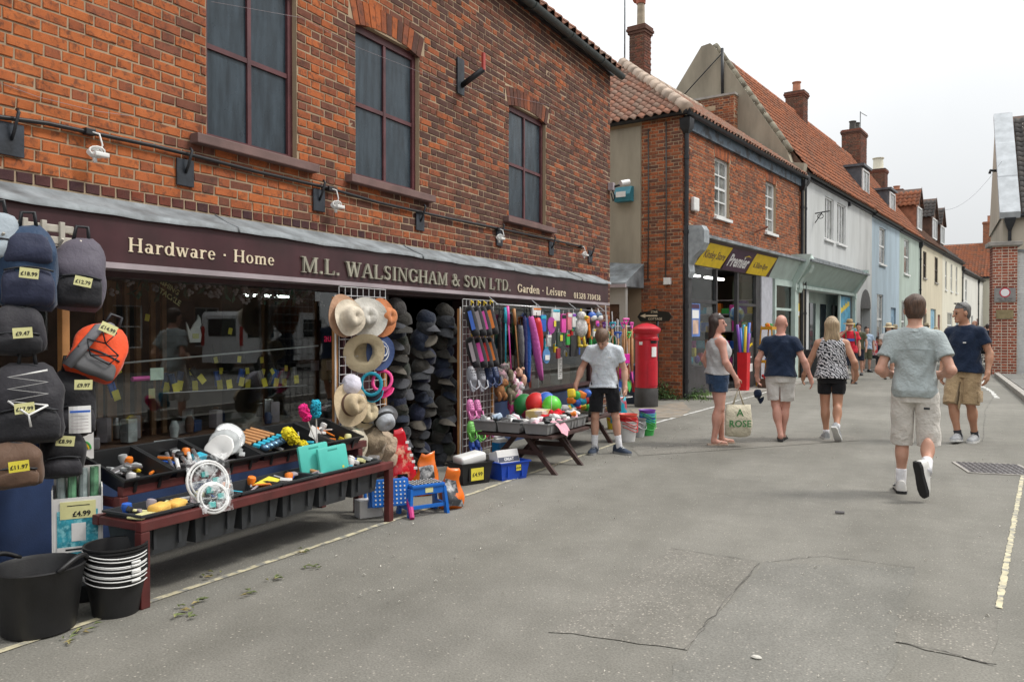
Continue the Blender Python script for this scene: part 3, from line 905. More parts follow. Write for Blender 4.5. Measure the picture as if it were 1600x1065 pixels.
# wall ties, cable, flex
for (px, py) in [(18, 218), (290, 270), (499, 313), (657, 346), (781, 372), (862, 388), (923, 401)]:
 g = WX(px, py, XF + .02)
 mb = MB(); mb.bbox((.015, g.y, g.z), (.014, .155, .2), .005)
 tie = mb.build('tie_plate', M_PLATE, shop)
 mb = MB(); mb.tube([(.02, g.y, g.z + .0), (.05, g.y, g.z + .05), (.08, g.y + .01, g.z + .16), (.06, g.y + .01, g.z + .18)], .011, 6); mb.build('hook', M_BLK, tie, True)
mb = MB()
cp = [WX(a, b, XF + .03) for a, b in [(-60, 168), (0, 183), (75, 193), (140, 207), (240, 228), (310, 245), (400, 268), (510, 293), (590, 316), (700, 341), (780, 357), (860, 374), (912, 386)]]
mb.tube([(.03, p.y, p.z) for p in cp], .015, 6)
cab = mb.build('cable', M_CABLE, shop, True)
for (px, py, cx_, cy_) in [(146, 240, 140, 206), (523, 322, 516, 295), (779, 372, 779, 358), (912, 398, 908, 385)]:
 g = WX(px, py, XF + .08); t = WX(cx_, cy_, XF + .04)
 mb = MB(); mb.bbox((.035, t.y, t.z), (.05, .07, .045), .008); jb = mb.build('junction_box', M_CABLE, cab)
 mb = MB()
 mb.tube([(.05, t.y, t.z), (.075, t.y + .045, t.z - .01), (.085, t.y + .06, t.z - .08), (.08, t.y + .05, g.z + .02)], .0065, 6)
 for k in range(4):
  rr = .034 + .006 * k
  mb.tube([(.07 + .008 * k + .012 * math.sin(i), g.y + .02 * k * .3 + rr * math.cos(2 * PI * i / 12), g.z + rr * .7 * math.sin(2 * PI * i / 12) + .004 * k) for i in range(12)], .006, 5, closed=True)
 mb.bbox((.11, g.y + .03, g.z - .005), (.05, .1, .03), .006, )
 mb.tube([(.09, g.y, g.z - .02), (.09, g.y + .005, g.z - .06)], .014, 6)
 mb.build('coiled_flex', M_WPL, cab, True)
# thin bell wires tacked to the bricks
for pts in ([(0, 130), (60, 152), (150, 174), (210, 182)], [(330, 3), (470, 28), (560, 75), (700, 130), (860, 165), (950, 200)], [(880, 357), (945, 372)]):
 mb = MB(); mb.tube([(.012, p.y, p.z) for p in [WX(a, b, XF + .01) for a, b in pts]], .0016, 4); mb.build('wire', M_TRIM, shop, True)
# old bracket with plate, red tip
g = WX(720, 120, XF + .02)
mb = MB(); mb.bbox((.016, g.y, g.z), (.02, .15, .42), .004); br = mb.build('bracket_plate', M_PLATE, shop)
mb = MB(); mb.tube([(.02, g.y + .02, g.z - .1), (.3, g.y + .05, g.z + .06)], .035, 8); mb.build('bracket_arm', M_BLK, br, True)
mb = MB(); mb.bbox((.3, g.y + .05, g.z + .15), (.03, .05, .2), .004); mb.build('bracket_tip', mat('red_oxide', (.4, .05, .04), .6), br)
# camera on the corner
g = WX(955, 293, XF + .02)
cc = thing('security_camera', 'small white security camera on the brick corner of the hardware shop', 'camera', (XF + .0, 13.0, g.z))
mb = MB(); mb.bbox((.05, 0, 0), (.1, .1, .13), .01); mb.build('mounting_box', M_TRIM, cc)
mb = MB(); mb.tube([(.1, .02, 0), (.17, .08, .03), (.22, .1, .06)], .02, 6); mb.tube([(.06, .02, -.06), (.1, .05, -.17), (.06, .06, -.24), (.03, .04, -.1)], .012, 6); mb.build('bracket', M_BLK, cc, True)
mb = MB(); mb.tube([(.2, .04, .05), (.3, .18, .09)], .05, 10); mb.build('housing', M_WPL, cc, 40)
# shop front below the fascia -------------------------------------------------
W1A, W1B = -.5, 6.05         # first display window
DA, DB = 6.72, 8.2           # doorway
W2A, W2B = 9.0, 12.3         # second display window
mb = MB()
mb.box((-.2, Y0, 0), (-.02, 6.3, .6)); mb.box((-.2, 8.6, 0), (-.02, 12.39, .55))
mb.build('stall_riser', M_BLUEW, shop)
for a, b in ((6.11, 6.72), (8.2, 8.94)):
 mb = MB()
 mb.box((-.16, a, 0), (-.01, b, 1.86))
 mb.bbox((-.01, (a + b) / 2, 1.2), (.02, b - a - .16, 1.1), .008)
 mb.build('pier_panel', M_MAR, shop)
for a, b in ((W1A, W1B), (W2A, W2B)):
 mb = MB(); t = .05
 mb.box((-.12, a - t, .6), (-.05, a, 1.86)); mb.box((-.12, b, .6), (-.05, b + t, 1.86)); mb.box((-.13, a, .6), (-.04, b, .65))
 dw = mb.build('display_window', M_MAR, shop)
 mb = MB(); mb.box((-.09, a, .65), (-.082, b, 1.86)); mb.build('pane', M_GLASS, dw)
# the room behind
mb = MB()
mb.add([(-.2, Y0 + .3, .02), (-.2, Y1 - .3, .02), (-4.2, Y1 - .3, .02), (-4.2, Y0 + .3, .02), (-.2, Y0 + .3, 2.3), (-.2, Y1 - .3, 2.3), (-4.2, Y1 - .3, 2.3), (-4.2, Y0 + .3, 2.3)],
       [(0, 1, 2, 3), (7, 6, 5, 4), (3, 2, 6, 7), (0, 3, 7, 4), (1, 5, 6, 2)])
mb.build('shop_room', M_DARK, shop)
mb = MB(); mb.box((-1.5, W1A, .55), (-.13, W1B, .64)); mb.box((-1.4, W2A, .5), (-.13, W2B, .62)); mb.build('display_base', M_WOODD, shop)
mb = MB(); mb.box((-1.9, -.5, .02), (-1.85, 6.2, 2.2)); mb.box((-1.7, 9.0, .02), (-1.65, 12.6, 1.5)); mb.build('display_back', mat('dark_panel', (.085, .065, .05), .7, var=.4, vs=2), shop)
# ================================================================ the terrace up the street
M_WFR = mat('white_window_paint', (.72, .73, .72), .45, var=.06)
M_PANE = mat('dark_window_glass', (.03, .036, .04), .06, var=.5, vs=2, bump=0, spec=.8)
M_PANEL = mat('curtained_window_glass', (.22, .23, .22), .1, var=.5, vs=3, bump=0, spec=.8)
def render_mat(name, c, stain=.25):
 m, n, l, p = _nodes(name)
 pos = n.new('ShaderNodeNewGeometry').outputs['Position']
 mp = n.new('ShaderNodeMapping'); mp.inputs['Scale'].default_value = (1, 1, .25); l.new(pos, mp.inputs[0])
 a = _noise(n, l, mp.outputs[0], 1.6, 6, .6)
 b = _noise(n, l, pos, .5, 4)
 f = _noise(n, l, pos, 60, 3)
 col = _ramp(n, l, a.outputs['Fac'], [(.32, tuple(x * (1 - stain) for x in c)), (.6, c)]).outputs['Color']
 col = _mix(n, l, .5, col, _ramp(n, l, b.outputs['Fac'], [(.3, (.84, .83, .8)), (.7, (1, 1, 1))]).outputs['Color'], 'MULTIPLY')
 l.new(col, p.inputs['Base Color'])
 p.inputs['Roughness'].default_value = .9
 p.inputs['Specular IOR Level'].default_value = .2
 _bump(n, l, p, f.outputs['Fac'], .3, .008)
 return m
M_RGREY = render_mat('pale_grey_render', (.58, .6, .6), .18)
M_RBLUE = render_mat('pale_blue_render', (.42, .52, .6), .18)
M_RGREEN = render_mat('sage_green_render', (.44, .52, .47), .18)
M_RCREAM = render_mat('cream_render', (.62, .56, .43), .15)
M_RCREAM2 = render_mat('ivory_render', (.68, .65, .54), .12)
M_RWHITE = render_mat('white_render', (.7, .69, .64), .12)
M_RDULL = render_mat('weathered_cement_render', (.36, .32, .25), .35)
M_SAGE = mat('sage_shop_paint', (.36, .46, .42), .5, var=.1, vs=3)
M_SAGE2 = mat('pale_sage_paint', (.45, .55, .51), .5, var=.1, vs=3)
M_CHAR = mat('charcoal_shop_paint', (.045, .045, .048), .5, var=.3, vs=4, dirt=.2)
M_LILAC = mat('pale_grey_pilaster', (.42, .43, .48), .55, var=.1)
M_SLATE = mat('slate_cheek', (.09, .1, .115), .6, var=.25, vs=4)
def win(root, y0, y1, z0, z1, nx=2, nz=2, mf=M_WFR, mp=M_PANE, d=-.1, fr=None, t=.045, sill=True, bar=.022, pane_skip=()):
 fr = fr or FX()
 mb = MB()
 def bx(u0, u1, v0, v1, a, b):
  p, q = fr(u0, v0, a), fr(u1, v1, b); mb.box(p, q)
 bx(y0, y0 + t, z0, z1, d - .03, d + .03); bx(y1 - t, y1, z0, z1, d - .03, d + .03)
 bx(y0 + t, y1 - t, z1 - t, z1, d - .03, d + .028); bx(y0 + t, y1 - t, z0, z0 + t, d - .03, d + .028)
 ya, yb, za, zb = y0 + t, y1 - t, z0 + t, z1 - t
 for i in range(1, nx):
  c = ya + (yb - ya) * i / nx; bx(c - bar / 2, c + bar / 2, za, zb, d - .02, d + .015)
 for j in range(1, nz):
  c = za + (zb - za) * j / nz; bb = bar * (1.8 if j * 2 == nz else 1); bx(ya, yb, c - bb / 2, c + bb / 2, d - .02, d + .018)
 o = mb.build('window', mf, root)
 for i in range(nx):
  for j in range(nz):
   mb = MB()
   p = fr(ya + (yb - ya) * i / nx, za + (zb - za) * j / nz, d - .012); q = fr(ya + (yb - ya) * (i + 1) / nx, za + (zb - za) * (j + 1) / nz, d - .008)
   mb.box(p, q); mb.build('pane', mp, o)
 if sill:
  mb = MB(); p = fr(y0 - .06, z0 - .07, d); q = fr(y1 + .06, z0 - .002, .07); mb.box(p, q); mb.build('sill', mf if mf is M_WFR else M_KERB, o)
 return o
def house(name, label, y0, y1, eave, mw, holes, depth=6.0, th=.3, front=-.0):
 root = thing(name, label, 'house', row_pt(0, y0), -A2)
 L = y1 - y0
 mb = wall_mesh(MB(), 0, L, 0, eave, holes, FX(), th, front)
 mb.box((-depth, 0, 0), (-th - .001, .25, eave)); mb.box((-depth, L - .25, 0), (-th - .001, L, eave)); mb.box((-depth - .2, 0, 0), (-depth - .001, L, eave))
 mb.build('wall', mw, root)
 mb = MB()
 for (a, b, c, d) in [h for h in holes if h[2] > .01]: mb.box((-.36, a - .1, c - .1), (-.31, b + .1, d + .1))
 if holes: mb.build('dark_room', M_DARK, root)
 return root, L
def gutter(root, y0, y1, z, x=.12, m=None, r=.06):
 mb = MB()
 mb.loft([[(x + r * math.cos(R(180 + 180 * i / 8)), y, z + r * math.sin(R(180 + 180 * i / 8))) for i in range(9)] for y in (y0, y1)])
 mb.box((.003, y0, z - .14), (.05, y1, z + .02))
 mb.build('gutter', m or M_BLK, root, 40)
def downpipe(root, y, z0, z1, x=.07, r=.045, hopper=True, m=None):
 mb = MB(); mb.tube([(x, y, z0), (x, y, z1)], r, 8)
 for z in np.arange(z0 + .4, z1, 1.6): mb.lathe([(r * 1.25, -.04), (r * 1.25, .04)], 8, TR(x, y, z))
 if hopper: mb.loft([[(x + sx_ * s_, y + sy_ * s_, zz) for sx_, sy_ in ((-1, -1), (1, -1), (1, 1), (-1, 1))] for s_, zz in ((.05, z1 - .32), (.11, z1 - .2), (.12, z1))])
 mb.build('downpipe', m or M_BLK, root, 40)
def roof_front(root, L, eave, xr, zr, tiles, ov=.15, y0=0.0, inside=None, limit=0, mobj=None, wd=.245, back=True, key=None):
 mb = MB()
 xe = ov;
 v = [(xe, y0, eave), (xe, L, eave), (xr, L, zr), (xr, y0, zr), (2 * xr - xe, y0, eave), (2 * xr - xe, L, eave)]
 mb.add(v, [(0, 1, 2, 3), (3, 2, 5, 4), (0, 3, 4), (1, 5, 2)])
 ro = mb.build('roof', M_WOODD, root)
 sl_ = math.hypot(xe - xr, zr - eave)
 tile_roof((xe + .05, y0, eave + .0), (0, 1, 0), (xr - xe, 0, zr - eave), L - y0, sl_, ro, tiles, mobj, limit, inside, wd=wd, key=key)
 mb = MB()
 n_ = int((L - y0) / .45)
 for i in range(n_):
  ya = y0 + (L - y0) * i / n_
  mb.tube([(xr, ya + .01, zr + .0), (xr, ya + (L - y0) / n_ - .01, zr + random.uniform(0, .015))], .12, 8)
 mb.build('ridge_tiles', tiles, ro, True)['kind'] = 'stuff'
 return ro
CH_STOPS = [(0, (.3, .1, .06)), (.4, (.2, .085, .06)), (.7, (.15, .08, .06)), (1, (.08, .055, .05))]
MCI = brick_mat('sooty_chimney_brick', CH_STOPS, 'island', .25)
PR_STOPS = [(0, (.54, .17, .06)), (.3, (.46, .14, .06)), (.5, (.34, .12, .06)), (.75, (.21, .09, .06)), (1, (.12, .07, .055))]
MPO = brick_mat('mottled_brick', PR_STOPS, 'object', .3, 1.1)
MPI = brick_mat('mottled_brick_mass', PR_STOPS, 'island', .3, 1.1)
def chimney(root, x, y, z0, z1, sx_, sy_, pots=((0, 0, .1, .4),), pot_mat=None, stop=MCI, parent=None):
 mb = MB(); mb.box((x - sx_ / 2 + .012, y - sy_ / 2 + .012, z0), (x + sx_ / 2 - .012, y + sy_ / 2 - .012, z1 - .02))
 o = mb.build('chimney', M_MORT, parent or root)
 mb = MB()
 for fr, a, b in ((FX(x + sx_ / 2), y - sy_ / 2, y + sy_ / 2), (FMY(y - sy_ / 2), x - sx_ / 2, x + sx_ / 2)):
  for c in brick_cells(a, b, z0, z1, jit=.05): add_brick(mb, fr, c)
 for k, e in ((0, .03), (1, .06), (2, .04)):
  mb.box((x - sx_ / 2 - e, y - sy_ / 2 - e, z1 - .24 + k * .075), (x + sx_ / 2 + e, y + sy_ / 2 + e, z1 - .24 + k * .075 + .068))
 mb.build('brickwork', stop, o)['kind'] = 'stuff'
 for (px_, py_, r_, h_) in pots:
  mb = MB(); mb.lathe([(r_ * 1.1, 0), (r_, .06), (r_ * .92, h_ - .06), (r_ * 1.12, h_ - .04), (r_ * 1.12, h_), (r_ * .8, h_), (r_ * .8, h_ - .2)], 12, TR(x + px_, y + py_, z1 - .015), cap=False)
  mb.build('chimney_pot', pot_mat or mat('clay_pot', (.4, .17, .1), .8, var=.2), o, 40)
 return o
# ---------------------------------------------------------------- convenience store
PL = 8.85
sash = [(1.83, 2.78, 4.15, 5.55), (5.5, 6.4, 4.15, 5.55)]
SFZ = 3.05
store = thing('convenience_store', 'two storey brick shop with yellow and purple sign beside the red pillar box', 'shop', row_pt(0, 0), -A2)
EV = 6.12
mb = wall_mesh(MB(), .012, PL, SFZ, EV, sash, FX(), .3)
wall_mesh(mb, -6.0, -.012, 0, EV, [], FMY(), .011)
mb.box((-.299, .0125, 0), (-.0125, .3, SFZ)); mb.box((-.3, PL - .3, 0), (-.02, PL, SFZ)); mb.box((-6.2, .31, 0), (-6.0, PL, EV)); mb.box((-6, PL - .3, 0), (-.31, PL, EV))
pw = mb.build('wall', M_MORT, store)
arc_h = [(a - .06, b + .06, d, d + .225) for a, b, c, d in sash]
cells = brick_cells(.0, PL, SFZ, EV, sash + arc_h)
face_bricks(cells, FX(), pw, MPO, MPI, 120, key=lambda c: c[0] + (0 if c[2] > 3.5 else 4))
cells = brick_cells(-.98, 0.0, 0.0, EV, jit=.05)
face_bricks(cells, FMY(), pw, MPO, MPI, 0)
for a, b, c, d in sash:
 for i in range(10):
  t0, t1 = (i + .06) / 10, (i + .94) / 10
  q = [(a - .0 + (b - a) * t0, d - .02), (a + (b - a) * t1, d - .02), (a - .06 + (b - a + .12) * t1, d + .22), (a - .06 + (b - a + .12) * t0, d + .22)]
  mb = MB(); dd = random.uniform(.002, .007)
  mb.add([(-.04, *p) for p in q] + [(dd, *p) for p in q], [(0, 1, 5, 4), (1, 2, 6, 5), (2, 3, 7, 6), (3, 0, 4, 7), (4, 5, 6, 7)])
  mb.build('arch_brick', MPO, pw)
 win(store, a, b, c, d, 2, 4, M_WFR, M_PANEL, d=-.1, t=.075, bar=.03)
mb = MB(); mb.box((-6.0, -.028, 2.65), (-.985, .0, EV - .12)); mb.build('side_render', M_RDULL, store)
# timber eaves, gutter, roof
mb = MB(); mb.box((.008, .05, EV - .3), (.07, PL - .05, EV - .02)); mb.build('eaves_board', mat('flaking_blue_grey_paint', (.12, .165, .21), .7, var=.4, vs=3, c2=(.035, .038, .042), c2s=3), store)
mb = MB(); mb.tube([(.15, -.12, EV), (.15, PL, EV)], .075, 8); mb.tube([(.15, -.12, EV), (-5.8, -.12, EV - .02)], .06, 8); mb.build('gutter', M_BLK, store, 40)
zr = 8.55; xr = -3.05
mb = MB()
mb.add([(.14, -.12, EV), (.14, PL, EV), (xr, PL, zr), (xr, 3.05, zr), (-6.2, -.12, EV), (-6.2, PL, EV)], [(0, 1, 2, 3), (0, 3, 4), (3, 2, 5, 4)])
pr = mb.build('roof', M_WOODD, store)
sf = math.hypot(.14 - xr, zr - EV)
tile_roof((.2, -.12, EV + .03), (0, 1, 0), (xr - .14, 0, zr - EV), PL + .12, sf, pr, MTI, MTO, 90, wd=.2, ln=.22, inside=lambda a, b: a > b * (3.17 / sf) - .05, key=lambda c: c[0])
sh = math.hypot(3.17, zr - EV)
tile_roof((-6.2, -.18, EV + .03), (1, 0, 0), (0, 3.17, zr - EV), 6.34, sh, pr, MTI, MTO, 190, wd=.2, ln=.22, inside=lambda a, b: b * (3.17 / sh) - .1 < a < 6.34 - b * (3.17 / sh) + .1, key=lambda c: -c[0])
mb = MB()
A_, B_ = Vector((.16, -.14, EV + .05)), Vector((xr, 3.05, zr + .05))
for i in range(11): mb.tube([A_.lerp(B_, i / 11), A_.lerp(B_, (i + .96) / 11) + Vector((0, 0, .012))], .14, 8)
for i in range(14): mb.tube([(xr, 3.05 + i * .414, zr + .04), (xr, 3.05 + (i + .96) * .414, zr + .05)], .13, 8)
o = mb.build('ridge_tiles', mat('weathered_ridge', (.4, .31, .24), .9, var=.3, vs=3, bump=.5, bs=30), pr, True); o['kind'] = 'stuff'
ch = chimney(store, -2.95, 3.9, 8.0, 9.8, .46, .44, ((.02, 0, .11, .75),), mat('tall_stone_pot', (.36, .3, .22), .8, var=.2))
mb = MB(); mb.tube([(-2.95 + .02, 3.9, 10.42), (-2.93, 3.9, 10.6), (-2.8, 3.85, 10.66), (-2.55, 3.75, 10.7)], [.13, .15, .14, .15], 10)
mb.tube([(-2.95, 3.9, 10.6), (-3.12, 3.95, 10.62)], .13, 10); mb.build('chimney_cowl', mat('red_clay_cowl', (.42, .13, .08), .7, var=.2), ch, 40)
mb = MB(); mb.tube([(-3.27, 3.6, 8.6), (-3.27, 3.6, 11.6)], .022, 6); mb.build('aerial_pole', M_LEAD, ch, True)
downpipe(store, .06, .0, EV - .1, x=.06, r=.05)
downpipe(store, PL - .12, .0, EV - .1, x=.07, r=.05)
for x, z0, z1 in ((-.8, 2.6, 5.9), (-.38, 2.5, 6.0)):
 mb = MB(); mb.tube([(x, -.03, z0), (x + .01, -.03, (z0 + z1) / 2), (x, -.03, z1)], .014, 6); mb.build('wall_conduit', M_GUT, store, True)
mb = MB(); mb.bbox((-.33, -.05, 2.55), (.16, .07, .15), .01); mb.build('junction_box', M_WPL, store)
mb = MB(); mb.bbox((.05, .55, 4.25), (.09, .3, .3), .03); mb.build('alarm_box', M_WPL, store)
mb = MB(); mb.loft([[(-1.35 + a, -.03 - b, z) for a, b in ((-.2, 0), (.2, 0), (.2, dd), (-.2, dd))] for z, dd in ((4.35, .16), (4.5, .2), (4.68, .1))]); al = mb.build('alarm_box', mat('turquoise_alarm', (.03, .2, .26), .5), store)
mb = MB(); mb.box((-1.49, -.235, 4.44), (-1.25, -.23, 4.56), ); mb.build('alarm_label', M_WPL, al)
mb = MB(); mb.tube([(.03, 4.6, 4.05), (.3, 4.75, 4.18)], .03, 6); mb.build('bracket', mat('rusty_iron', (.2, .07, .04), .8), store)
# lean-to porch between the two shops
mb = MB()
mb.add([(-2.7, -.9, 2.5), (-.9, -.9, 2.5), (-.9, -.03, 2.95), (-2.7, -.03, 3.1), (-2.7, -.9, 2.42), (-.9, -.9, 2.42), (-.9, -.03, 2.42), (-2.7, -.03, 2.42)], [(0, 1, 2, 3), (0, 4, 5, 1), (1, 5, 6, 2), (4, 7, 6, 5)])
po = mb.build('porch_roof', M_LEAD, store)
mb = MB(); mb.box((-2.7, -.95, 2.4), (-.88, -.9, 2.47)); mb.build('porch_gutter', M_TRIM, po)
mb = MB(); wall_mesh(mb, -2.7, -.95, 0, 2.42, [(-1.62, -1.1, 0, 2.05)], FMY(-.8), .1); mb.build('porch_wall', render_mat('pale_porch_render', (.45, .44, .41)), store)
mb = MB(); mb.box((-1.75, -.72, 0), (-1.0, -.7, 2.3)); mb.build('porch_back', M_WOODD, store)
mb = MB()
for i in range(16):
 for s_ in (1, -1):
  c0 = i * .16 - .3
  a, b = (-1.62, c0), (-1.1, c0 + s_ * .75)
  p = [(-1.62 + .52 * t, c0 + s_ * .75 * t) for t in (0, .25, .5, .75, 1)]
  p = [(u_, v_) for u_, v_ in p if 0 < v_ < 2.0]
  if len(p) > 1: mb.tube([(p[0][0], -.82 + .008 * s_, p[0][1]), (p[-1][0], -.82 + .008 * s_, p[-1][1])], .011, 4)
o = mb.build('trellis', M_WOODD, store); o['kind'] = 'stuff'
# sign on post by the wall
sp = row_pt(-.42, -.35)
sg = thing('cottage_sign', 'small black cottage sign with white arrow on a grey post', 'sign', (sp.x, sp.y, 0), -A2)
mb = MB(); mb.tube([(0, 0, 0), (0, 0, 1.72)], .03, 8); mb.build('post', M_BLK, sg, True)
mb = MB(); mb.prism([(-.4, 0), (-.33, -.1), (.33, -.1), (.4, 0), (.33, .1), (.12, .12), (.0, .17), (-.12, .12), (-.33, .1)], 0, .02, TR(-.05, -.03, 1.78, R(90))); bd = mb.build('board', mat('sign_black', (.008, .01, .01), .4), sg)
mb = MB(); mb.prism([(-.3, 0), (-.18, .045), (-.18, .015), (.1, .015), (.1, -.015), (-.18, -.015), (-.18, -.045)], 0, .004, TR(-.08, -.051, 1.8, R(90))); mb.build('arrow', M_CREAM, bd)
text('STAR', .07, M_CREAM, bd, face_my(-.05, -.052, 1.88)); text('COTTAGE', .07, M_CREAM, bd, face_my(-.03, -.052, 1.73))
# shop front of the store
zf0, zf1 = 2.92, 3.42
FY0, FY1 = .35, 5.7
mb = MB()
mb.add([(.02, FY0, zf0), (.02, FY1, zf0), (.3, FY1, zf1 + .06), (.3, FY0, zf1 + .06), (.02, FY0, zf1 + .06), (.02, FY1, zf1 + .06)], [(0, 1, 2, 3), (0, 3, 4), (1, 5, 2), (3, 2, 5, 4), (0, 4, 5, 1)])
pf = mb.build('fascia', M_MAR, store)
sl2 = math.atan2(.28, zf1 + .06 - zf0)
def on_fascia(y, t): return Vector((.02 + .28 * t + .004, y, zf0 + (zf1 + .06 - zf0) * t))
vdir = Vector((.28, 0, zf1 + .06 - zf0)).normalized()
ndir = Vector((vdir.z, 0, -vdir.x))
def fas_M(y, t, lift=.0):
 o_ = on_fascia(y, t) + ndir * lift
 return Matrix(((0, vdir.x, ndir.x, o_.x), (1, vdir.y, ndir.y, o_.y), (0, vdir.z, ndir.z, o_.z), (0, 0, 0, 1)))
M_YEL = mat('sign_yellow', (.82, .58, .008), .45, var=.08)
M_PUR = mat('sign_purple', (.06, .02, .055), .45, var=.1)
M_WHT = mat('sign_white', (.8, .8, .8), .45, var=.03)
hgt = math.hypot(.28, zf1 + .06 - zf0)
for a, b, m_, nm in ((.55, 2.15, M_YEL, 'sign_panel'), (2.15, 3.85, M_PUR, 'sign_panel'), (3.85, 5.5, M_YEL, 'sign_panel')):
 mb = MB(); h2 = hgt * .9; sk = .22
 mb.prism([(a, .02), (b - sk * .5, .02), (b + sk * .5, h2), (a + (sk * .5 if a > .6 else .25), h2)] if a > .6 else [(a, .02), (b - sk * .5, .02), (b + sk * .5, h2), (a + .3, h2)], .002 if m_ is M_YEL else .005, .012 if m_ is M_YEL else .015, fas_M(0, 0))
 mb.build(nm, m_, pf)
text('Kinsley Store', .26, M_PUR, pf, fas_M(1.42, .48, .013), shear=.15, bold=.003, sx=.9)
text('Premier', .42, M_WHT, pf, fas_M(3.0, .42, .017), shear=.2, bold=.012)
mb = MB(); mb.prism([(3.2, .4), (3.5, .47), (3.75, .42), (3.5, .44)], .016, .02, fas_M(0, 0)); mb.build('sign_swoosh', M_YEL, pf)
text('6.30am-8pm', .22, M_PUR, pf, fas_M(4.65, .42, .013), shear=.15, bold=.002)
mb = MB(); mb.box((.0, FY0 - .25, zf1 + .065), (.42, 8.7, zf1 + .12)); mb.box((.0, FY0 - .2, zf1 + .121), (.3, 8.65, zf1 + .17)); mb.build('cornice', M_LEAD, store)
mb = MB(); mb.add([(.02, 5.72, zf0), (.02, 8.3, zf0), (.3, 8.3, zf1 + .062), (.3, 5.72, zf1 + .062), (.02, 5.72, zf1 + .062), (.02, 8.3, zf1 + .062)], [(0, 1, 2, 3), (0, 3, 4), (1, 5, 2), (3, 2, 5, 4), (0, 4, 5, 1)]); mb.build('side_fascia', M_SAGE2, store)
def console(y0, y1, m_):
 mb = MB()
 prof = [(0, 2.6), (.1, 2.62), (.14, 2.75), (.12, 2.9), (.2, 3.05), (.38, 3.2), (.46, 3.35), (.46, 3.62), (.4, 3.72), (0, 3.74)]
 mb.add([(x, y0, z) for x, z in prof] + [(x, y1, z) for x, z in prof], [tuple(range(len(prof)))[::-1], tuple(range(len(prof), 2 * len(prof)))] + [(i, (i + 1) % len(prof), len(prof) + (i + 1) % len(prof), len(prof) + i) for i in range(len(prof))])
 mb.build('console_bracket', m_, store)
console(.05, .34, mat('grey_console', (.3, .33, .35), .6, var=.2)); console(8.31, 8.62, M_SAGE2)
def sfbox(name, m_, *bb):
 mb = MB()
 for a, b in bb: mb.box(a, b)
 return mb.build(name, m_, store)
ya = [RW(px, 560)[0] for px in (1076, 1119, 1150, 1186, 1203, 1208, 1240, 1249)]
sfbox('shop_pilaster', M_CHAR, ((-.02, .05, .05), (.07, ya[0], zf0)))
sfbox('stall_riser', M_CHAR, ((-.02, ya[0] + .001, .05), (.04, ya[1], .62)))
sfbox('shop_frame', M_CHAR, ((-.06, ya[0], .62), (.03, ya[1], .69)), ((-.06, ya[1] - .08, .691), (.03, ya[1], zf0)), ((-.05, ya[0], 2.1), (.028, ya[1] - .081, 2.17)),
      ((-.06, ya[2], .05), (.03, ya[2] + .1, zf0)), ((-.06, ya[3] - .35, .05), (.03, ya[3], zf0)), ((-.05, ya[2] + .101, 2.1), (.028, ya[3] - .351, 2.17)), ((-.06, ya[2] + .101, .05), (.02, ya[3] - .351, .5)),
      ((-.9, ya[1] + .02, 2.0), (-.85, ya[2], 2.06)))
sfbox('shop_pilaster', M_LILAC, ((-.02, ya[3] + .002, .05), (.06, ya[4], zf0)))
sfbox('side_shop_frame', M_SAGE2, ((-.05, ya[5], .05), (.05, ya[5] + .12, zf0)), ((-.05, ya[6] - .1, .05), (.05, ya[6] + .3, zf0)), ((-.04, ya[5] + .121, .05), (.04, ya[6] - .101, .8)), ((-.04, ya[5] + .121, 2.05), (.03, ya[6] - .101, 2.12)), ((-.05, ya[5] + .121, 2.75), (.048, ya[6] - .101, zf0)))
for a, b, c, d in ((ya[0] + .01, ya[1] - .09, .7, zf0), (ya[2] + .11, ya[3] - .36, .51, zf0), (ya[5] + .125, ya[6] - .105, .81, 2.74)):
 mb = MB(); mb.box((-.03, a, c), (-.024, b, d)); mb.build('pane', M_GLASS, store)
mb = MB()
mb.add([(-.1, .3, .03), (-.1, PL - .3, .03), (-4, PL - .3, .03), (-4, .3, .03), (-.1, .3, 3.2), (-.1, PL - .3, 3.2), (-4, PL - .3, 3.2), (-4, .3, 3.2)], [(0, 1, 2, 3), (7, 6, 5, 4), (3, 2, 6, 7), (0, 3, 7, 4), (1, 5, 6, 2)])
mb.build('shop_room', mat('store_interior', (.1, .1, .105), .8, var=.4, vs=2), store)
mb = MB(); mb.box((-1.2, 6.3, .1), (-1.15, 8.4, 2.9)); mb.build('shop_blind', mat('olive_blind', (.12, .15, .1), .7, var=.2), store)
# ---------------------------------------------------------------- grey house with the sage shop front (big cement gable)
GY0, GY1, GE = 8.95, 18.95, 6.3
gx_ = lambda v: v - GY0
gh = [(gx_(11.62), gx_(12.75), 4.53, 5.95), (gx_(13.25), gx_(14.48), 4.53, 5.95), (gx_(16.95), gx_(18.75), 0.0, 2.35), (gx_(9.75), gx_(15.6), .0, 2.75)]
grey, GL = house('grey_house', 'pale grey rendered house with sage green shop front and big cement gable', GY0, GY1, GE, M_RGREY, gh)
for a, b, c, d in gh[:2]: win(grey, a, b, c, d, 3, 1, M_WFR, M_PANEL, d=-.06, t=.05, bar=.05)
mb = MB()
gp = [(.06, 0), (.06, 6.25), (.1, 6.55), (-.3, 6.62), (-.42, 6.98), (-2.75, 10.62), (-2.9, 10.78), (-3.2, 10.74), (-4.3, 9.2), (-6.0, 6.6), (-6.0, 0)]
mb.add([(x, -.12, z) for x, z in gp] + [(x, .22, z) for x, z in gp], [tuple(range(len(gp))), tuple(range(len(gp), 2 * len(gp)))[::-1]] + [(i, len(gp) + i, len(gp) + (i + 1) % len(gp), (i + 1) % len(gp)) for i in range(len(gp))])
gab = mb.build('gable', M_RDULL, grey)
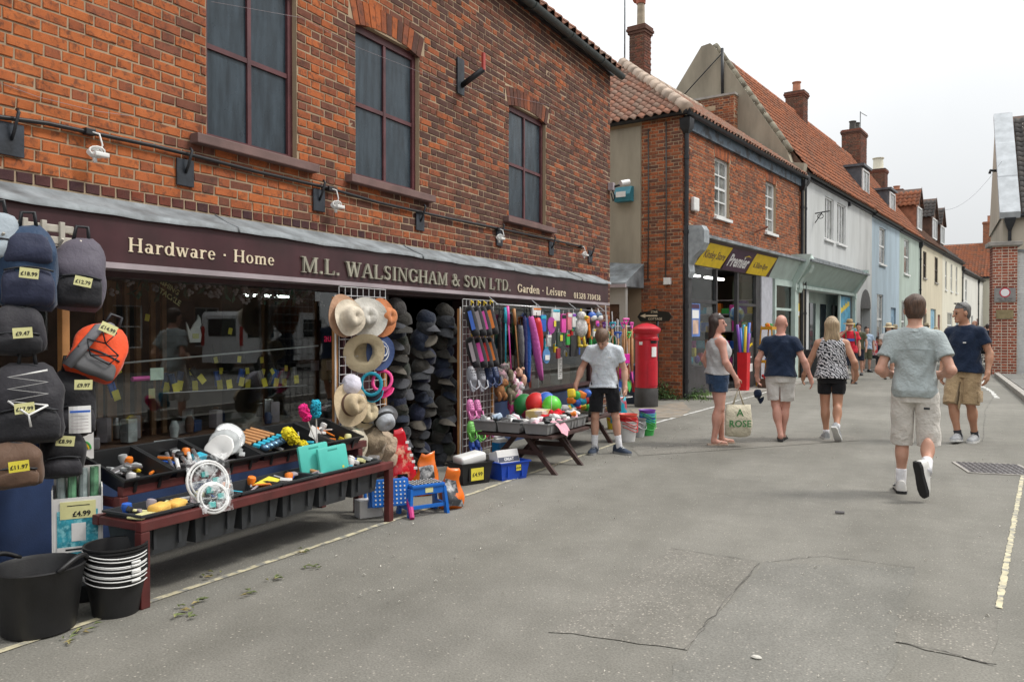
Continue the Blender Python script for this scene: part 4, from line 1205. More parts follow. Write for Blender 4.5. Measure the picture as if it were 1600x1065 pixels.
mb = MB(); wall_mesh(mb, -3.4, -1.98, 7.0, 8.9, [], FMY(-.42), .3); cb = mb.build('chimney_breast', M_MORT, gab)
mb = MB()
for c in brick_cells(-3.4, -1.98, 7.0, 8.9, [(-2.95, -2.6, 8.5, 8.65)], jit=.1): add_brick(mb, FMY(-.42), c)
for c in brick_cells(-.42, -.12, 7.0, 8.9, jit=.1): add_brick(mb, FX(-1.98), c)
mb.build('brickwork', MPI, cb)['kind'] = 'stuff'
mb = MB(); mb.box((-3.44, -.47, 8.9), (-1.94, -.1, 8.97)); mb.build('coping', M_KERB, cb)
mb = MB(); mb.tube([(-2.45, -.2, 8.95), (-2.46, -.2, 10.5)], .05, 8); mb.build('flue_pipe', M_BLK, gab, True)
mb = MB(); mb.tube([(-2.46, -.2, 10.35), (-3.3, -.25, 9.6), (-4.3, -.3, 8.7)], .02, 4); mb.build('cable', M_CABLE, gab, True)
mb = MB()
q0, q1 = Vector((-.38, .05, 6.98)), Vector((-2.82, .05, 10.72))
for i in range(12):
 a, b = q0.lerp(q1, i / 12), q0.lerp(q1, (i + .95) / 12)
 mb.tube([a, b + Vector((0, 0, .02))], .13, 6)
mb.build('verge_tiles', mat('mossy_verge', (.22, .2, .15), .95, var=.4, vs=4, bump=.6, bs=30), gab, True)['kind'] = 'stuff'
roof_front(grey, GL, GE + .02, -2.95, 10.6, MRI, y0=.22)
gutter(grey, .1, GL, GE)
chimney(grey, -2.95, 9.7, 10.2, 11.55, .75, .7, ((0, 0, .17, .45),))
downpipe(grey, .12, .0, GE - .1)
# shop front
SF = [gx_(RW(px, 520, .0)[0]) for px in (1262, 1272, 1290, 1300, 1325, 1338)]
c0, c1 = gx_(RW(1268, 405, .55)[0]), gx_(RW(1358, 432, .55)[0])
mb = MB(); mb.add([(.02, c0, 2.85), (.02, c1, 2.85), (.5, c1, 3.5), (.5, c0, 3.5), (.02, c0, 3.5), (.02, c1, 3.5)], [(0, 1, 2, 3), (0, 3, 4), (1, 5, 2), (3, 2, 5, 4), (0, 4, 5, 1)])
gf = mb.build('fascia', M_SAGE, grey)
mb = MB(); mb.box((.0, c0 - .05, 3.5), (.58, c1 + .05, 3.56)); mb.box((.0, c0, 3.561), (.4, c1, 3.68)); mb.build('cornice', M_LEAD, gf)
mb = MB(); mb.box((.0, c0 - .1, 2.75), (.1, c1, 2.85)); mb.build('fascia_trim', M_SAGE2, gf)
for a, b in ((c0 - .12, c0), (c1 - .22, c1)):
 mb = MB(); prof = [(0, 2.6), (.14, 2.65), (.14, 2.85), (.5, 3.45), (.56, 3.7), (0, 3.72)]
 mb.add([(x, a, z) for x, z in prof] + [(x, b, z) for x, z in prof], [tuple(range(6))[::-1], tuple(range(6, 12))] + [(i, (i + 1) % 6, 6 + (i + 1) % 6, 6 + i) for i in range(6)])
 mb.build('console_bracket', M_SAGE2, gf)
 mb = MB(); mb.box((.0, a + .01, 0.05), (.12, b - .01, 2.74)); mb.build('shop_pilaster', M_SAGE2, grey)
mb = MB(); mb.box((-.55, gx_(9.8), .0), (-.5, gx_(15.6), 2.8)); mb.build('recess_back', M_SAGE2, grey)
for y_, m_ in ((gx_(10.6), M_PANE), (gx_(11.6), M_PANE), (gx_(13.0), M_PANE), (gx_(14.6), M_PANE)):
 mb = MB(); mb.box((-.49, y_, .4), (-.46, y_ + .7, 2.4)); mb.build('shop_door_pane', m_, grey)
for a in (c0 + .35, gx_(13.7)):
 mb = MB(); mb.box((-.06, a, .05), (.0, a + .15, 2.74)); mb.build('shop_mullion', M_SAGE2, grey)
mb = MB(); mb.box((-.05, gx_(13.86), .6), (-.03, gx_(15.4), 2.7)); mb.build('shop_poster', mat('blue_poster', (.08, .3, .45), .5, var=.3, vs=3), grey)
for i in range(8):
 mb = MB(); mb.box((-.028, gx_(14.0) + i * .16, 2.1 + i * .04), (-.024, gx_(14.0) + i * .16 + .11, 2.3 + i * .04 - .05 * (i % 2))); mb.build('poster_print', M_YEL, grey)
# arched passage
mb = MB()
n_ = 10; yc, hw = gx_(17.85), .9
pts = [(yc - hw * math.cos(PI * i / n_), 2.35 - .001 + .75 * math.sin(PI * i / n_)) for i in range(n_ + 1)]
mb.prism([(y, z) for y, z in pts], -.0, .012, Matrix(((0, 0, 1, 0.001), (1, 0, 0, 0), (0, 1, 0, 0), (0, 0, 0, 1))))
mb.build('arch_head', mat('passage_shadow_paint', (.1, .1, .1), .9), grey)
mb = MB(); mb.box((-1.4, yc - .95, 0), (-1.35, yc + .95, 3)); mb.build('passage_wall', M_RGREY, grey)
text('12', .5, M_BLK, grey, face_x(-1.34, yc - .4, 2.0), bold=.01)
mb = MB(); mb.tube([(.03, gx_(10.3), 5.2), (.5, gx_(10.3), 5.25)], .02, 6); mb.tube([(.03, gx_(10.3), 4.9), (.25, gx_(10.3), 5.22)], .015, 6)
mb.tube([(.2 + .09 * math.cos(i * .6), gx_(10.3), 5.1 + .07 * math.sin(i * .6)) for i in range(11)], .013, 5); mb.build('sign_bracket', M_BLK, grey, True)
mb = MB(); mb.bbox((.04, gx_(14.9), 6.08), (.1, .14, .14), .01); mb.build('junction_box', M_BLK, grey)
# ---------------------------------------------------------------- dormers
def dormer(root, y0, y1, xf, z0, z1, kind, mt=None, cheek=None):
 """roof dormer with front window facing the street; kind 'flat' or 'gable'"""
 back = xf - (z1 + 1.0 - z0) / 1.3
 mb = MB(); mb.box((back, y0, z0 - .3), (xf, y1, z1)); d = mb.build('dormer', cheek or M_SLATE, root)
 win_fr = lambda u, z, dd: (xf + .02 + dd, u, z)
 w_ = win(root, y0 + .06, y1 - .06, z0 + .05, z1 - .08, 2, 1, M_WFR, M_PANEL, d=.03, fr=win_fr, sill=False, t=.07)
 if kind == 'flat':
  mb = MB(); mb.box((back, y0 - .1, z1), (xf + .15, y1 + .1, z1 + .1)); mb.build('dormer_roof', M_SLATE, root)
 else:
  yc = (y0 + y1) / 2; zt = z1 + (y1 - y0) * .62
  mb = MB(); mb.add([(xf, y0, z1), (xf, y1, z1), (xf, yc, zt)], [(0, 1, 2)]); mb.add([(xf + .16, y0 - .15, z1 - .1), (xf + .16, yc, zt + .03), (xf + .16, yc, zt + .16), (xf + .16, y0 - .15, z1 + .03), (xf + .16, y1 + .15, z1 - .1), (xf + .16, y1 + .15, z1 + .03)], [(0, 1, 2, 3), (1, 4, 5, 2)])
  mb.build('dormer_gable', M_WOODD, root)
  for yy, s_ in ((y0 - .15, 1), (y1 + .15, -1)):
   o_ = Vector((xf + .16, yy, z1 - .02)) if s_ > 0 else Vector((back, yy, z1 - .02))
   uu = (-1, 0, 0) if s_ > 0 else (1, 0, 0)
   vv = (0, (yc - yy), zt - z1 + .1)
   mb = MB(); q = [Vector((xf + .16, yy, z1 - .05)), Vector((back, yy, z1 - .05)), Vector((back, yc, zt + .05)), Vector((xf + .16, yc, zt + .05))]
   mb.add(q, [(0, 1, 2, 3)]); mb.build('dormer_roof', M_WOODD, root)
   tile_roof(o_, uu, vv, xf + .16 - back, Vector(vv).length, root, mt)
 return d
# ---------------------------------------------------------------- blue, green, cream and white houses
def plain_house(name, label, y0, y1, eave, mw, wins, doors, mtile, zr, xr=-2.95, ridge_y1=None, **k):
 hs = [(a - y0, b - y0, c, d) for a, b, c, d, *_ in wins + doors]
 root, L = house(name, label, y0, y1, eave, mw, hs)
 for wv in wins:
  a, b, c, d = wv[:4]; nx, nz, mf = (wv[4:] + (1, 2, M_WFR))[:3] if len(wv) > 4 else (1, 2, M_WFR)
  win(root, a - y0, b - y0, c, d, nx, nz, mf, M_PANEL if mf is M_WFR else M_PANE, d=-.07, t=.06, bar=.04)
 for dv in doors:
  a, b, c, d, m_ = dv
  mb = MB(); mb.bbox((-.1, (a + b) / 2 - y0, (c + d) / 2), (.05, b - a - .02, d - c - .02), .01); do = mb.build('door', m_, root)
  for s_ in (-1, 1):
   for zz in (.3, .7):
    mb = MB(); mb.bbox((-.07, (a + b) / 2 - y0 + s_ * (b - a) * .22, c + (d - c) * zz), (.03, (b - a) * .3, (d - c) * .28), .012); mb.build('door_panel', m_, do)
 roof_front(root, L, eave + .02, xr, zr, mtile)
 gutter(root, 0, L, eave)
 return root, L
M_BDOOR = mat('blue_door_paint', (.2, .33, .45), .5)
M_DWF = mat('dark_wood_window', (.05, .035, .03), .5)
M_RDOOR = mat('dark_red_door', (.18, .02, .03), .5)
M_LBLUE = mat('light_blue_shop_paint', (.2, .38, .5), .5)
blue, BL = plain_house('blue_house', 'pale blue rendered cottage beyond the arched passage', 18.97, 25.0, 6.25, M_RBLUE, [(20.4, 21.7, 4.3, 5.85), (20.0, 21.3, .9, 3.0)], [(23.0, 24.2, 0, 2.5, M_BDOOR)], MRI, 10.55)
green, GRL = plain_house('green_house', 'sage green rendered cottage with a dark downpipe', 25.02, 30.85, 6.22, M_RGREEN, [(26.2, 27.6, 4.2, 5.9), (25.6, 26.6, .9, 2.9), (27.8, 29.4, 2.5, 3.1)], [(28.2, 29.3, 0, 2.3, M_DWF)], MRI, 10.5)
downpipe(green, GRL - .25, 0, 6.1)
cream, CRL = plain_house('cream_house', 'cream rendered house with dark casements and blue framed shop door', 30.87, 39.2, 6.22, M_RCREAM, [(31.8, 33.0, 4.3, 5.75, 1, 2, M_DWF), (36.0, 37.3, 4.25, 5.75, 1, 2, M_DWF)], [(32.0, 33.2, 0, 2.4, M_DWF), (34.6, 36.6, 0, 2.7, M_LBLUE), (37.4, 38.4, 0, 2.4, M_RDOOR)], MBRI, 9.6)
ivory, IVL = plain_house('ivory_house', 'narrow windowed ivory house behind the man in navy', 39.22, 49.2, 6.2, M_RCREAM2, [(40.4, 41.2, 4.0, 5.8), (43.0, 43.8, 4.0, 5.8), (45.6, 46.4, 4.0, 5.8), (41.5, 44, 1, 2.6)], [(46.0, 47.2, 0, 2.3, M_BDOOR)], MGI, 9.0)
downpipe(ivory, IVL - .3, 0, 6.0)
white, WHL = plain_house('white_house', 'white rendered house near the end of the terrace', 49.22, 64.0, 5.7, M_RWHITE, [(51, 52.2, 3.6, 5.2), (55, 56.4, 1, 2.6)], [(53.0, 54.2, 0, 2.4, M_DWF), (59, 60.5, 0, 2.4, M_RDOOR)], MGI, 8.0)
downpipe(white, 10.5, 0, 5.6)
dormer(blue, gx_(RW(1345, 280, -.6)[0]) + GY0 - 18.97, gx_(RW(1356, 280, -.6)[0]) + GY0 - 18.97, -.6, 7.2, 8.35, 'flat')
y_ = [RW(px, 300, -.6)[0] for px in (1388, 1397, 1432, 1439, 1456, 1463, 1469, 1475)]
dormer(green, y_[0] - 25.02, y_[1] - 25.02, -.6, 7.15, 8.2, 'flat')
M_TCHEEK = mat('tile_hung_cheek', (.36, .14, .08), .85, var=.25, vs=5)
dormer(cream, y_[2] - 30.87, y_[3] - 30.87, -.6, 7.1, 8.5, 'gable', MRI, M_TCHEEK)
dormer(ivory, y_[4] - 39.22, y_[5] - 39.22, -.6, 7.1, 8.5, 'gable', MGI, M_WOODD)
dormer(ivory, y_[6] - 39.22, y_[7] - 39.22, -.6, 7.1, 8.4, 'gable', MGI, M_WOODD)
chimney(green, -2.95, 4.2, 10.0, 12.0, .95, 1.5, ((0, -.4, .17, .5), (0, 0.1, .14, .4), (0, .5, .17, .6)), mat('dark_pot', (.06, .055, .05), .8))
mb = MB(); mb.tube([(-2.95, 5.6, 9.8), (-2.95, 5.6, 13.4)], .025, 5); mb.tube([(-2.95, 5.6, 13.35), (-2.95, 7.2, 13.5)], .02, 5); mb.build('television_aerial', M_LEAD, green)
chimney(cream, -2.95, 4.5, 9.2, 11.0, .9, .9, ((0, 0, .3, .7),), M_RCREAM2)
chimney(ivory, -2.95, 2.0, 8.6, 10.6, .9, .9, ((0, 0, .2, .3),))
chimney(ivory, -2.95, 8.0, 8.6, 10.4, .8, .8, ((0, 0, .2, .3),))
# house across the end of the street
ep = row_pt(-1.0, 64.5)
end = thing('end_house', 'cream house with orange tiled roof closing the far end of the street', 'house', ep, -A2)
mb = MB(); wall_mesh(mb, 0, 9, 0, 6.1, [(2.2, 3.2, 3.6, 5.1), (1.6, 2.6, 0, 2.3), (4.5, 5.5, .9, 2.4)], FMY(), .3, 0); mb.box((0, .31, 0), (.3, 6, 6.1)); mb.box((8.7, .31, 0), (9, 6, 6.1)); mb.build('wall', M_RCREAM2, end)
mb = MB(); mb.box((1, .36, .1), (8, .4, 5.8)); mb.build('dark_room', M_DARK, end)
win(end, 2.2, 3.2, 3.6, 5.1, 2, 2, fr=FMY(), d=-.08); win(end, 4.5, 5.5, .9, 2.4, 2, 2, fr=FMY(), d=-.08)
mb = MB(); mb.bbox((2.1, .1, 1.15), (.98, .06, 2.28), .01); mb.build('door', M_RDOOR, end)
mb = MB(); mb.add([(-.3, -.25, 6.1), (9.2, -.25, 6.1), (9.2, 3.6, 9.4), (-3.4, 3.6, 9.4), (-.3, 7, 6.1), (9.2, 7, 6.1)], [(0, 1, 2, 3), (3, 2, 5, 4)]); er = mb.build('roof', M_WOODD, end)
tile_roof((-3.4, -.3, 6.12), (1, 0, 0), (0, 3.85, 3.3), 12.5, 5.0, er, MRI, inside=lambda a, b: a > 3.1 - b * .62)
mb = MB(); mb.box((-.3, -.3, 5.95), (9.2, -.2, 6.12)); mb.build('gutter', M_BLK, end)
chimney(end, 1.4, 3.4, 8.6, 11.2, 1.5, 1.1, ((-.3, 0, .15, .6),), None, MRI)
# ================================================================ right side of the street
PR2 = [(0, (.52, .15, .08)), (.4, (.43, .12, .07)), (.75, (.3, .09, .06)), (1, (.2, .07, .055))]
MPRO = brick_mat('new_red_brick', PR2, 'object', .12, 1.5, 0, .2)
M_INK0 = mat('sign_ink', (.02, .02, .02), .6)
pc = G(1569, 585)
pier = thing('brick_pier', 'tall red brick pier with stone cap and traffic sign plate', 'pier', (pc.x, pc.y, 0), R(4))
PW, PH = .72, 4.3
mb = MB(); mb.box((-PW / 2 + .005, .004, 0), (PW / 2 - .005, PW, PH)); core = mb.build('pier_core', mat('pale_new_mortar', (.6, .53, .43), .95), pier)
def pier_bricks(fr, a, b):
 k = 0; z = 0
 while z < PH - .05:
  u = a; row_ = [.225, .1, .225, .1, .225] if k % 2 == 0 else [.1, .225, .21, .225, .1]
  s_ = (b - a) / sum(row_)
  for r_ in row_:
   mb = MB(); add_brick(mb, fr, (u + .01, u + r_ * s_ - .01, z + .012, z + .081), proud=.003)
   mb.build('brick', MPRO, core); u += r_ * s_
  z += .093; k += 1
pier_bricks(FMY(0), -PW / 2, PW / 2)
mb = MB()
for c in brick_cells(0, PW, 0, PH, course=.093, jit=.02): add_brick(mb, lambda u, z, d: (-PW / 2 - d, u, z), c)
mb.build('brickwork', MPRO, core)['kind'] = 'stuff'
mb = MB(); mb.bbox((0, PW / 2, PH + .07), (PW + .26, PW + .26, .14), .02); mb.build('cap_stone', M_KERB, pier)
g = WX(1565, 468, pc.x)
sgn = thing('traffic_sign', 'grey plate with red ring no vehicles sign on the brick pier', 'sign', (pc.x, pc.y - .025, 0), R(4))
zc = 1.5 + (515 - 461) / F_PX * 26.9
mb = MB(); mb.bbox((0, 0, zc), (.62, .02, .46), .008); pl_ = mb.build('plate', mat('sign_grey', (.25, .24, .23), .5), sgn)
mb = MB(); mb.lathe([(.16, 0), (.16, .006)], 24, TR(0, -.011, zc + .08, R(90))); mb.build('ring', mat('sign_red', (.55, .02, .05), .45), pl_)
mb = MB(); mb.lathe([(.125, .007), (.125, .011)], 24, TR(0, -.011, zc + .08, R(90))); mb.build('disc', M_WHT, pl_)
text('Mon - Saturday', .07, M_INK0, pl_, face_my(0, -.0125, zc - .12)); text('10am to 4pm', .07, M_INK0, pl_, face_my(0, -.0125, zc - .185))
zc2 = 1.5 + (515 - 491) / F_PX * 26.9
mb = MB(); mb.bbox((0, 0, 0), (.5, .02, .3), .006)
tag(mb.build('brass_plaque', mat('dull_brass', (.3, .24, .13), .5, .5, var=.2), loc=(pc.x, pc.y - .028, zc2), rot=(0, 0, R(4))), 'small dull brass plaque on the brick pier below the traffic sign', 'plaque')
# white painted wall beside the pier and the rendered house above it
gw = thing('garden_wall', 'white painted brick garden wall to the right of the pier', 'wall', (pc.x + PW / 2 + .01, pc.y + .25, 0), R(2))
mb = MB(); mb.box((0, .012, 0), (6, .35, 4.1)); core = mb.build('wall_core', M_RWHITE, gw)
mb = MB()
for c in brick_cells(0, 3.0, 0, 4.1): add_brick(mb, FMY(.0), c)
o = mb.build('brickwork', mat('white_brick_paint', (.62, .63, .63), .7, var=.1, vs=3), core); o['kind'] = 'stuff'
mb = MB(); mb.box((-.02, -.06, 4.1), (6, .4, 4.18)); mb.build('coping', M_LEAD, gw)
hp = Vector((2.12, 33.2, 0))
rh = thing('rendered_house', 'cream rendered house with lead clad verge at the right edge', 'house', hp, 0)
mb = MB(); mb.box((0, 0, 0), (8, .3, 5.55)); mb.box((0, .301, 0), (.3, 7, 5.55)); mb.add([(0.001, .3, 5.55), (.0, 7, 5.55), (0, 3.6, 9.7)], [(0, 1, 2)]); mb.add([(-.06, -.1, 5.5), (-.06, 7.1, 5.5), (-.06, 3.6, 9.78)], [(0, 1, 2)]); mb.build('wall', render_mat('warm_render', (.5, .45, .37), .2), rh)
mb = MB(); mb.add([(-.05, -.2, 5.5), (8, -.2, 5.5), (8, 3.6, 9.8), (-.05, 3.6, 9.8), (-.05, 7.2, 5.5), (8, 7.2, 5.5)], [(0, 1, 2, 3), (3, 2, 5, 4), (1, 5, 2)]); rr = mb.build('roof', M_WOODD, rh)
tile_roof((.55, -.22, 5.55), (1, 0, 0), (0, 3.8, 4.3), 3.5, 5.7, rr, MGI)
mb = MB()
v0, v1 = Vector((0, -.25, 5.5)), Vector((0, 3.6, 9.85)); up_ = Vector((0, -.74, .66)) * .16
mb.loft([[v + Vector((-.12, 0, -.1)), v + Vector((-.12, 0, 0)) + up_, v + Vector((.5, 0, 0)) + up_, v + Vector((.5, 0, -.1))] for v in (v0, v0.lerp(v1, .33), v0.lerp(v1, .34) + up_ * .12, v0.lerp(v1, .67) + up_ * .12, v0.lerp(v1, .68), v1)])
mb.build('lead_verge', mat('pale_lead', (.44, .47, .49), .6, var=.15, vs=3, bump=.3, bs=15), rr)
mb = MB(); mb.tube([(0, -.2, 5.48), (8, -.2, 5.48)], .075, 8); mb.tube([(.2, -.12, 5.4), (.2, -.09, 4.9), (.2, -.09, 0)], .055, 8); mb.loft([[(.2 + a * s_, -.12 + b * s_, z) for a, b in ((-1, -1), (1, -1), (1, 1), (-1, 1))] for s_, z in ((.06, 5.0), (.16, 5.3), (.17, 5.42))]); mb.build('gutter', M_BLK, rh, 40)
g0 = WX(1572, 250, hp.x - .15)
mb = MB(); mb.tube([(-.1, 1.6, 7.4), (-.32, 1.5, 7.42), (-.34, 1.5, 7.3)], .05, 6); mb.build('wall_light', M_BLK, rh, True)
# wire across the street
a, b = Vector((hp.x, 34, 7.6)), row_pt(-1, 36, 9.6)
mb = MB(); mb.tube([a.lerp(b, t / 20) - Vector((0, 0, 1.4 * (1 - (2 * t / 20 - 1) ** 2))) for t in range(21)], .005, 4)
tag(mb.build('overhead_wire', M_CABLE), 'thin sagging wire strung across the street against the sky', 'wire')
# houses opposite, behind the camera: what the panes mirror
op = thing('opposite_house', 'brown brick houses facing the hardware shop across the street', 'house', (13.0, 0, 0), 0)
mb = MB(); oh = [(-9 + 3.2 * i, -7.9 + 3.2 * i, z0, z1) for i in range(11) for z0, z1 in ((.9, 2.3), (3.8, 5.2))]
wall_mesh(mb, -12, 26, 0, 6.2, oh, lambda u, z, d: (-d, u, z), .3, 0)
mb.build('wall', mat('opposite_brick', (.17, .1, .07), .9, var=.35, vs=2.5), op)
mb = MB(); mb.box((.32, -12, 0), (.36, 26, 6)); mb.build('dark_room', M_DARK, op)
mb = MB(); mb.add([(-.3, -12, 6.1), (-.3, 26, 6.1), (3.4, 26, 9.2), (3.4, -12, 9.2), (7, -12, 6.1), (7, 26, 6.1)], [(0, 1, 2, 3), (3, 2, 5, 4), (0, 3, 4), (1, 5, 2)]); mb.build('roof', mat('opposite_tiles', (.22, .1, .06), .9, var=.3, vs=2), op)
for a, b, c, d in oh:
 win(op, a, b, c, d, 2, 2, d=-.08, fr=lambda u, z, dd: (-dd, u, z), sill=False)
# white van parked opposite (mirrored in the shop window)
van = thing('parked_van', 'white van parked across the street, mirrored in the shop window', 'van', (9.8, 20.5, .1), 0)
M_VAN = mat('white_van_paint', (.75, .76, .77), .25, var=.03, bump=0)
M_TYRE = mat('tyre_rubber', (.015, .015, .016), .8)
mb = MB(); pts = [(-2.4, .35), (-2.4, 1.85), (-2.3, 1.98), (1.0, 1.98), (1.35, 1.85), (1.85, 1.15), (2.4, 1.0), (2.45, .4)]
mb.add([(-.9, y, z) for y, z in pts] + [(.9, y, z) for y, z in pts], [tuple(range(8)), tuple(range(8, 16))[::-1]] + [(i, 8 + i, 8 + (i + 1) % 8, (i + 1) % 8) for i in range(8)]); mb.build('body', M_VAN, van, 30)
for y0_, y1_ in ((-2.2, -1.1), (.3, 1.2)):
 mb = MB(); mb.box((-.912, y0_, 1.15), (-.9, y1_, 1.75)); mb.build('side_window', M_PANE, van)
mb = MB(); mb.box((-.6, -2.42, 1.2), (.6, -2.4, 1.75)); mb.build('rear_window', M_PANE, van)
for s_ in (-1, 1):
 mb = MB(); mb.box((s_ * .85 - .06, -2.43, .9), (s_ * .85 + .06, -2.4, 1.5)); mb.build('tail_light', mat('red_lamp_lens', (.5, .01, .01), .2), van)
 for y_ in (-1.5, 1.5):
  mb = MB(); mb.lathe([(.2, -.1), (.32, -.1), (.33, 0), (.32, .1), (.2, .1)], 16, TR(s_ * .85, y_, .32, 0, R(90))); wh = mb.build('wheel', M_TYRE, van, 40)
  mb = MB(); mb.lathe([(.0, -.07), (.2, -.07), (.2, .07), (0, .07)], 12, TR(s_ * .85, y_, .32, 0, R(90))); mb.build('rim', M_LEAD, wh)
# ================================================================ pillar box
pb = G(1011, 636)
M_PBR = mat('pillar_box_red', (.5, .012, .028), .38, var=.12, vs=4, bump=.08, bs=30)
box_ = thing('pillar_box', 'red pillar box with black base between the two shops', 'pillar box', (pb.x - .05, pb.y + .1, 0), R(12))
r0 = .215
mb = MB(); mb.lathe([(r0 + .015, 0), (r0 + .015, .34), (r0, .36), (r0, .38)], 32); mb.build('base', mat('black_box_base', (.035, .033, .032), .6, var=.3, vs=6), box_, 40)
mb = MB(); mb.lathe([(r0, .379), (r0, 1.3), (r0 + .015, 1.31), (r0 + .02, 1.34), (r0, 1.36), (r0, 1.42)], 32); bd = mb.build('body', M_PBR, box_, 40)
mb = MB(); mb.lathe([(r0, 1.41), (r0 + .05, 1.46), (r0 + .065, 1.49), (r0 + .06, 1.52), (r0 + .02, 1.55), (r0 * .8, 1.59), (r0 * .4, 1.62), (0.01, 1.63)], 32)
for i in range(40):
 a_ = 2 * PI * i / 40
 mb.bbox((math.cos(a_) * (r0 + .035), math.sin(a_) * (r0 + .035), 1.455), (.022, .03, .03), .004)
mb.build('cap', M_PBR, box_, 40)
def cyl_patch(name, m_, a0, a1, z0, z1, r_, th=.008, par=bd):
 mb = MB(); n_ = 8
 v = []
 for rr_ in (r_, r_ + th):
  for i in range(n_ + 1):
   a_ = R(a0 + (a1 - a0) * i / n_); v += [(math.cos(a_) * rr_, math.sin(a_) * rr_, z0), (math.cos(a_) * rr_, math.sin(a_) * rr_, z1)]
 k = 2 * (n_ + 1)
 f = [(k + 2 * i, k + 2 * i + 2, k + 2 * i + 3, k + 2 * i + 1) for i in range(n_)] + [(2 * i + 1, k + 2 * i + 1, k + 2 * i + 3, 2 * i + 3) for i in range(n_)] + [(2 * i, 2 * i + 2, k + 2 * i + 2, k + 2 * i) for i in range(n_)] + [(0, k, k + 1, 1), (k - 2, k - 1, 2 * k - 1, 2 * k - 2)]
 mb.add(v, f); return mb.build(name, m_, par, 40)
cyl_patch('posting_slot', M_BLK, -62, -18, 1.24, 1.29, r0, .006)
cyl_patch('slot_hood', M_PBR, -64, -16, 1.295, 1.32, r0, .04)
cyl_patch('collection_plate', M_WHT, -56, -26, .98, 1.17, r0, .012)
cyl_patch('door_edge', M_PBR, -75, -5, .42, .9, r0, .01)
cyl_patch('number_plate', M_WHT, -122, -104, 1.21, 1.27, r0, .007)
# dark bin beside it
bp = G(988, 634)
mb = MB(); mb.loft([[(-a, -a, z), (a, -a, z), (a, a, z), (-a, a, z)] for a, z in ((.2, 0), (.24, .72), (.26, .73), (.26, .78), (.22, .8))])
tag(mb.build('refuse_bin', mat('navy_bin', (.02, .035, .07), .5), loc=(bp.x - .15, bp.y + .6, 0), rot=(0, 0, R(10))), 'dark navy bin half hidden left of the pillar box', 'bin')
# weeds along the store wall
def weeds(name, label, ctr, n_, rx, ry, h, m_, blade=False):
 mb = MB()
 for i in range(n_):
  x, y = random.gauss(0, rx), random.gauss(0, ry)
  hh = h * random.uniform(.3, 1) * max(.25, 1 - (abs(x) / (3 * rx)))
  a = random.random() * 6.28; lean = random.uniform(.02, .12)
  if blade:
   w_ = .008
   p0, p1, p2 = Vector((x, y, 0)), Vector((x + lean * .4 * math.cos(a), y + lean * .4 * math.sin(a), hh * .6)), Vector((x + lean * math.cos(a), y + lean * math.sin(a), hh))
   s_ = Vector((-math.sin(a), math.cos(a), 0)) * w_
   mb.add([p0 - s_, p0 + s_, p1 + s_ * .7, p1 - s_ * .7, p2], [(0, 1, 2, 3), (3, 2, 4)])
  else:
   for k in range(5):
    z = hh * random.uniform(.1, 1); s_ = random.uniform(.02, .05)
    lm = leaf_mb(s_); mb.add(lm.v, lm.f, TR(x + random.uniform(-.06, .06), y + random.uniform(-.06, .06), z, random.uniform(-.9, .9), random.uniform(-.9, .9), random.random() * 6))
 o = mb.build(name, m_, loc=ctr)
 return tag(o, label, 'weeds', kind='stuff')
M_WEED = mat('weed_green', (.06, .12, .03), .8, var=.5, vs=8)
M_GRS = mat('verge_grass', (.12, .2, .05), .8, var=.5, vs=8)
wp = row_pt(-.35, -.25); weeds('weed_clump', 'leafy weeds growing at the foot of the store wall', (wp.x, wp.y, 0), 130, .2, .12, .55, M_WEED)
wp = row_pt(.22, .9); weeds('weed_clump', 'low grass and weeds below the store window', (wp.x, wp.y, .0), 500, .18, .5, .16, M_GRS, True)
wp = row_pt(.1, .5); weeds('weed_clump', 'leafy weeds by the store pilaster', (wp.x, wp.y, 0), 60, .08, .3, .3, M_WEED)
# ---------------------------------------------------------------- goods and notices at the store
def rowthing(name, label, cat, x, y, z=0, rz=0, group=None):
 p = row_pt(x, y, z); return thing(name, label, cat, p, -A2 + rz, group)
def poster(name, label, y0, y1, z0, z1, m_, x=.036, bits=(), cat='poster'):
 p = row_pt(x, (y0 + y1) / 2, (z0 + z1) / 2)
 t = thing(name, label, cat, p, -A2)
 w_, h_ = y1 - y0, z1 - z0
 mb = MB(); mb.box((0, -w_ / 2, -h_ / 2), (.006, w_ / 2, h_ / 2)); mb.build('sheet', m_, t)
 for i, (a, b, c, d, mm) in enumerate(bits):
  mb = MB(); mb.box((.007, -w_ / 2 + a * w_, -h_ / 2 + c * h_), (.009, -w_ / 2 + b * w_, -h_ / 2 + d * h_)); mb.build('print_block', mm, t)
 return t
M_NOT = mat('poster_blue', (.1, .2, .5), .4, var=.2, vs=4)
M_SKINP = mat('poster_flesh', (.6, .42, .33), .4, var=.2, vs=5)
yy = [RW(px, 540)[0] for px in (1075, 1091)]
poster('window_poster', 'tall blue ice cream poster in the store window', yy[0] + .05, yy[1], 1.35, 2.08, M_NOT, bits=((.1, .9, .85, .97, M_PUR), (.15, .85, .55, .8, M_WHT), (.2, .8, .08, .5, M_SKINP)))
poster('paper_notice', 'white paper notice in the store window beside the woman', RW(1107, 540)[0], RW(1113, 540)[0], 1.2, 1.45, M_WHT, cat='notice')
poster('paper_notice', 'second white notice by the store door frame', RW(1116, 540)[0], RW(1119, 540)[0], 1.25, 1.5, M_WHT, cat='notice')
poster('pink_notice', 'bright pink paper notice in the sage green window', RW(1207, 500)[0] + .3, RW(1222, 500)[0], 1.55, 1.85, mat('hot_pink', (.85, .1, .55), .5), x=.06, cat='notice')
poster('yellow_notice', 'small yellow and white notice on the brick strip by the downpipe', PL - .33, PL - .18, 1.9, 2.3, M_YEL, x=.012, bits=((.1, .9, .05, .4, M_WHT),), cat='notice')
M_RED = mat('red_plastic', (.6, .015, .02), .4, var=.08)
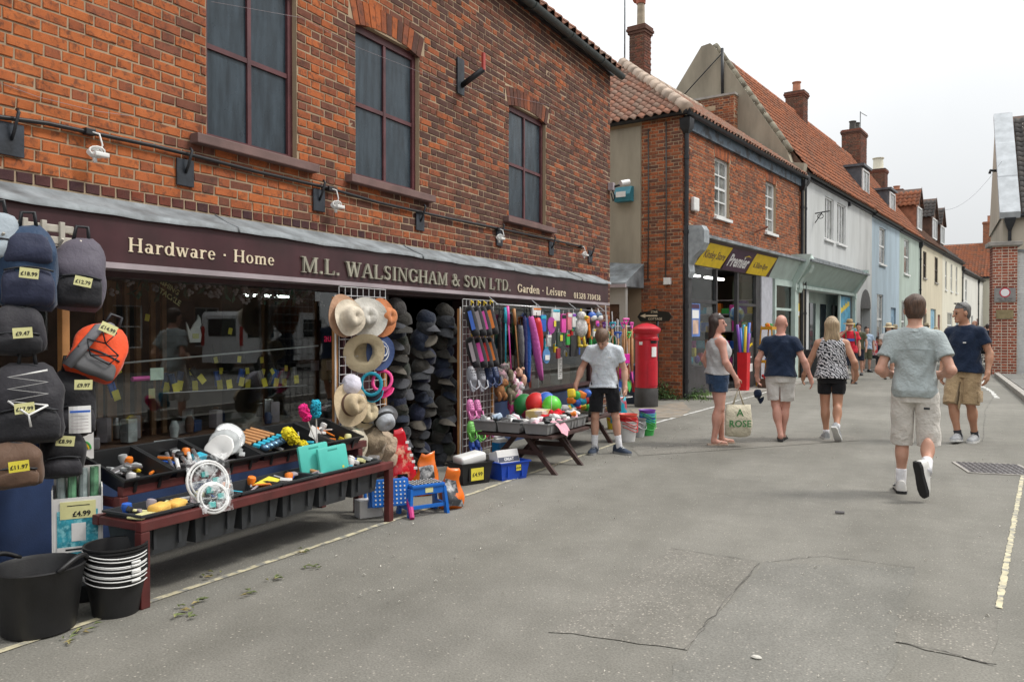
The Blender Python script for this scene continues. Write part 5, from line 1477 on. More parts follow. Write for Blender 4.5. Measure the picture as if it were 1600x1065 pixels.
M_ORP = mat('yellow_metal', (.62, .3, .02), .45, var=.1)
COLS = [mat('toy_%s' % n_, c, .45, var=.1) for n_, c in (('red', (.6, .02, .02)), ('blue', (.03, .12, .5)), ('yellow', (.7, .5, .02)), ('green', (.05, .4, .08)), ('pink', (.75, .08, .4)), ('cyan', (.03, .4, .55)), ('orange', (.75, .2, .02)), ('violet', (.2, .06, .4)), ('white', (.75, .75, .73)))]
TC = dict(zip(('red', 'blue', 'yellow', 'green', 'pink', 'cyan', 'orange', 'violet', 'white'), COLS))
bn = rowthing('noodle_bin', 'tall red plastic bin outside the store', 'bin', .38, 2.75, .05)
mb = MB(); mb.lathe([(.15, 0), (.17, .9), (.18, .91), (.165, .9), (.14, .05)], 4, TR(rz=R(45))); mb.build('bin_body', M_RED, bn)
for i, (c, dx, dy, hh) in enumerate([('violet', -.05, -.06, 1.5), ('yellow', .03, -.03, 1.46), ('blue', .04, .06, 1.55), ('blue', -.06, .06, 1.42), ('cyan', .0, .0, 1.5), ('violet', .06, 0, 1.3)]):
 p = row_pt(.38 + dx, 2.75 + dy, .12)
 mb = MB(); mb.tube([(0, 0, 0), (dx * .3, dy * .4, hh * .6), (dx * 1.2, dy * 2, hh)], .035, 8)
 tag(mb.build('pool_noodle', TC[c], loc=p, smooth=True), '%s foam noodle in the red bin, %s of the bunch' % (c, ['leftmost', 'yellow one', 'tallest', 'rear', 'middle', 'rightmost'][i]), 'pool noodle', 'foam noodles in the red bin')
st = rowthing('display_stand', 'yellow metal toy stand outside the store', 'stand', .42, 4.6, .05)
for dx, dy in ((-.25, -.3), (.25, -.3), (.25, .3), (-.25, .3)):
 mb = MB(); mb.tube([(dx, dy, 0), (dx * .5, dy, 1.55)], .02, 6); mb.build('post', M_ORP, st)
for z in (.1, .6, 1.05, 1.45):
 mb = MB(); s_ = 1 - z * .33
 mb.box((-.26 * s_, -.31, z), (.26 * s_, .31, z + .015)); mb.box((.26 * s_, -.32, z), (.26 * s_ + .02, .32, z + .08)); mb.box((-.26 * s_, -.33, z), (.26 * s_, -.31, z + .08)); mb.build('shelf', M_ORP, st)
k = 0
for z in (.12, .62, 1.07, 1.47):
 for j in range(5):
  c = list(TC)[(k * 5 + 3) % 9]; k += 1
  p = row_pt(.42 + random.uniform(-.1, .12), 4.6 - .24 + j * .12, .05 + z + .07)
  mb = MB()
  if k % 3 == 0: mb.ball((0, 0, .0), .07, 10)
  elif k % 3 == 1: mb.bbox((0, 0, 0), (.1, .1, .14), .03, TR(rx=random.uniform(-.5, .5), ry=random.uniform(-.4, .4)))
  else: mb.lathe([(.03, -.07), (.06, .05), (.07, .06), (.05, .06), (.02, -.05)], 10, TR(rx=random.uniform(-1, 1)))
  tag(mb.build('beach_toy', TC[c], loc=p, smooth=40), 'small %s toy on the yellow stand, %s shelf' % (c, {.12: 'bottom', .62: 'second', 1.07: 'third', 1.47: 'top'}[z]), 'toy', 'toys on the yellow stand')
mb = MB(); mb.ball((0, 0, 0), .13, 14); tag(mb.build('beach_ball', TC['pink'], loc=row_pt(.75, 4.1, .75), smooth=True), 'pink ball hanging on the yellow stand', 'ball')
ab = rowthing('notice_board', 'black chalk board leaning beside the store door', 'board', .2, 3.75, .05, R(6))
mb = MB(); mb.box((-.03, -.35, 0), (.0, .35, 1.25)); bo = mb.build('board', M_CHAR, ab)
for a, b, c, d, m_ in [(-.25, -.1, 1.0, 1.06, M_YEL), (-.08, .05, 1.03, 1.1, M_YEL), (.07, .2, 1.06, 1.12, M_YEL), (-.2, -.16, .72, .84, M_WHT), (-.1, 0, .75, .78, M_WHT), (.03, .15, .75, .78, M_WHT), (-.22, -.1, .4, .6, M_WHT), (-.07, .06, .4, .6, M_WHT), (.09, .22, .4, .6, M_WHT)]:
 mb = MB(); mb.box((.001, a, c), (.004, b, d)); mb.build('chalk_mark', m_, bo)
tb = rowthing('cable_spool', 'red and orange toys heaped in a crate below the stand', 'crate', .6, 3.95, .05)
mb = MB(); mb.box((-.2, -.25, 0), (.2, .25, .22)); mb.build('crate', M_WOODD, tb)
for i in range(10):
 mb = MB(); mb.ball((random.uniform(-.15, .15), random.uniform(-.2, .2), .25 + random.uniform(0, .05)), .05, 8); mb.build('toy_ball', TC[random.choice(['red', 'orange', 'yellow'])], tb, True)
# stock seen through the store window
k = 0
sh_ = rowthing('store_shelf', 'shelves of bright stock inside the store doorway', 'shelves', -1.75, 6.2, .03, R(-90))
mb = MB()
for z in (.4, .9, 1.4, 1.9, 2.3): mb.box((-.3, -1.5, z), (.0, 1.5, z + .03))
mb.build('shelf_boards', M_TRIM, sh_)['kind'] = 'stuff'
for z in (.43, .93, 1.43, 1.93):
 y = -1.4
 while y < 1.4:
  wd_ = random.uniform(.12, .3); hh = random.uniform(.15, .4)
  mb = MB(); mb.bbox((-.12, y + wd_ / 2, z + hh / 2), (.2, wd_ - .02, hh), .01); mb.build('stock_box', random.choice(COLS), sh_)
  y += wd_
for i in range(9):
 c = random.choice(list(TC)); p = row_pt(-.28, ya[0] + .15 + i * .2, .72 + random.uniform(.05, .35))
 mb = MB(); mb.ball((0, 0, 0), (.07, .08, .1), 10) if i % 2 else mb.bbox((0, 0, 0), (.1, .15, .2), .02)
 tag(mb.build('window_toy', TC[c], loc=p, smooth=40), '%s toy low inside the store window, %s from its left end' % (c, ORD(i)), 'toy', 'toys inside the store window')
for i, y in enumerate((1.5, 3.2, 4.9)):
 mb = MB(); mb.bbox((0, 0, 0), (.12, 1.2, .05), .01); tag(mb.build('strip_light', mat('lit_store_strip', (1, .97, .9), .5, emit=7), loc=row_pt(-1.2, y, 2.9), rot=(0, 0, -A2)), 'lit strip light on the store ceiling, %s from the pillar box' % ORD(i), 'strip light')
mb = MB(); mb.ball((0, 0, 0), (.2, .2, .2), 14); tag(mb.build('football', mat('blue_ball_pattern', (.1, .25, .5), .5, c2=(.7, .65, .2), c2s=5), loc=row_pt(-.3, (ya[2] + ya[3]) / 2, 1.9), smooth=True), 'blue patterned ball hung high in the store side window', 'ball')
mb = MB(); mb.bbox((0, 0, 0), (.5, .95, .85), .03)
tag(mb.build('planter_box', mat('black_planter', (.03, .032, .035), .6), loc=row_pt(.32, 9.6, .47), rot=(0, 0, -A2)), 'black box planter by the sage green shop front', 'planter')
ds = rowthing('postcard_stand', 'rack of leaflets before the sage shop front', 'rack', .5, 13.2, .05)
mb = MB(); mb.tube([(0, 0, 0), (0, 0, 1.75)], .025, 6); mb.build('post', M_LEAD, ds)
for i in range(16):
 a = i % 4; z = 1.0 + .2 * (i // 4)
 mb = MB(); mb.box((-.01, -.1, -.08), (.01, .1, .08), TR(.16 * math.cos(a * PI / 2), .16 * math.sin(a * PI / 2), z, 0, R(-10), a * PI / 2)); mb.build('leaflet', random.choice([TC['white'], TC['yellow'], TC['white'], TC['cyan']]), ds)
# ================================================================ goods outside the hardware shop
def noise3(p, s=1.0, k=0.0):
 x, y, z = p[0] * s + k, p[1] * s + k * 1.7, p[2] * s - k
 return (math.sin(x * 1.7 + math.sin(y * 2.3 + z)) + math.sin(y * 1.9 + math.sin(z * 2.1 + x * .7)) + math.sin(z * 2.2 + math.sin(x * 1.6))) / 3
def crumple(mb, amp, s, k=0.0):
 mb.v = [(x + amp * noise3((x, y, z), s, k), y + amp * noise3((y, z, x), s, k + 3), z + amp * noise3((z, x, y), s, k + 7)) for x, y, z in mb.v]
 return mb
def rr(hw, hd, n=24, p=3.5, cx=0., cy=0.):
 out = []
 for i in range(n):
  a = 2 * PI * i / n; c, s_ = math.cos(a), math.sin(a)
  out.append((cx + hd * math.copysign(abs(c) ** (2 / p), c), cy + hw * math.copysign(abs(s_) ** (2 / p), s_)))
 return out
M_TAGY = mat('price_tag_yellow', (.72, .62, .06), .5, var=.1)
M_TAGP = mat('price_tag_pale', (.68, .66, .32), .5, var=.1)
M_INK = mat('ink_black', (.01, .01, .012), .6)
def price(parent, txt, M, w_=.1, h_=.06, m_=None, size=None):
 mb = MB(); mb.box((-w_ / 2, -h_ / 2, -.001), (w_ / 2, h_ / 2, .001)); mb.v = [tuple(M @ Vector(v)) for v in mb.v]
 t = mb.build('price_tag', m_ or M_TAGP, parent)
 if txt: text(txt, size or h_ * .52, M_INK, t, M @ Matrix.Translation((0, -.004, .0022)), depth=.001, bold=.0006)
 return t
def pack(label, loc, rz, w_, h_, d_, mb_, mp_, tilt=0., txt='£12.79', style='plain', strap=None, tagpos=(0, .42), roll=0., mtag=None, k=0):
 """rucksack: front faces local +x, width along y, hangs with its base at z=0"""
 t = thing('backpack', label, 'backpack', loc, 0, 'bags hung outside the shop', rot=(roll, tilt, rz))
 rings = []
 for i in range(15):
  u = i / 14
  wf = (.9 + .1 * min(1, u * 5)) if u < .62 else (1 - .5 * ((u - .62) / .38) ** 2.2)
  df = (.72 + .28 * min(1, u * 4)) if u < .5 else 1 - .62 * ((u - .5) / .5) ** 2
  if u in (0., 1.): wf *= .8; df *= .6
  rings.append([(x, y, h_ * u) for x, y in rr(w_ / 2 * wf, d_ / 2 * df, 28, 3, d_ / 2 * (1 - df) * -.6)])
 mb = MB(); mb.loft(rings); crumple(mb, .015, 14, k); mb.build('body', mb_, t, True)
 ph = h_ * (.42 if style != 'two' else .45)
 rings = []
 for i in range(9):
  u = i / 8; wf = .86 - (.16 * max(0, u - .6) / .4); df = 1 - .75 * abs(2 * u - .8) ** 2.5 if u < .9 else .2
  if i in (0, 8): wf *= .82; df = .15
  rings.append([(x, y, h_ * .04 + ph * u) for x, y in rr(w_ / 2 * wf, d_ * .22 * max(.12, df), 24, 3, d_ * .43)])
 mb = MB(); mb.loft(rings); crumple(mb, .007, 20, k + 1); pk = mb.build('front_pocket', mp_, t, True)
 zf = d_ * .43 + d_ * .2
 mb = MB(); mb.tube([(d_ * .43 + d_ * .1, -w_ * .4 + w_ * .8 * i / 8, h_ * .04 + ph * (.9 + .1 * math.sin(PI * i / 8))) for i in range(9)], .006, 5); mb.build('zip', M_BLK, pk, True)
 if style == 'two':
  rings = []
  for i in range(9):
   u = i / 8; wf = .8 - .25 * u * u; df = 1 - .7 * abs(2 * u - .8) ** 2.5 if u < .9 else .2
   if i in (0, 8): wf *= .8; df = .15
   rings.append([(x, y, h_ * .52 + h_ * .36 * u) for x, y in rr(w_ / 2 * wf, d_ * .18 * max(.12, df), 24, 3, d_ * .36)])
  mb = MB(); mb.loft(rings); crumple(mb, .007, 20, k + 2); mb.build('upper_pocket', mp_, t, True)
 mb = MB(); mb.tube([(d_ * .48 * math.cos(a) * .5 - d_ * .05, w_ * .43 * math.cos(a), h_ * .55 + h_ * .42 * math.sin(a)) for a in [PI * i / 12 for i in range(13)]], .006, 5)
 mb.tube([(-.02, -.04, h_ * .97), (-.03, -.03, h_ + .07), (-.03, .03, h_ + .07), (-.02, .04, h_ * .97)], .011, 6); mb.build('handle', M_BLK, t, True)
 for s_ in (-1, 1):
  mb = MB(); mb.tube([(-d_ * .45, s_ * w_ * .25, h_ * .9), (-d_ * .8, s_ * w_ * .3, h_ * .6), (-d_ * .5, s_ * w_ * .42, h_ * .1)], .022, 6, flat=.4); mb.build('shoulder_strap', strap or M_BLK, t, True)
 if style == 'lace':
  pts = []
  for i in range(7): pts.append((zf * 1.0 - .01 + d_ * .02, (-1) ** i * w_ * .26, h_ * (.9 - .07 * i)))
  m2 = MB(); m2.tube(pts, .006, 5); m2.tube([pts[-1], (zf + .05, .0, h_ * .38), (zf + .05, .01, h_ * .24)], .006, 5); m2.tube([pts[-2], (zf + .05, .0, h_ * .38)], .006, 5); m2.build('bungee_cord', M_WPL, t, True)
 if style == 'web':
  nd = [(.9, -.18), (.86, .12), (.62, .02), (.58, -.28), (.5, .3), (.34, -.12), (.3, .22)]
  m2 = MB(); P3 = lambda q: (d_ * (.5 + .14 * (1 - abs(q[0] - .5))) + .015, q[1] * w_ * 1.1, h_ * q[0])
  for a, b in ((0, 2), (1, 2), (2, 3), (2, 4), (3, 5), (4, 5), (4, 6), (0, 1), (5, 6)): m2.tube([P3(nd[a]), P3(nd[b])], .004, 4)
  m2.build('bungee_cord', M_BLK, t, True)
  m2 = MB(); m2.tube([(d_ * .5, -w_ * .42, h_ * .05), (d_ * .56, -w_ * .3, h_ * .5), (d_ * .4, -w_ * .2, h_ * .88), (d_ * .2, 0, h_ * 1.0)], .04, 6, flat=.35); m2.build('grey_band', mat('grey_ripstop', (.16, .16, .17), .7), t, True)
 if txt: price(t, txt, face_x(zf + (.03 if style != 'web' else .05), tagpos[0] * w_, tagpos[1] * h_) @ Matrix.Rotation(R(random.uniform(-8, 8)), 4, 'Z'), .09, .055, mtag)
 return t
N_BLUE = cloth('blue_nylon', (.024, .05, .1), 9, .22, .6)
N_INDIGO = cloth('indigo_nylon', (.025, .03, .06), 9, .22, .6)
N_GREY = cloth('mauve_grey_nylon', (.1, .09, .115), 9, .22, .6)
N_BLACK = cloth('black_nylon', (.016, .016, .019), 9, .22, .6)
N_BLACK2 = cloth('charcoal_nylon', (.027, .026, .031), 9, .22, .6)
N_ORANGE = cloth('orange_nylon', (.75, .08, .02), 8, .22, .6)
N_BROWN = cloth('brown_canvas', (.115, .068, .045), 8, .22, .6)
N_PALE = cloth('pale_grey_nylon', (.33, .38, .42), 8, .22, .6)
def at(px, py, x): return WX(px, py, x)
RZ = R(-30)
def bagpos(pxc, pyb, x): p = at(pxc, pyb, x); return (p.x, p.y, p.z)
pack('blue and indigo backpack with two pockets, upper left of the shop', bagpos(45, 484, -4.42), RZ, .29, .47, .2, N_BLUE, N_INDIGO, 0, '£18.99', 'two', N_BLUE, (0, .41), k=1)
pack('mauve grey backpack with black lower pocket beside the fascia', bagpos(120, 485, -4.42), RZ, .28, .43, .17, N_GREY, N_BLACK, R(-4), '£12.79', 'plain', None, (.05, .36), roll=R(-4), k=2)
pack('small black shoulder bag under the blue backpack', bagpos(26, 555, -4.36), RZ, .27, .27, .13, N_BLACK2, N_BLACK, 0, '£9.47', 'plain', None, (.1, .45), k=3)
pack('bright orange rucksack with grey band and black elastic web', bagpos(136, 590, -4.32), RZ, .29, .33, .16, N_ORANGE, mat('grey_pocket', (.12, .12, .125), .8), R(-8), '£14.99', 'web', None, (-.05, .86), roll=R(-24), k=4)
pack('large black rucksack laced with white cord', bagpos(44, 695, -4.28), RZ, .34, .44, .22, N_BLACK2, N_BLACK, R(-3), '£17.99', 'lace', None, (-.05, .46), k=5)
pack('black backpack with a white paper label hanging below the orange one', bagpos(112, 680, -4.36), RZ, .26, .38, .17, N_BLACK, N_BLACK2, 0, '£9.97', 'plain', None, (.2, .78), k=6)
pack('brown canvas satchel with yellow ticket at the far left', bagpos(20, 762, -4.2), RZ, .27, .24, .12, N_BROWN, N_BROWN, 0, '£11.97', 'plain', N_BROWN, (.1, .52), mtag=M_TAGY, k=7)
pack('small black backpack with slashed ticket above the cardboard display', bagpos(97, 745, -4.3), RZ, .22, .27, .15, N_BLACK, N_BLACK2, 0, '£8.99', 'plain', None, (.05, .8), k=8)
pack('pale grey bag cut by the left edge of the photo, top', bagpos(-4, 410, -4.5), RZ, .22, .27, .15, N_PALE, N_PALE, 0, None, 'plain', k=9)
p = at(125, 655, -4.2)
mb = MB(); mb.sheet(lambda u, v: (.012 * math.sin(u * 3 + v), -.055 + .11 * u, -.075 + .15 * v), 5, 5);
wl_ = thing('paper_label', 'white paper label with blue print hung on the black backpack', 'label', p, RZ)
mb.build('sheet', M_WPL, wl_); mb = MB(); mb.box((.02, -.05, .04), (.022, .05, .052)); mb.build('print_line', TC['blue'], wl_)
for i in range(5):
 mb = MB(); mb.box((.02, -.045, .02 - i * .018), (.0215, .04, .023 - i * .018)); mb.build('print_line', M_TRIM, wl_)
# rack of hooks the bags hang on
rk = thing('bag_rack', 'pale grey slatted rail holding the backpacks at the fascia', 'rack', (-4.62, 0, 0))
M_RACK = mat('old_white_rail', (.45, .42, .36), .6, var=.2)
for z in (2.1, 2.03):
 mb = MB(); mb.bbox((0, 2.4, z), (.03, 1.3, .045), .006); mb.build('rail', M_RACK, rk)
for y in np.arange(2.2, 3.05, .11):
 mb = MB(); mb.bbox((.02, y, 2.06), (.02, .03, .16), .004); mb.tube([(.02, y, 2.0), (.16, y, 1.98), (.2, y, 2.02)], .008, 5); mb.build('hook', M_RACK, rk)
for y, z0 in ((2.55, .6), (3.02, .6)):
 mb = MB(); mb.bbox((-.05, y, (z0 + 2.0) / 2), (.05, .05, 2.0 - z0), .006); mb.build('upright', M_WOOD, rk)
# ---------------------------------------------------------------- cardboard display
cp_ = G(112, 900)
cq = at(122, 905, -4.2)
cbx = thing('cardboard_display', 'white cardboard display of plastic tubes with teal picture and price', 'display box', (cq.x, cq.y, .1), R(-34))
mb = MB(); mb.bbox((0, 0, .05), (.3, .34, .098), .01)
tag(mb.build('low_crate', M_BLK, loc=(cq.x - .09, cq.y, 0), rot=(0, 0, R(-34))), 'low black crate under the cardboard display', 'crate')
M_CARD = mat('white_card', (.66, .65, .63), .6, var=.08)
mb = MB(); w_, d_ = .25, .17
for a, b in (((-d_, -w_ / 2, 0), (0, -w_ / 2 + .006, .52)), ((-d_, w_ / 2 - .006, 0), (0, w_ / 2, .52)), ((-d_, -w_ / 2 + .007, 0), (-d_ + .006, w_ / 2 - .007, .62)), ((-.006, -w_ / 2 + .007, 0), (0, w_ / 2 - .007, .47)), ((-d_ + .007, -w_ / 2 + .007, 0), (-.007, w_ / 2 - .007, .02))): mb.box(a, b)
mb.build('carton', M_CARD, cbx)
M_TEAL = mat('teal_picture', (.03, .28, .36), .5, var=.5, vs=14, c2=(.2, .5, .55), c2s=25)
mb = MB(); mb.box((.001, -.1, .1), (.003, .1, .4)); pic = mb.build('picture_panel', M_TEAL, cbx)
mb = MB(); mb.box((.003, -.1, .17), (.0045, .1, .2)); mb.build('title_strip', M_CARD, pic); mb = MB(); mb.box((.0046, -.06, .18), (.0052, .06, .19)); mb.build('print_line', M_INK, pic)
mb = MB(); mb.box((.003, -.03, .23), (.0045, .04, .33)); mb.build('inset_panel', M_CARD, pic)
mb = MB(); mb.box((.001, -.085, .355), (.0045, .09, .45)); tk = mb.build('price_tag', M_TAGP, cbx); text('£4.99', .04, M_INK, tk, face_x(.0055, .02, .38), bold=.001); mb = MB(); mb.box((.0046, -.05, .425), (.0052, .06, .43)); mb.build('print_line', M_INK, tk)
M_TUBE = mat('clear_green_tube', (.12, .28, .16), .2, var=.5, vs=12)
M_TUBE2 = mat('clear_grey_tube', (.25, .3, .3), .2, var=.4, vs=12)
for i in range(8):
 mb = MB(); x, y = -.05 - .07 * (i // 4), -.085 + .055 * (i % 4); mb.tube([(x, y, .04), (x - .01, y + .005, .6 + random.uniform(-.02, .03))], .022, 8); mb.build('rolled_mat', M_TUBE if i % 2 else M_TUBE2, cbx, 40)
p = at(128, 697, -4.52)
wp_ = thing('window_card', 'small card with a green rainbow print in the shop window corner', 'card', p, R(-5))
mb = MB(); mb.box((0, -.07, -.08), (.004, .07, .08)); mb.build('card', M_CARD, wp_)
for r_, c in ((.05, 'green'), (.036, 'yellow'), (.02, 'cyan')):
 mb = MB(); mb.tube([(.006, r_ * math.cos(a), -.02 + r_ * math.sin(a)) for a in [PI * i / 10 for i in range(11)]], .006, 4); mb.build('arc_print', TC[c], wp_)
# ---------------------------------------------------------------- trug, buckets
M_RUB = mat('black_rubber', (.012, .012, .013), .5, var=.3, vs=8)
tp = G(46, 1003)
tr_ = thing('rubber_trug', 'big black rubber trug on the ground at the left', 'trug', (tp.x - .12, tp.y + .12, 0), R(25))
mb = MB(); mb.lathe([(.001, .0), (.15, 0), (.165, .01), (.205, .31), (.215, .325), (.205, .33), (.195, .31), (.155, .02), (.001, .015)], 36, cap=False); mb.build('tub', M_RUB, tr_, 40)
for s_ in (0, PI):
 mb = MB(); mb.tube([(math.cos(s_ + a) * .212, math.sin(s_ + a) * .212, .325 + .05 * math.cos(a * 2.6)) for a in [(-.6 + 1.2 * i / 10) for i in range(11)]], .013, 6); mb.build('handle', M_RUB, tr_, True)
bp_ = G(166, 968)
for i in range(9):
 b = thing('bucket', 'black bucket with white wire handle, %s of the nested stack' % ['bottom', 'second', 'third', 'fourth', 'fifth', 'sixth', 'seventh', 'eighth', 'top'][i], 'bucket', (bp_.x - .06, bp_.y + .1, .017 * i), R(20), 'nested black buckets')
 mb = MB(); mb.lathe([(.001, 0), (.112, 0), (.15, .22), (.158, .222), (.158, .232), (.147, .23), (.108, .01), (.001, .008)], 28, cap=False); mb.build('pail', M_RUB, b, 40)
 zz = .225 - (.0 if i % 3 else .01)
 mb = MB(); mb.tube([(.16 * math.cos(a), .16 * math.sin(a), zz - .05 * max(0, math.sin(a + 2.2)) * .6 - .012) for a in [-2.4 + 2.6 * k / 14 for k in range(15)]], .0035, 4); hd_ = mb.build('wire_handle', M_WPL, b, True)
 if i < 6:
  mb = MB(); a = -.5; mb.tube([(.163 * math.cos(a + q), .163 * math.sin(a + q), zz - .02) for q in (0, .15, .3)], .0075, 6); mb.build('grip', M_WPL, hd_, True)
# ---------------------------------------------------------------- stepped bench
M_BEN = mat('bench_maroon_paint', (.11, .022, .02), .5, var=.25, vs=5, bump=.15, dirt=.3)
M_TRAY = mat('black_tray_plastic', (.013, .014, .015), .4, var=.2)
be = thing('display_bench', 'long stepped maroon wooden bench holding black trays before the shop window', 'bench', (-3.74, 0, 0))
ZL, ZU = .47, .585
YA, YB = 2.84, 5.1
def bbx(name, a, b, m_=M_BEN, par=be): mb = MB(); c = [(a[i] + b[i]) / 2 for i in range(3)]; mb.bbox(c, [abs(b[i] - a[i]) for i in range(3)], .006); return mb.build(name, m_, par)
for x0, z in ((0, ZL), (-.36, ZL)): bbx('rail', (x0 - .05, YA, z - .055), (x0, YB, z))
for x0, z in ((-.42, ZU), (-.8, ZU + .12)): bbx('rail', (x0 - .05, YA + .2, z - .055), (x0, YB + .2, z))
for y in (YA, YB - .06):
 bbx('leg', (-.055, y + .001, 0), (-.002, y + .058, ZL - .056)); yu = y + .18 if y < 4 else y + .15; bbx('leg', (-.48, yu + .001, 0), (-.422, yu + .058, ZU - .057)); bbx('leg', (-.86, yu + .001, 0), (-.81, yu + .058, ZU + .06))
 bbx('end_rail', (-.359, y + .004, ZL - .05), (-.051, y + .05, ZL - .006)); bbx('end_rail', (-.8, yu + .008, ZU - .12), (-.484, yu + .05, ZU - .07))
def tray(label, c, sx_, sy_, h_, tilt=0., m_=None, name='tray', rz=0., cat='tray', group=None, open_=.85):
 t = thing(name, label, cat, c, 0, group, rot=(0, tilt, rz))
 mb = MB(); th = .004
 o0 = [(sx_ / 2, sy_ / 2, h_), (sx_ / 2 * open_, sy_ / 2 * open_, 0)]
 R4 = lambda a, b, z: [(-a, -b, z), (a, -b, z), (a, b, z), (-a, b, z)]
 mb.loft([R4(sx_ / 2 * open_, sy_ / 2 * open_, 0), R4(sx_ / 2, sy_ / 2, h_), R4(sx_ / 2 + .014, sy_ / 2 + .014, h_), R4(sx_ / 2 + .014, sy_ / 2 + .014, h_ + .012), R4(sx_ / 2 - .004, sy_ / 2 - .004, h_ + .012), R4(sx_ / 2 * open_ - .004, sy_ / 2 * open_ - .004, .006)])
 mb.build('shell', m_ or M_TRAY, t)
 mb = MB()
 for y in (-.25, .25): mb.bbox((sx_ / 2 * .95 + .004, y * sy_, h_ * .5), (.012, .02, h_ * .7), .003)
 mb.build('rib', m_ or M_TRAY, t)['kind'] = 'stuff'
 return t
ord_ = ['first', 'second', 'third', 'fourth', 'fifth', 'sixth']
UT, LT = [], []
for i in range(6):
 y = 3.2 + i * .365
 UT.append((-4.36, y, ZU + .0)); tray('black tray on the upper step of the bench, %s from the left' % ord_[i], (-4.36, y, ZU + .005), .42, .335, .1, R(17), group='black trays on the bench')
 y = 3.04 + i * .352
 LT.append((-3.93, y, ZL - .05)); tray('black tray sunk in the lower step of the bench, %s from the left' % ord_[i], (-3.93, y, ZL - .21), .3, .33, .225, 0, mat('grey_black_bin', (.03, .033, .037), .5), group='black trays on the bench')
def item(name, label, cat, mb, m_, loc, rot=(0, 0, 0), smooth=False, group=None):
 return tag(mb.build(name, m_, loc=loc, rot=rot, smooth=smooth), label, cat, group)
M_CLEAR = mat('crumpled_clear_film', (.4, .42, .42), .15, var=.3, vs=10, bump=.5, bs=30)
M_STEEL = mat('brushed_steel', (.45, .45, .46), .3, .8, var=.1)
M_SPONGE = mat('sponge_yellow', (.75, .45, .1), .9, var=.15, vs=20, bump=.8, bs=90)
# tray contents --- upper step
for i in range(5):
 mb = MB(); mb.bbox((0, 0, 0), (.05, .16, .02), .008); item('steel_tool', 'steel tool in clear wrap, %s in the first upper tray' % ORD(i), 'tool', mb, M_CLEAR if i % 2 else M_STEEL, (-4.34 + .05 * i - .1, 3.2 + random.uniform(-.06, .06), ZU + .05 + .012 * i), (random.uniform(-.3, .3), random.uniform(-.2, .4), random.uniform(-.6, .6)), group='tools in the first upper tray')
for i in range(5):
 mb = MB(); mb.tube([(0, -.1, 0), (0, .1, 0)], .013, 8); item('white_roller', 'white roller, %s in the second upper tray' % ORD(i), 'roller', mb, M_WPL if i % 2 else M_STEEL, (-4.3 + .035 * i - .06, 3.53 + .02 * i, ZU + .06 + .012 * i), (random.uniform(0, .5), 0, R(60) + random.uniform(-.2, .2)), 40, 'rollers in the second upper tray')
mb = MB(); mb.bbox((0, 0, 0), (.06, .1, .05), .006); item('blue_packet', 'blue packet beside the white rollers', 'packet', mb, TC['cyan'], (-4.25, 3.66, ZU + .08), (0, .3, .3))
for i in range(3):
 mb = MB(); mb.lathe([(.02, 0), (.09, .02), (.11, .05), (.1, .055), (.02, .02)], 20); item('sieve', 'white strainer in clear film, %s in the third upper tray' % ['front', 'middle', 'rear'][i], 'strainer', crumple(mb, .004, 30, i), M_CLEAR if i else M_WPL, (-4.28 - .06 * i, 3.88 + .08 * i, ZU + .08 + .03 * i), (R(50), R(20), R(30 * i)), True)
M_BRW = mat('beech_handle', (.5, .25, .1), .5, var=.2, vs=12)
for i in range(6):
 t = thing('scrub_brush', 'wooden handled brush with blue band, %s in the fourth upper tray' % ord_[i], 'brush', (-4.33, 4.18 + i * .045, ZU + .1 + .008 * i), 0, 'brushes in the fourth upper tray', rot=(R(8), R(16), R(35)))
 mb = MB(); mb.bbox((-.08, 0, 0), (.18, .035, .018), .006); mb.build('handle', M_BRW, t)
 mb = MB(); mb.bbox((.05, 0, 0), (.05, .04, .02), .004); mb.build('band', TC['cyan'], t)
 mb = MB(); mb.ball((.11, 0, 0), (.04, .028, .025), 8); mb.build('head', mat('chrome_blue', (.1, .2, .3), .25, .6), t, True)
def duster(label, base, top, c, L=.13, r_=.034):
 t = thing('chenille_duster', label, 'duster', base)
 d = Vector(top) - Vector(base)
 mb = MB(); mb.tube([(0, 0, 0), tuple(d * .75)], .005, 6); mb.build('stick', M_WPL, t)
 mb = MB(); q = d.normalized(); o1 = q.orthogonal().normalized(); o2 = q.cross(o1)
 for i in range(150):
  u = random.random(); a = random.random() * 6.28
  rr_ = r_ * (.75 if u < .12 or u > .88 else 1)
  c_ = d - q * L * (1 - u) + (o1 * math.cos(a) + o2 * math.sin(a)) * rr_
  mb.ball(tuple(c_), .0085, 5)
 mb.tube([tuple(d - q * L), tuple(d)], r_ * .9, 8)
 mb.build('mop_head', mat('chenille_' + c, TCC[c], .95, var=.3, vs=60), t, True)
TCC = dict(pink=(.8, .02, .22), cyan=(.02, .4, .55), yellow=(.75, .62, .02))
a = at(492, 705, -4.25)
duster('pink chenille duster on a white stick', tuple(at(500, 706, -4.25)), tuple(at(472, 634, -4.2)), 'pink')
duster('turquoise chenille duster on a white stick', tuple(at(496, 704, -4.25)), tuple(at(493, 626, -4.2)), 'cyan')
duster('big yellow chenille duster tipped over the trays', tuple(at(475, 706, -4.2)), tuple(at(446, 672, -4.2)), 'yellow', .16, .042)
duster('small yellow chenille duster beside the big one', tuple(at(484, 712, -4.18)), tuple(at(470, 692, -4.18)), 'yellow', .08, .034)
duster('small pink chenille duster low in the tray', tuple(at(496, 712, -4.16)), tuple(at(490, 697, -4.16)), 'pink', .07, .03)
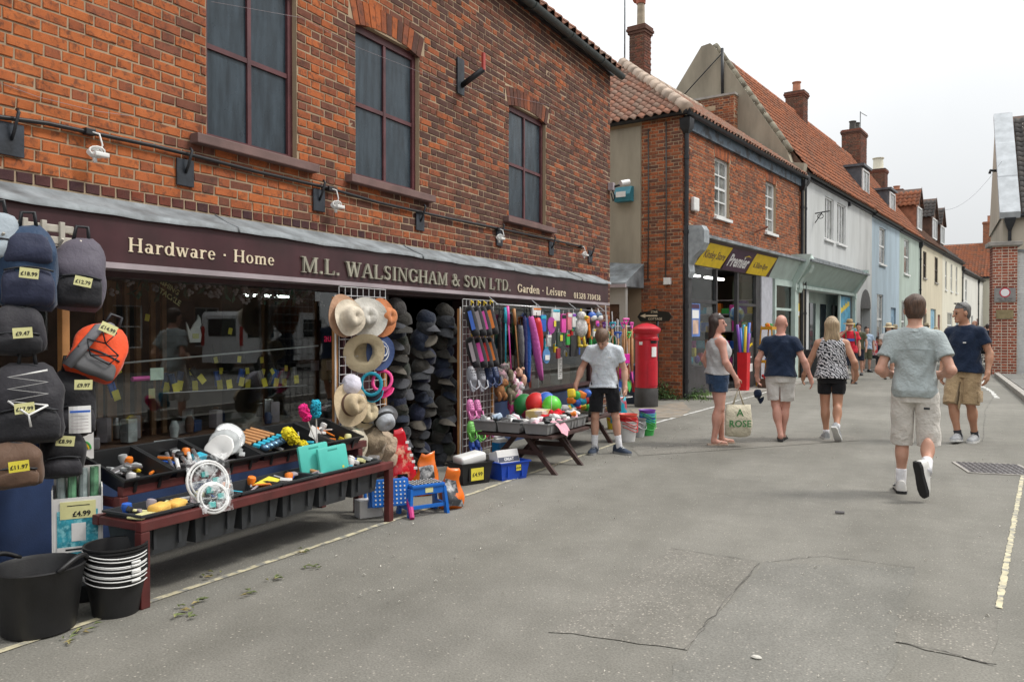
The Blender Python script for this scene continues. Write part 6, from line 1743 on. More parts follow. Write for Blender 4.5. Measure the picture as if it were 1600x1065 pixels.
p = at(492, 685, -4.3); mb = MB(); mb.sheet(lambda u, v: (.02 * math.sin(3 * u), -.12 + .24 * u, -.05 + .1 * v + .03 * math.sin(2 * u)), 6, 3); item('paper_leaflet', 'curled white leaflet behind the dusters', 'leaflet', mb, M_WPL, p, (R(-40), 0, R(20)), True)
for i in range(4):
 p = at(505 + 12 * i, 690 + 3 * i, -4.35); mb = MB(); mb.bbox((0, 0, 0), (.1, .16, .03), .006); item('black_packet', 'dark packet, %s in the sixth upper tray' % ORD(i), 'packet', mb, M_TRAY if i != 2 else TC['yellow'], p, (.2, .2, i), group='packets in the sixth upper tray')
# lower step
for i in range(2):
 mb = MB(); mb.bbox((0, 0, 0), (.09, .105, .06), .022); crumple(mb, .004, 40, i); item('sponge', 'yellow sponge, %s of the two on the lower step' % ['left', 'right'][i], 'sponge', mb, M_SPONGE, (-3.86, 3.05 + .115 * i, ZL + .02), (.1, .1 * i, .2), True)
mb = MB(); mb.bbox((0, 0, 0), (.1, .16, .012), .004); item('cloth_pack', 'flat white and yellow cloth pack left of the sponges', 'packet', mb, M_TAGP, (-3.84, 2.94, ZL + .01), (0, 0, .2))
def film(name):
 if name in _M: return _M[name]
 m = bpy.data.materials.new(name); m.use_nodes = True; n, l = m.node_tree.nodes, m.node_tree.links; p = n['Principled BSDF']
 p.inputs['Base Color'].default_value = (.75, .77, .77, 1); p.inputs['Roughness'].default_value = .15
 z = _noise(n, l, n.new('ShaderNodeTexCoord').outputs['Object'], 22, 3, .5, .6)
 l.new(_ramp(n, l, z.outputs['Fac'], [(.45, (.04,) * 3), (.66, (.5,) * 3)]).outputs['Color'], p.inputs['Alpha']); _bump(n, l, p, z.outputs['Fac'], .8, .02)
 _M[name] = m; return m
def fan(label, loc, r_, rot):
 t = thing('fan_reel', label, 'reel', loc, rot=rot)
 mb = MB()
 mb.tube([(r_ * math.cos(2 * PI * i / 28), r_ * math.sin(2 * PI * i / 28), 0) for i in range(28)], .009, 6, closed=True); mb.tube([(r_ * .86 * math.cos(2 * PI * i / 28), r_ * .86 * math.sin(2 * PI * i / 28), .012) for i in range(28)], .006, 6, closed=True); mb.build('rim', M_WPL, t, True)
 for i in range(8):
  a_ = 2 * PI * i / 8; mb = MB(); mb.tube([(.02 * math.cos(a_), .02 * math.sin(a_), .01), (r_ * math.cos(a_), r_ * math.sin(a_), 0)], .004, 4); mb.build('spoke', M_CLEAR, t)
 for i in range(3):
  mb = MB(); mb.bbox((.04 * math.cos(i * 2.1), .05 * math.sin(i * 2.1), .015), (.04, .035, .02), .004); mb.build('clip', mat('teal_plastic', (.02, .3, .28), .4), t)
 mb = MB(); mb.sheet(lambda u, v: (-r_ * 1.05 + 2.1 * r_ * u, -r_ * 1.05 + 2.3 * r_ * v, .03 + .012 * noise3((u * 6, v * 6, 1))), 10, 10); mb.build('film_bag', film('clear_film'), t, True)
a = at(325, 752, -3.85)
fan('big clear wrapped drying hoop on the lower step', (a.x, a.y, a.z), .125, (R(70), 0, R(72)))
a = at(333, 772, -3.76)
fan('small clear wrapped drying hoop in front of the big one', (a.x, a.y, a.z - .02), .09, (R(66), 0, R(72)))
bt = thing('drill_set', 'yellow and black boxed drill set lying on the lower step', 'box', (-3.88, 3.92, ZL - .01), rot=(R(6), R(10), R(14)))
mb = MB(); mb.bbox((0, 0, 0), (.16, .22, .05), .006); mb.build('box', M_TRAY, bt); mb = MB(); mb.box((-.078, -.108, .0255), (.02, .108, .027)); mb.box((.081, -.108, -.02), (.083, .108, .0)); mb.build('box_label', M_TAGY, bt); mb = MB(); mb.box((.03, -.1, .0256), (.07, .03, .027)); mb.build('box_label', M_TRIM, bt)
for i, (yo, lo, xo) in enumerate(((0, 'rear', -.03), (.1, 'front', .06))):
 t = thing('chopping_board_set', 'turquoise plastic case with carry slot, %s one standing on the lower step' % lo, 'case', (-3.9 + xo, 4.42 + yo, ZL + .01 - .02 * i), rot=(R(5), R(-8), R(-18)))
 mb = MB(); mb.bbox((0, 0, .1), (.035, .24, .2), .016); mb.build('case', mat('mint_plastic', (.1, .55, .47), .35, var=.06), t, 40)
 mb = MB(); mb.bbox((.016, 0, .175), (.006, .08, .014), .003); mb.build('carry_slot', mat('mint_shadow_plastic', (.05, .35, .3), .4), t)
 mb = MB(); mb.box((.018, .06, .03), (.019, .075, .045)); mb.build('sticker', M_TAGY, t)
for i in range(6):
 mb = MB(); mb.bbox((0, 0, 0), (.05, .09, .03), .008); item('small_gadget', '%s gadget in the last lower tray' % ['orange', 'white', 'yellow', 'black', 'pale', 'steel'][i], 'gadget', mb, [TC['orange'], M_WPL, M_TAGP, M_TRAY, M_CLEAR, M_STEEL][i], (-3.93 + .03 * (i % 3), 4.76 + .05 * i, ZL + .03), (random.uniform(-.4, .4), random.uniform(-.4, .4), random.uniform(0, 3)))
for i in range(5):
 mb = MB(); mb.bbox((0, 0, 0), (.12, .06, .02), .006); item('loose_packet', 'flat grey packet, %s in the middle lower trays' % ORD(i), 'packet', mb, random.choice([M_TRAY, M_CLEAR, M_TRIM]), (-3.93 + random.uniform(-.06, .06), 4.12 + i * .07, ZL - .06), (0, 0, random.uniform(0, 3)), group='packets in the lower trays')
FILL = [M_CLEAR, M_STEEL, M_TRIM, M_WPL, M_TRAY, TC['cyan'], TC['yellow'], M_BRW, M_CARD, TC['orange'], M_TAGP, TC['blue']]
for row_, T_, n_ in (('upper', UT, 9), ('lower', LT, 6)):
 for i, (x, y, z) in enumerate(T_):
  for k in range(n_):
   m_ = random.choice(FILL); mb = MB(); q = random.random()
   if q < .4: mb.bbox((0, 0, 0), (random.uniform(.03, .09), random.uniform(.03, .12), random.uniform(.012, .035)), .005)
   elif q < .7: mb.tube([(0, -.06, 0), (0, .06, 0)], random.uniform(.006, .014), 7)
   else: mb.lathe([(.02, 0), (.03, .03), (.026, .05), (.01, .055)], 9)
   dx = random.uniform(-.15, .15) if row_ == 'upper' else random.uniform(-.1, .1)
   item('tray_item', 'small %s item, %s in the %s %s tray' % (nmat(m_), ORD(k), ORD(i), row_), 'small item', mb, m_, (x + dx, y + random.uniform(-.12, .12), z + (.055 - dx * .3 if row_ == 'upper' else .055) + random.uniform(0, .02)), (random.uniform(-.4, .4), random.uniform(-.2, .5), random.random() * 3), 40, 'small goods in the trays')
# ---------------------------------------------------------------- wire grids
M_WIRE = mat('white_wire', (.6, .6, .6), .4, var=.05)
def grid(label, x, y0, y1, z0, z1, lean=.0):
 t = thing('wire_grid', label, 'display grid', (x, (y0 + y1) / 2, z0))
 hw = (y1 - y0) / 2; h_ = z1 - z0
 n1, n2 = int(2 * hw / .075), int(h_ / .075)
 for i in range(n1 + 1):
  y = -hw + 2 * hw * i / n1; mb = MB(); mb.tube([(0, y, 0), (0, y, h_)], .0035, 4); mb.build('upright_wire', M_WIRE, t)
 for j in range(n2 + 1):
  z = h_ * j / n2; mb = MB(); mb.tube([(.005, -hw, z), (.005, hw, z)], .0035, 4); mb.build('cross_wire', M_WIRE, t)
 for y in (-hw - .02, hw + .02):
  mb = MB(); mb.bbox((-.03, y, h_ * .47), (.03, .05, h_ * .94), .005); mb.build('side_post', M_WOOD, t)
 mb = MB(); mb.tube([(.0, -hw - .05, 0), (0, -hw - .05, h_ * .95)], .008, 6); mb.build('side_tube', M_WPL, t)
 return t
grid('white wire grid hung with sun hats left of the doorway', -4.62, 5.5, 6.17, .33, 1.88)
grid('white wire grid hung with shoes and clogs right of the doorway', -4.62, 7.58, 8.28, .05, 1.84)
# ---------------------------------------------------------------- hats
def hat(label, px, py, x, R_, r_, h_, m_, band=None, rot=(0, 90, 0), pinch=.35, droop=.02, name='sun_hat', under=None):
 c = at(px, py, x)
 t = thing(name, label, 'hat', c, 0, 'hats on the wire grid', rot=tuple(R(a) for a in rot))
 mb = MB(); N = 40; prof = [(R_, -.004), (R_ * .85, -droop * .3), (r_ * 1.25, .0), (r_ * 1.04, .012), (r_ * 1.0, h_ * .35), (r_ * .93, h_ * .75), (r_ * .8, h_ * .95), (r_ * .5, h_ * .98), (0.001, h_ * .93)]
 prof2 = [(a * .985 if a > .01 else a, z - .006) for a, z in prof][::-1]
 mb.lathe(prof + prof2, N, cap=False)
 vv = []
 for (x_, y_, z_) in mb.v:
  rr_ = math.hypot(x_, y_)
  if rr_ > r_ * 1.1:
   z_ += droop * (abs(y_) / R_) ** 2 * 1.5 * (1 if droop > 0 else -1) + .008 * math.sin(math.atan2(y_, x_) * 3 + px)
  elif z_ > h_ * .3 and pinch:
   f = (z_ / h_)
   z_ -= h_ * pinch * .45 * max(0, 1 - abs(y_) / (r_ * .45)) * max(0, f - .4)
   if x_ > 0: y_ *= 1 - pinch * .5 * f * (x_ / r_)
  vv.append((x_, y_, z_))
 mb.v = vv
 mb.build('felt', m_, t, True)
 if band:
  mb = MB(); mb.lathe([(r_ * 1.06, .012), (r_ * 1.045, .04), (r_ * 1.0, .04), (r_ * 1.0, .012)], 32, cap=False); mb.build('band', band, t, True)
 return t
def straw(name, c): return cloth(name, c, 14, .25, .85, .08)
S_CREAM, S_GREYW, S_TERRA, S_STRAW, S_TAUPE = straw('cream_straw', (.62, .55, .44)), straw('stone_straw', (.52, .5, .45)), straw('terracotta_straw', (.5, .19, .08)), straw('natural_straw', (.55, .46, .3)), straw('taupe_straw', (.36, .27, .18))
M_BAND, M_BANDK = mat('brown_ribbon', (.1, .05, .03), .7), mat('black_ribbon', (.015, .015, .015), .7)
hat('tan sun hat behind the cream trilby at the top of the grid', 536, 493, -4.56, .19, .09, .06, straw('tan_straw', (.45, .27, .17)), rot=(0, 86, -6), pinch=0)
hat('cream trilby, top left of the grid', 545, 496, -4.5, .16, .095, .13, S_CREAM, rot=(0, 84, -14))
hat('stone grey floppy hat, top middle of the grid', 573, 496, -4.5, .19, .09, .11, S_GREYW, rot=(8, 78, -26), pinch=.6)
hat('terracotta floppy hat, top right of the grid', 596, 496, -4.5, .18, .09, .14, S_TERRA, rot=(0, 84, -4), pinch=.3)
hat('natural straw hat hung to show its open crown', 570, 552, -4.5, .19, .095, .12, S_STRAW, rot=(0, -70, -38), pinch=.2)
h = hat('navy hat with white spiral stripes', 592, 549, -4.5, .175, .085, .06, cloth('navy_straw', (.05, .08, .19), 14, .2), rot=(0, 84, -10), pinch=0)
for k in range(3):
 mb = MB(); mb.tube([((.045 + .024 * k) * math.cos(2 * PI * i / 24), (.045 + .024 * k) * math.sin(2 * PI * i / 24), .062 - .016 * k) for i in range(24)], .0055, 5, closed=True); mb.build('stripe', M_WPL, h, True)
hat('beige fedora with brown band', 546, 632, -4.48, .19, .095, .14, straw('beige_felt', (.5, .4, .26)), M_BAND, rot=(0, 82, -10), pinch=.5)
hat('beige hat with black ribbon behind the fedora', 568, 645, -4.55, .15, .09, .13, S_STRAW, M_BANDK, rot=(0, 82, -12))
hat('grey checked trilby cupped open to the right', 598, 652, -4.45, .14, .09, .12, cloth('grey_check', (.4, .42, .45), 30, .2), M_BANDK, rot=(10, 130, -8), pinch=.2)
def cap_mesh(m_, name='cap'):
 dome = MB(); vv = []; n1, n2 = 16, 6
 for i in range(n2 + 1):
  th = PI / 2 * i / n2
  for j in range(n1):
   a_ = 2 * PI * j / n1; vv.append((.095 * math.cos(a_) * math.sin(th), .08 * math.sin(a_) * math.sin(th), .1 * math.cos(th) ** .8 if th < PI / 2 else 0))
 dome.add(vv, [(i * n1 + j, (i + 1) * n1 + j, (i + 1) * n1 + (j + 1) % n1, i * n1 + (j + 1) % n1) for i in range(n2) for j in range(n1)])
 crumple(dome, .006, 30)
 brim = MB(); brim.sheet(lambda u, v: (.07 + .1 * v * math.sin(PI * u) ** .5 + .02 * math.sin(PI * u), -.078 + .156 * u, .004 - .03 * (2 * u - 1) ** 2 - .03 * v), 10, 4)
 return dome.mesh('crown', m_, True), brim.mesh('brim', m_, True)
def cap(label, loc, rot, md, mbr, m_=None, s_=1.0, group=None, name='cap', mbm=None):
 t = thing(name, label, 'cap', loc, 0, group, rot=rot); t.scale = (s_,) * 3
 for nm, me in (('crown', md), ('brim', mbr)):
  o = put(bpy.data.objects.new(nm, me), t)
  mm = mbm if (nm == 'brim' and mbm) else m_
  if mm: o.material_slots[0].link = 'OBJECT'; o.material_slots[0].material = mm
 return t
C_DK = [cloth('cap_%d' % i, c, 20, .4) for i, c in enumerate([(.02, .022, .026), (.013, .018, .032), (.03, .028, .024), (.024, .028, .022), (.045, .042, .04), (.016, .02, .04)])]
C_BR = C_DK[:3] + [cloth('brim_slate', (.06, .062, .07), 20, .3), cloth('brim_drab', (.09, .08, .065), 20, .3)]
md, mbr = cap_mesh(C_DK[0])
M_WCAP = cloth('white_cap', (.62, .6, .68), 20, .3)
cap('white baseball cap on the grid', tuple(at(551, 603, -4.5)), (R(20), R(60), R(-60)), md, mbr, M_WCAP, 1.1, 'hats on the wire grid')
C_TEAL, C_PINK, C_NAVY = cloth('teal_trim', (.02, .25, .35), 20, .3), cloth('pink_visor', (.6, .02, .14), 20, .3), cloth('navy_visor', (.02, .025, .04), 20, .3)
def visor(label, px, py, x, mB, mS, rot):
 t = thing('sun_visor', label, 'visor', at(px, py, x), 0, 'hats on the wire grid', rot=tuple(R(a) for a in rot))
 mb = MB(); mb.sheet(lambda u, v: (.06 + .1 * v * math.sin(PI * u) ** .5, -.09 + .18 * u, .0 - .04 * (2 * u - 1) ** 2 - .02 * v), 12, 4); mb.build('peak', mB, t, True)
 mb = MB(); mb.tube([(.1 * math.cos(2 * PI * i / 24), .09 * math.sin(2 * PI * i / 24), .0) for i in range(24)], .016, 6, closed=True, flat=.4); mb.build('strap', mS, t, True)
 mb = MB(); mb.tube([(.06 + .1 * math.sin(PI * u) ** .5, -.09 + .18 * u, -.04 * (2 * u - 1) ** 2 - .02) for u in [i / 14 for i in range(15)]], .006, 5); mb.build('edge_trim', mS, t, True)
visor('navy and teal sun visor in the middle of the grid', 580, 600, -4.46, C_NAVY, C_TEAL, (30, 70, -30))
visor('pink and red sun visor at the right of the grid', 597, 595, -4.46, C_PINK, mat('pink_trim', (.75, .06, .25), .6), (20, 60, -50))
for i, (px, py, m_, lb) in enumerate([(553, 690, cloth('cream_linen', (.5, .45, .35), 12, .5), 'cream cloth hat with green ribbon low on the grid'), (583, 690, cloth('khaki_linen', (.28, .22, .15), 12, .6), 'khaki bush hat folded low on the grid'), (602, 697, cloth('sand_linen', (.42, .33, .24), 12, .6), 'sand coloured soft hat at the lower right of the grid')]):
 t = thing('soft_hat', lb, 'hat', at(px, py, -4.5), 0, 'hats on the wire grid', rot=(R(10 * i), R(70), R(-20 + 8 * i)))
 mb = MB(); mb.lathe([(.16, -.05), (.13, -.01), (.095, .0), (.092, .06), (.07, .1), (.001, .105)], 28, cap=False, sx=1.15); crumple(mb, .03, 16, i * 5); mb.build('cloth', m_, t, True)
 if i == 0:
  mb = MB(); mb.lathe([(.1, .0), (.1, .028), (.093, .028), (.093, .0)], 28, cap=False, sx=1.15); mb.build('ribbon', mat('green_ribbon', (.02, .12, .07), .7), t, True)
# strings of dark caps in the doorway
for ci, (px, lb) in enumerate(((627, 'left'), (659, 'middle'), (696, 'right'))):
 q0, q1 = at(px, 488 + (14 if ci == 1 else 0), -4.84), at(px - 3, 716 - (10 if ci < 2 else 0), -4.84)
 n_ = 15
 for i in range(n_):
  p = q0.lerp(q1, i / (n_ - 1))
  cap('dark cap, number %s from the top of the %s string in the doorway' % (['one', 'two', 'three', 'four', 'five', 'six', 'seven', 'eight', 'nine', 'ten', 'eleven', 'twelve', 'thirteen', 'fourteen', 'fifteen'][i], lb), (p.x + random.uniform(-.04, .03), p.y + random.uniform(-.06, .06), p.z + random.uniform(-.018, .018)), (R(random.uniform(-16, 16)), R(random.uniform(12, 42)), R(random.uniform(-62, -5))), md, mbr, random.choice(C_DK), random.uniform(1.1, 1.35), 'strings of dark caps in the doorway', mbm=random.choice(C_BR))
# ---------------------------------------------------------------- shoes on the second grid
def clog_meshes(m_):
 up = MB(); vv = []; n1, n2 = 14, 12
 for i in range(n2 + 1):
  t = i / n2; wd = .05 * (.55 + .45 * math.sin(PI * min(1, t * 1.15 + .12)) ** .7) if t < 1 else .02
  hh = .075 * math.sin(PI * min(1, .12 + .55 * t)) if t < .62 else .05 * (1 - .55 * (t - .62) / .38)
  for j in range(n1 + 1):
   a_ = PI * j / n1; vv.append((.13 - .26 * t, wd * math.cos(a_), max(.012, hh * math.sin(a_) ** .8 if t < .6 else (hh * abs(math.cos(a_)) ** 1.5 if 1 < j < n1 - 1 else .012))))
 up.add(vv, [(i * (n1 + 1) + j, i * (n1 + 1) + j + 1, (i + 1) * (n1 + 1) + j + 1, (i + 1) * (n1 + 1) + j) for i in range(n2) for j in range(n1)])
 so_ = MB(); so_.prism([(.14 * math.cos(a_) , .052 * math.sin(a_) * (1.05 if math.cos(a_) > 0 else .85)) for a_ in [2 * PI * i / 20 for i in range(20)]], -.012, .014)
 ho = MB()
 for i in range(4):
  for j in range(3): ho.ball((.09 - .03 * i, -.022 + .022 * j, .05 + .016 * (i > 0) - abs(j - 1) * .008), .006, 6)
 stp = MB(); stp.tube([(-.02, .05, .05), (-.09, .045, .07), (-.12, 0, .075), (-.09, -.045, .07), (-.02, -.05, .05)], .009, 6, flat=.5)
 return up.mesh('upper', m_, True), so_.mesh('sole', m_), ho.mesh('vent_holes', M_INK), stp.mesh('heel_strap', m_, True)
def clog(label, px, py, m_, rot, s_=1.0, x=-4.53):
 t = thing('clog', label, 'clog', at(px, py, x), 0, 'footwear on the second grid', rot=tuple(R(a) for a in rot)); t.scale = (s_,) * 3
 for me in clog_meshes(m_):
  o = put(bpy.data.objects.new(me.name.split('.')[0], me), t)
  if 'vent' in o.name: o['kind'] = 'stuff'
K_GREY, K_NAVY, K_PINK, K_GRN, K_RED, K_LIL, K_BLU = [mat('foam_' + n_, c, .5, var=.06) for n_, c in (('grey', (.35, .36, .4)), ('navy', (.03, .05, .13)), ('pink', (.7, .2, .45)), ('green', (.2, .6, .12)), ('red', (.6, .03, .12)), ('lilac', (.55, .2, .45)), ('blue', (.03, .1, .5)))]
UPR = (0, -78, 150)
for lb, px, py, m_, s_ in [('left grey clog of the upper pair', 737, 592, K_GREY, 1.05), ('right grey clog of the upper pair', 751, 592, K_GREY, 1.05), ('left navy clog beside the grey pair', 763, 588, K_NAVY, .95), ('right navy clog beside the grey pair', 773, 588, K_NAVY, .95), ('left pink clog above the green pair', 735, 640, K_PINK, .85), ('right pink clog above the green pair', 746, 640, K_PINK, .85), ('left lime green clog of the pair', 736, 674, K_GRN, .85), ('right lime green clog of the pair', 749, 674, K_GRN, .85), ('red clog beside the green pair', 758, 668, K_RED, .8), ('lilac clog beside the red one', 769, 668, K_LIL, .8), ('left blue clog at the bottom of the grid', 737, 697, K_BLU, .6), ('right blue clog at the bottom of the grid', 746, 697, K_BLU, .6)]:
 clog(lb, px, py, m_, UPR, s_)
def aqua(label, px, py, c, rot=(8, 62, -22), x=-4.5):
 t = thing('beach_shoe', label, 'shoe', at(px, py, x), 0, 'footwear on the second grid', rot=tuple(R(a) for a in rot)); t.scale = (1.35,) * 3
 mb = MB(); rings = []
 for i in range(9):
  u = i / 8; wd = .045 * (.35 + .65 * math.sin(PI * (u * .86 + .1)) ** .6); hh = .03 + .05 * u if u < .95 else .05
  rings.append([(.13 - .26 * u, wd * math.cos(a_), hh * max(0, math.sin(a_)) + (.0 if math.sin(a_) > 0 else -.006)) for a_ in [2 * PI * j / 12 for j in range(12)]])
 mb.loft(rings); mb.build('neoprene', N_BLACK, t, True)
 mb = MB(); mb.sheet(lambda u, v: (.09 - .16 * u, -.018 - .024 * v, .052 + .02 * u - .02 * v), 6, 2); mb.build('side_flash', c, t, True)
 mb = MB(); mb.tube([(-.12, 0, .07), (-.15, 0, .09), (-.12, .01, .1)], .006, 5); mb.build('pull_tab', TC['yellow'], t)
for lb, px, py, c in [('black beach shoe with blue flash, top left of the shoe grid', 737, 503, TC['blue']), ('plain black beach shoe beside the blue one', 748, 503, M_TRIM), ('black beach shoe with pink flash, top row', 757, 503, TC['pink']), ('black beach shoe with orange flash, top row', 767, 501, TC['orange']), ('black beach shoe, second row left', 738, 552, M_TRIM), ('black beach shoe with pink flash, second row', 750, 552, TC['pink']), ('black beach shoe with red flash, second row', 759, 552, TC['red']), ('black beach shoe with orange flash, second row', 768, 551, TC['orange'])]:
 aqua(lb, px, py, c)
# ---------------------------------------------------------------- sacks, stools, tubs by the doorway
def sack(label, px, py, x, w_, h_, d_, m_, m2, tp=.45, rz=-35, k=0):
 p = G(px, py)
 t = thing('sack', label, 'sack', (p.x, p.y, 0), R(rz))
 rings = []
 for i in range(14):
  u = i / 13; wf = (1 if u < .3 else 1 - tp * ((u - .3) / .7) ** 1.1); df = (.75 + .25 * math.sin(PI * min(1, u * 2))) * (1 - .93 * max(0, (u - .4) / .6) ** 1.0)
  rings.append([(x_ + .03 * max(0, u - .6), y_ + .02 * u - .06 * u * u * (tp > .5), h_ * u + (.05 * (abs(y_) / w_) ** 2 * 4 if u > .9 else 0)) for x_, y_ in rr(w_ / 2 * wf, d_ / 2 * max(.06, df), 28, 2.6)])
 mb = MB(); mb.loft(rings); crumple(mb, .024, 13, k); mb.build('bag', m_, t, True)
 mb = MB()
 mb.sheet(lambda u, v: (d_ * (.5 - .33 * v * v) * math.cos((u - .5) * 1.4) + .008, w_ * .4 * (1 - tp * .7 * v) * (2 * u - 1), h_ * (.1 + .62 * v)), 10, 10); crumple(mb, .024, 13, k); mb.build('printed_panel', m2, t, True)
 return t
M_SRED = mat('glossy_red_film', (.5, .008, .02), .22, var=.15, vs=6, bump=.5, bs=18)
M_SRED2 = mat('red_film_print', (.5, .01, .02), .25, var=.1, vs=6, c2=(.6, .3, .2), c2s=16)
M_SORG = mat('orange_film', (.75, .16, .015), .25, var=.12, vs=6, bump=.4, bs=18)
M_SBLK = mat('charcoal_sack_print', (.04, .042, .046), .3, var=.3, vs=8, c2=(.4, .4, .4), c2s=13)
s1 = sack('tall red bag of animal feed in the doorway', 627, 762, -4.4, .3, .56, .2, M_SRED, M_SRED2, tp=.72, k=1)
for i in range(5):
 mb = MB(); mb.bbox((.115 - .012 * i, .1 - .016 * i, .2 + .06 * i), (.008, .034, .026), .003, TR()); mb.build('print_block', M_WHT, s1)
 mb = MB(); mb.bbox((.125, -.03, .13), (.006, .1, .05), .002); mb.build('print_box', M_INK, s1)
sack('orange and black charcoal sack behind the blue stool', 664, 772, -4.2, .24, .38, .17, M_SORG, M_SBLK, k=2)
sack('orange and black charcoal sack at the front, furthest into the road', 704, 793, -4.0, .21, .33, .16, M_SORG, M_SBLK, k=3, rz=-45)
M_SBLU = mat('stool_blue_plastic', (.01, .13, .5), .35, var=.06)
def stool(label, loc, rz, fold=False, rot=None):
 t = thing('step_stool', label, 'stool', loc, rz, rot=rot)
 w_, d_, h_ = .3, .22, .24
 mb = MB(); mb.bbox((0, 0, h_), (d_, w_, .03), .01); top = mb.build('seat', M_SBLU, t)
 mb = MB()
 for i in range(6):
  for j in range(8): mb.lathe([(.007, 0), (.007, .006)], 8, TR(-d_ / 2 + .03 + i * .033, -w_ / 2 + .032 + j * .034, h_ + .014))
 o = mb.build('grip_dots', M_WPL, top); o['kind'] = 'stuff'
 if not fold: mb = MB(); mb.bbox((0, 0, h_ + .0135), (d_ * .9, w_ * .9, .004), .001); mb.build('grip_mat', M_INK, top)
 for s_ in (-1, 1):
  mb = MB(); y = s_ * w_ / 2
  for a in (-1, 1): mb.loft([[(a * d_ * (.36 + .1 * u) + e, y + s_ * (.02 * u) + f, h_ - .015 - (h_ - .015) * u) for e, f in ((-.025, -.012), (.025, -.012), (.025, .012), (-.025, .012))] for u in (0, 1)])
  mb.bbox((0, y + s_ * .012, .07), (d_ * .8, .02, .035), .004); mb.bbox((0, y + s_ * .002, h_ - .04), (d_ * .8, .022, .04), .004); mb.build('leg_frame', M_SBLU, t)
 mb = MB(); mb.bbox((d_ * .42, 0, .2), (.015, w_ * .98, .06), .004); mb.bbox((d_ * .45, 0, .075), (.015, w_ * .98, .03), .004); mb.build('front_bar', M_SBLU, t)
 if not fold:
  mb = MB(); mb.box((d_ * .42 + .009, -.03, .185), (d_ * .42 + .011, .04, .225)); mb.build('sticker', M_TAGP, t)
 return t
p = G(668, 806); stool('blue plastic step stool standing beside the bench', (p.x - .1, p.y + .08, 0), R(-28))
p = G(598, 800); stool('blue folding stool on its side under the end of the bench', (p.x - .02, p.y + .03, .15), 0, True, rot=(0, R(78), R(-40)))
p = G(602, 806); mb = MB(); mb.bbox((0, 0, .07), (.12, .2, .14), .006); item('paper_box', 'white printed carton behind the folded stool', 'carton', mb, M_CARD, (p.x - .12, p.y - .06, 0.0), (0, 0, R(-30)))
p0, p1 = at(637, 765, -3.78), G(644, 812)
um = thing('folded_umbrella', 'pink folding umbrella with black handle leaning on the stool', 'umbrella', (p1.x, p1.y, 0))
d = p0 - p1; mb = MB(); mb.tube([(0, 0, .01), tuple(d * .65)], [.02, .028], 8); mb.build('canopy', mat('magenta_fabric', (.5, .02, .18), .6, var=.2), um, 40); mb = MB(); mb.tube([tuple(d * .65), tuple(d * 1.15)], .018, 8); mb.build('handle', M_BLK, um, 40)
p = G(750, 757); tb1 = tray('black storage tub with yellow £4.99 ticket by the clog grid', (p.x - .15, p.y + .06, .0), .26, .36, .2, 0, M_TRAY, 'storage_tub', R(-24), 'tub')
price(tb1, '£4.99', face_x(.128, 0, .1) @ Matrix.Rotation(0, 4, 'Z'), .15, .12, M_TAGY, .055)
mb = MB(); mb.bbox((0, 0, 0), (.18, .3, .1), .03); crumple(mb, .012, 20); item('white_sack', 'white plastic bag in the black tub', 'bag', mb, M_WPL, (p.x - .16, p.y + .07, .23), (.1, 0, R(-24)), True)
p = G(806, 750); tb2 = tray('blue plastic tub holding a white box', (p.x - .14, p.y + .08, .0), .27, .36, .17, 0, mat('royal_blue_plastic', (.01, .06, .42), .35, var=.06), 'storage_tub', R(-24), 'tub')
price(tb2, '£3.99', face_x(.135, .04, .12), .06, .06, M_TAGY, .025)
bx_ = thing('white_carton', 'white carton with grey band reading GREAT in the blue tub', 'carton', (p.x - .15, p.y + .08, .1), rot=(0, R(-20), R(-24)))
mb = MB(); mb.bbox((0, 0, .09), (.14, .27, .17), .004); mb.build('carton', M_CARD, bx_); mb = MB(); mb.box((.0705, -.13, .05), (.0715, .13, .1)); bn_ = mb.build('grey_band', mat('slate_print', (.06, .07, .11), .5), bx_); text('GREAT', .04, M_WHT, bn_, face_x(.072, 0, .075), bold=.001)
mb = MB(); mb.box((-.03, -.03, .1755), (.03, .03, .1765)); mb.build('top_label', M_TAGY, bx_)
p = G(776, 716)
cn_ = thing('screenwash_can', 'blue jerry can of screen wash with white top', 'can', (p.x + .1, p.y - .1, 0), R(-20))
mb = MB(); mb.loft([[(x_, y_, z) for x_, y_ in rr(.09 * s_, .07 * s_, 24, 4)] for s_, z in ((.9, 0), (1, .02), (1, .2), (.98, .215))]); mb.build('can', mat('clear_blue_liquid', (.01, .2, .5), .15, var=.06), cn_, 40)
mb = MB(); mb.loft([[(x_, y_, z) for x_, y_ in rr(.09 * s_, .07 * s_, 24, 4)] for s_, z in ((.98, .2155), (.9, .25), (.45, .262))]); mb.tube([(.0, -.06, .24), (0, -.05, .285), (0, .04, .285), (0, .07, .24)], .013, 6); mb.tube([(0, -.065, .25), (0, -.07, .285)], .02, 8); mb.build('white_top', M_WPL, cn_, 40)
mb = MB(); mb.box((.0705, -.05, .06), (.072, .05, .16)); mb.build('label', mat('can_label', (.2, .45, .3), .5, c2=(.7, .6, .1), c2s=40), cn_)
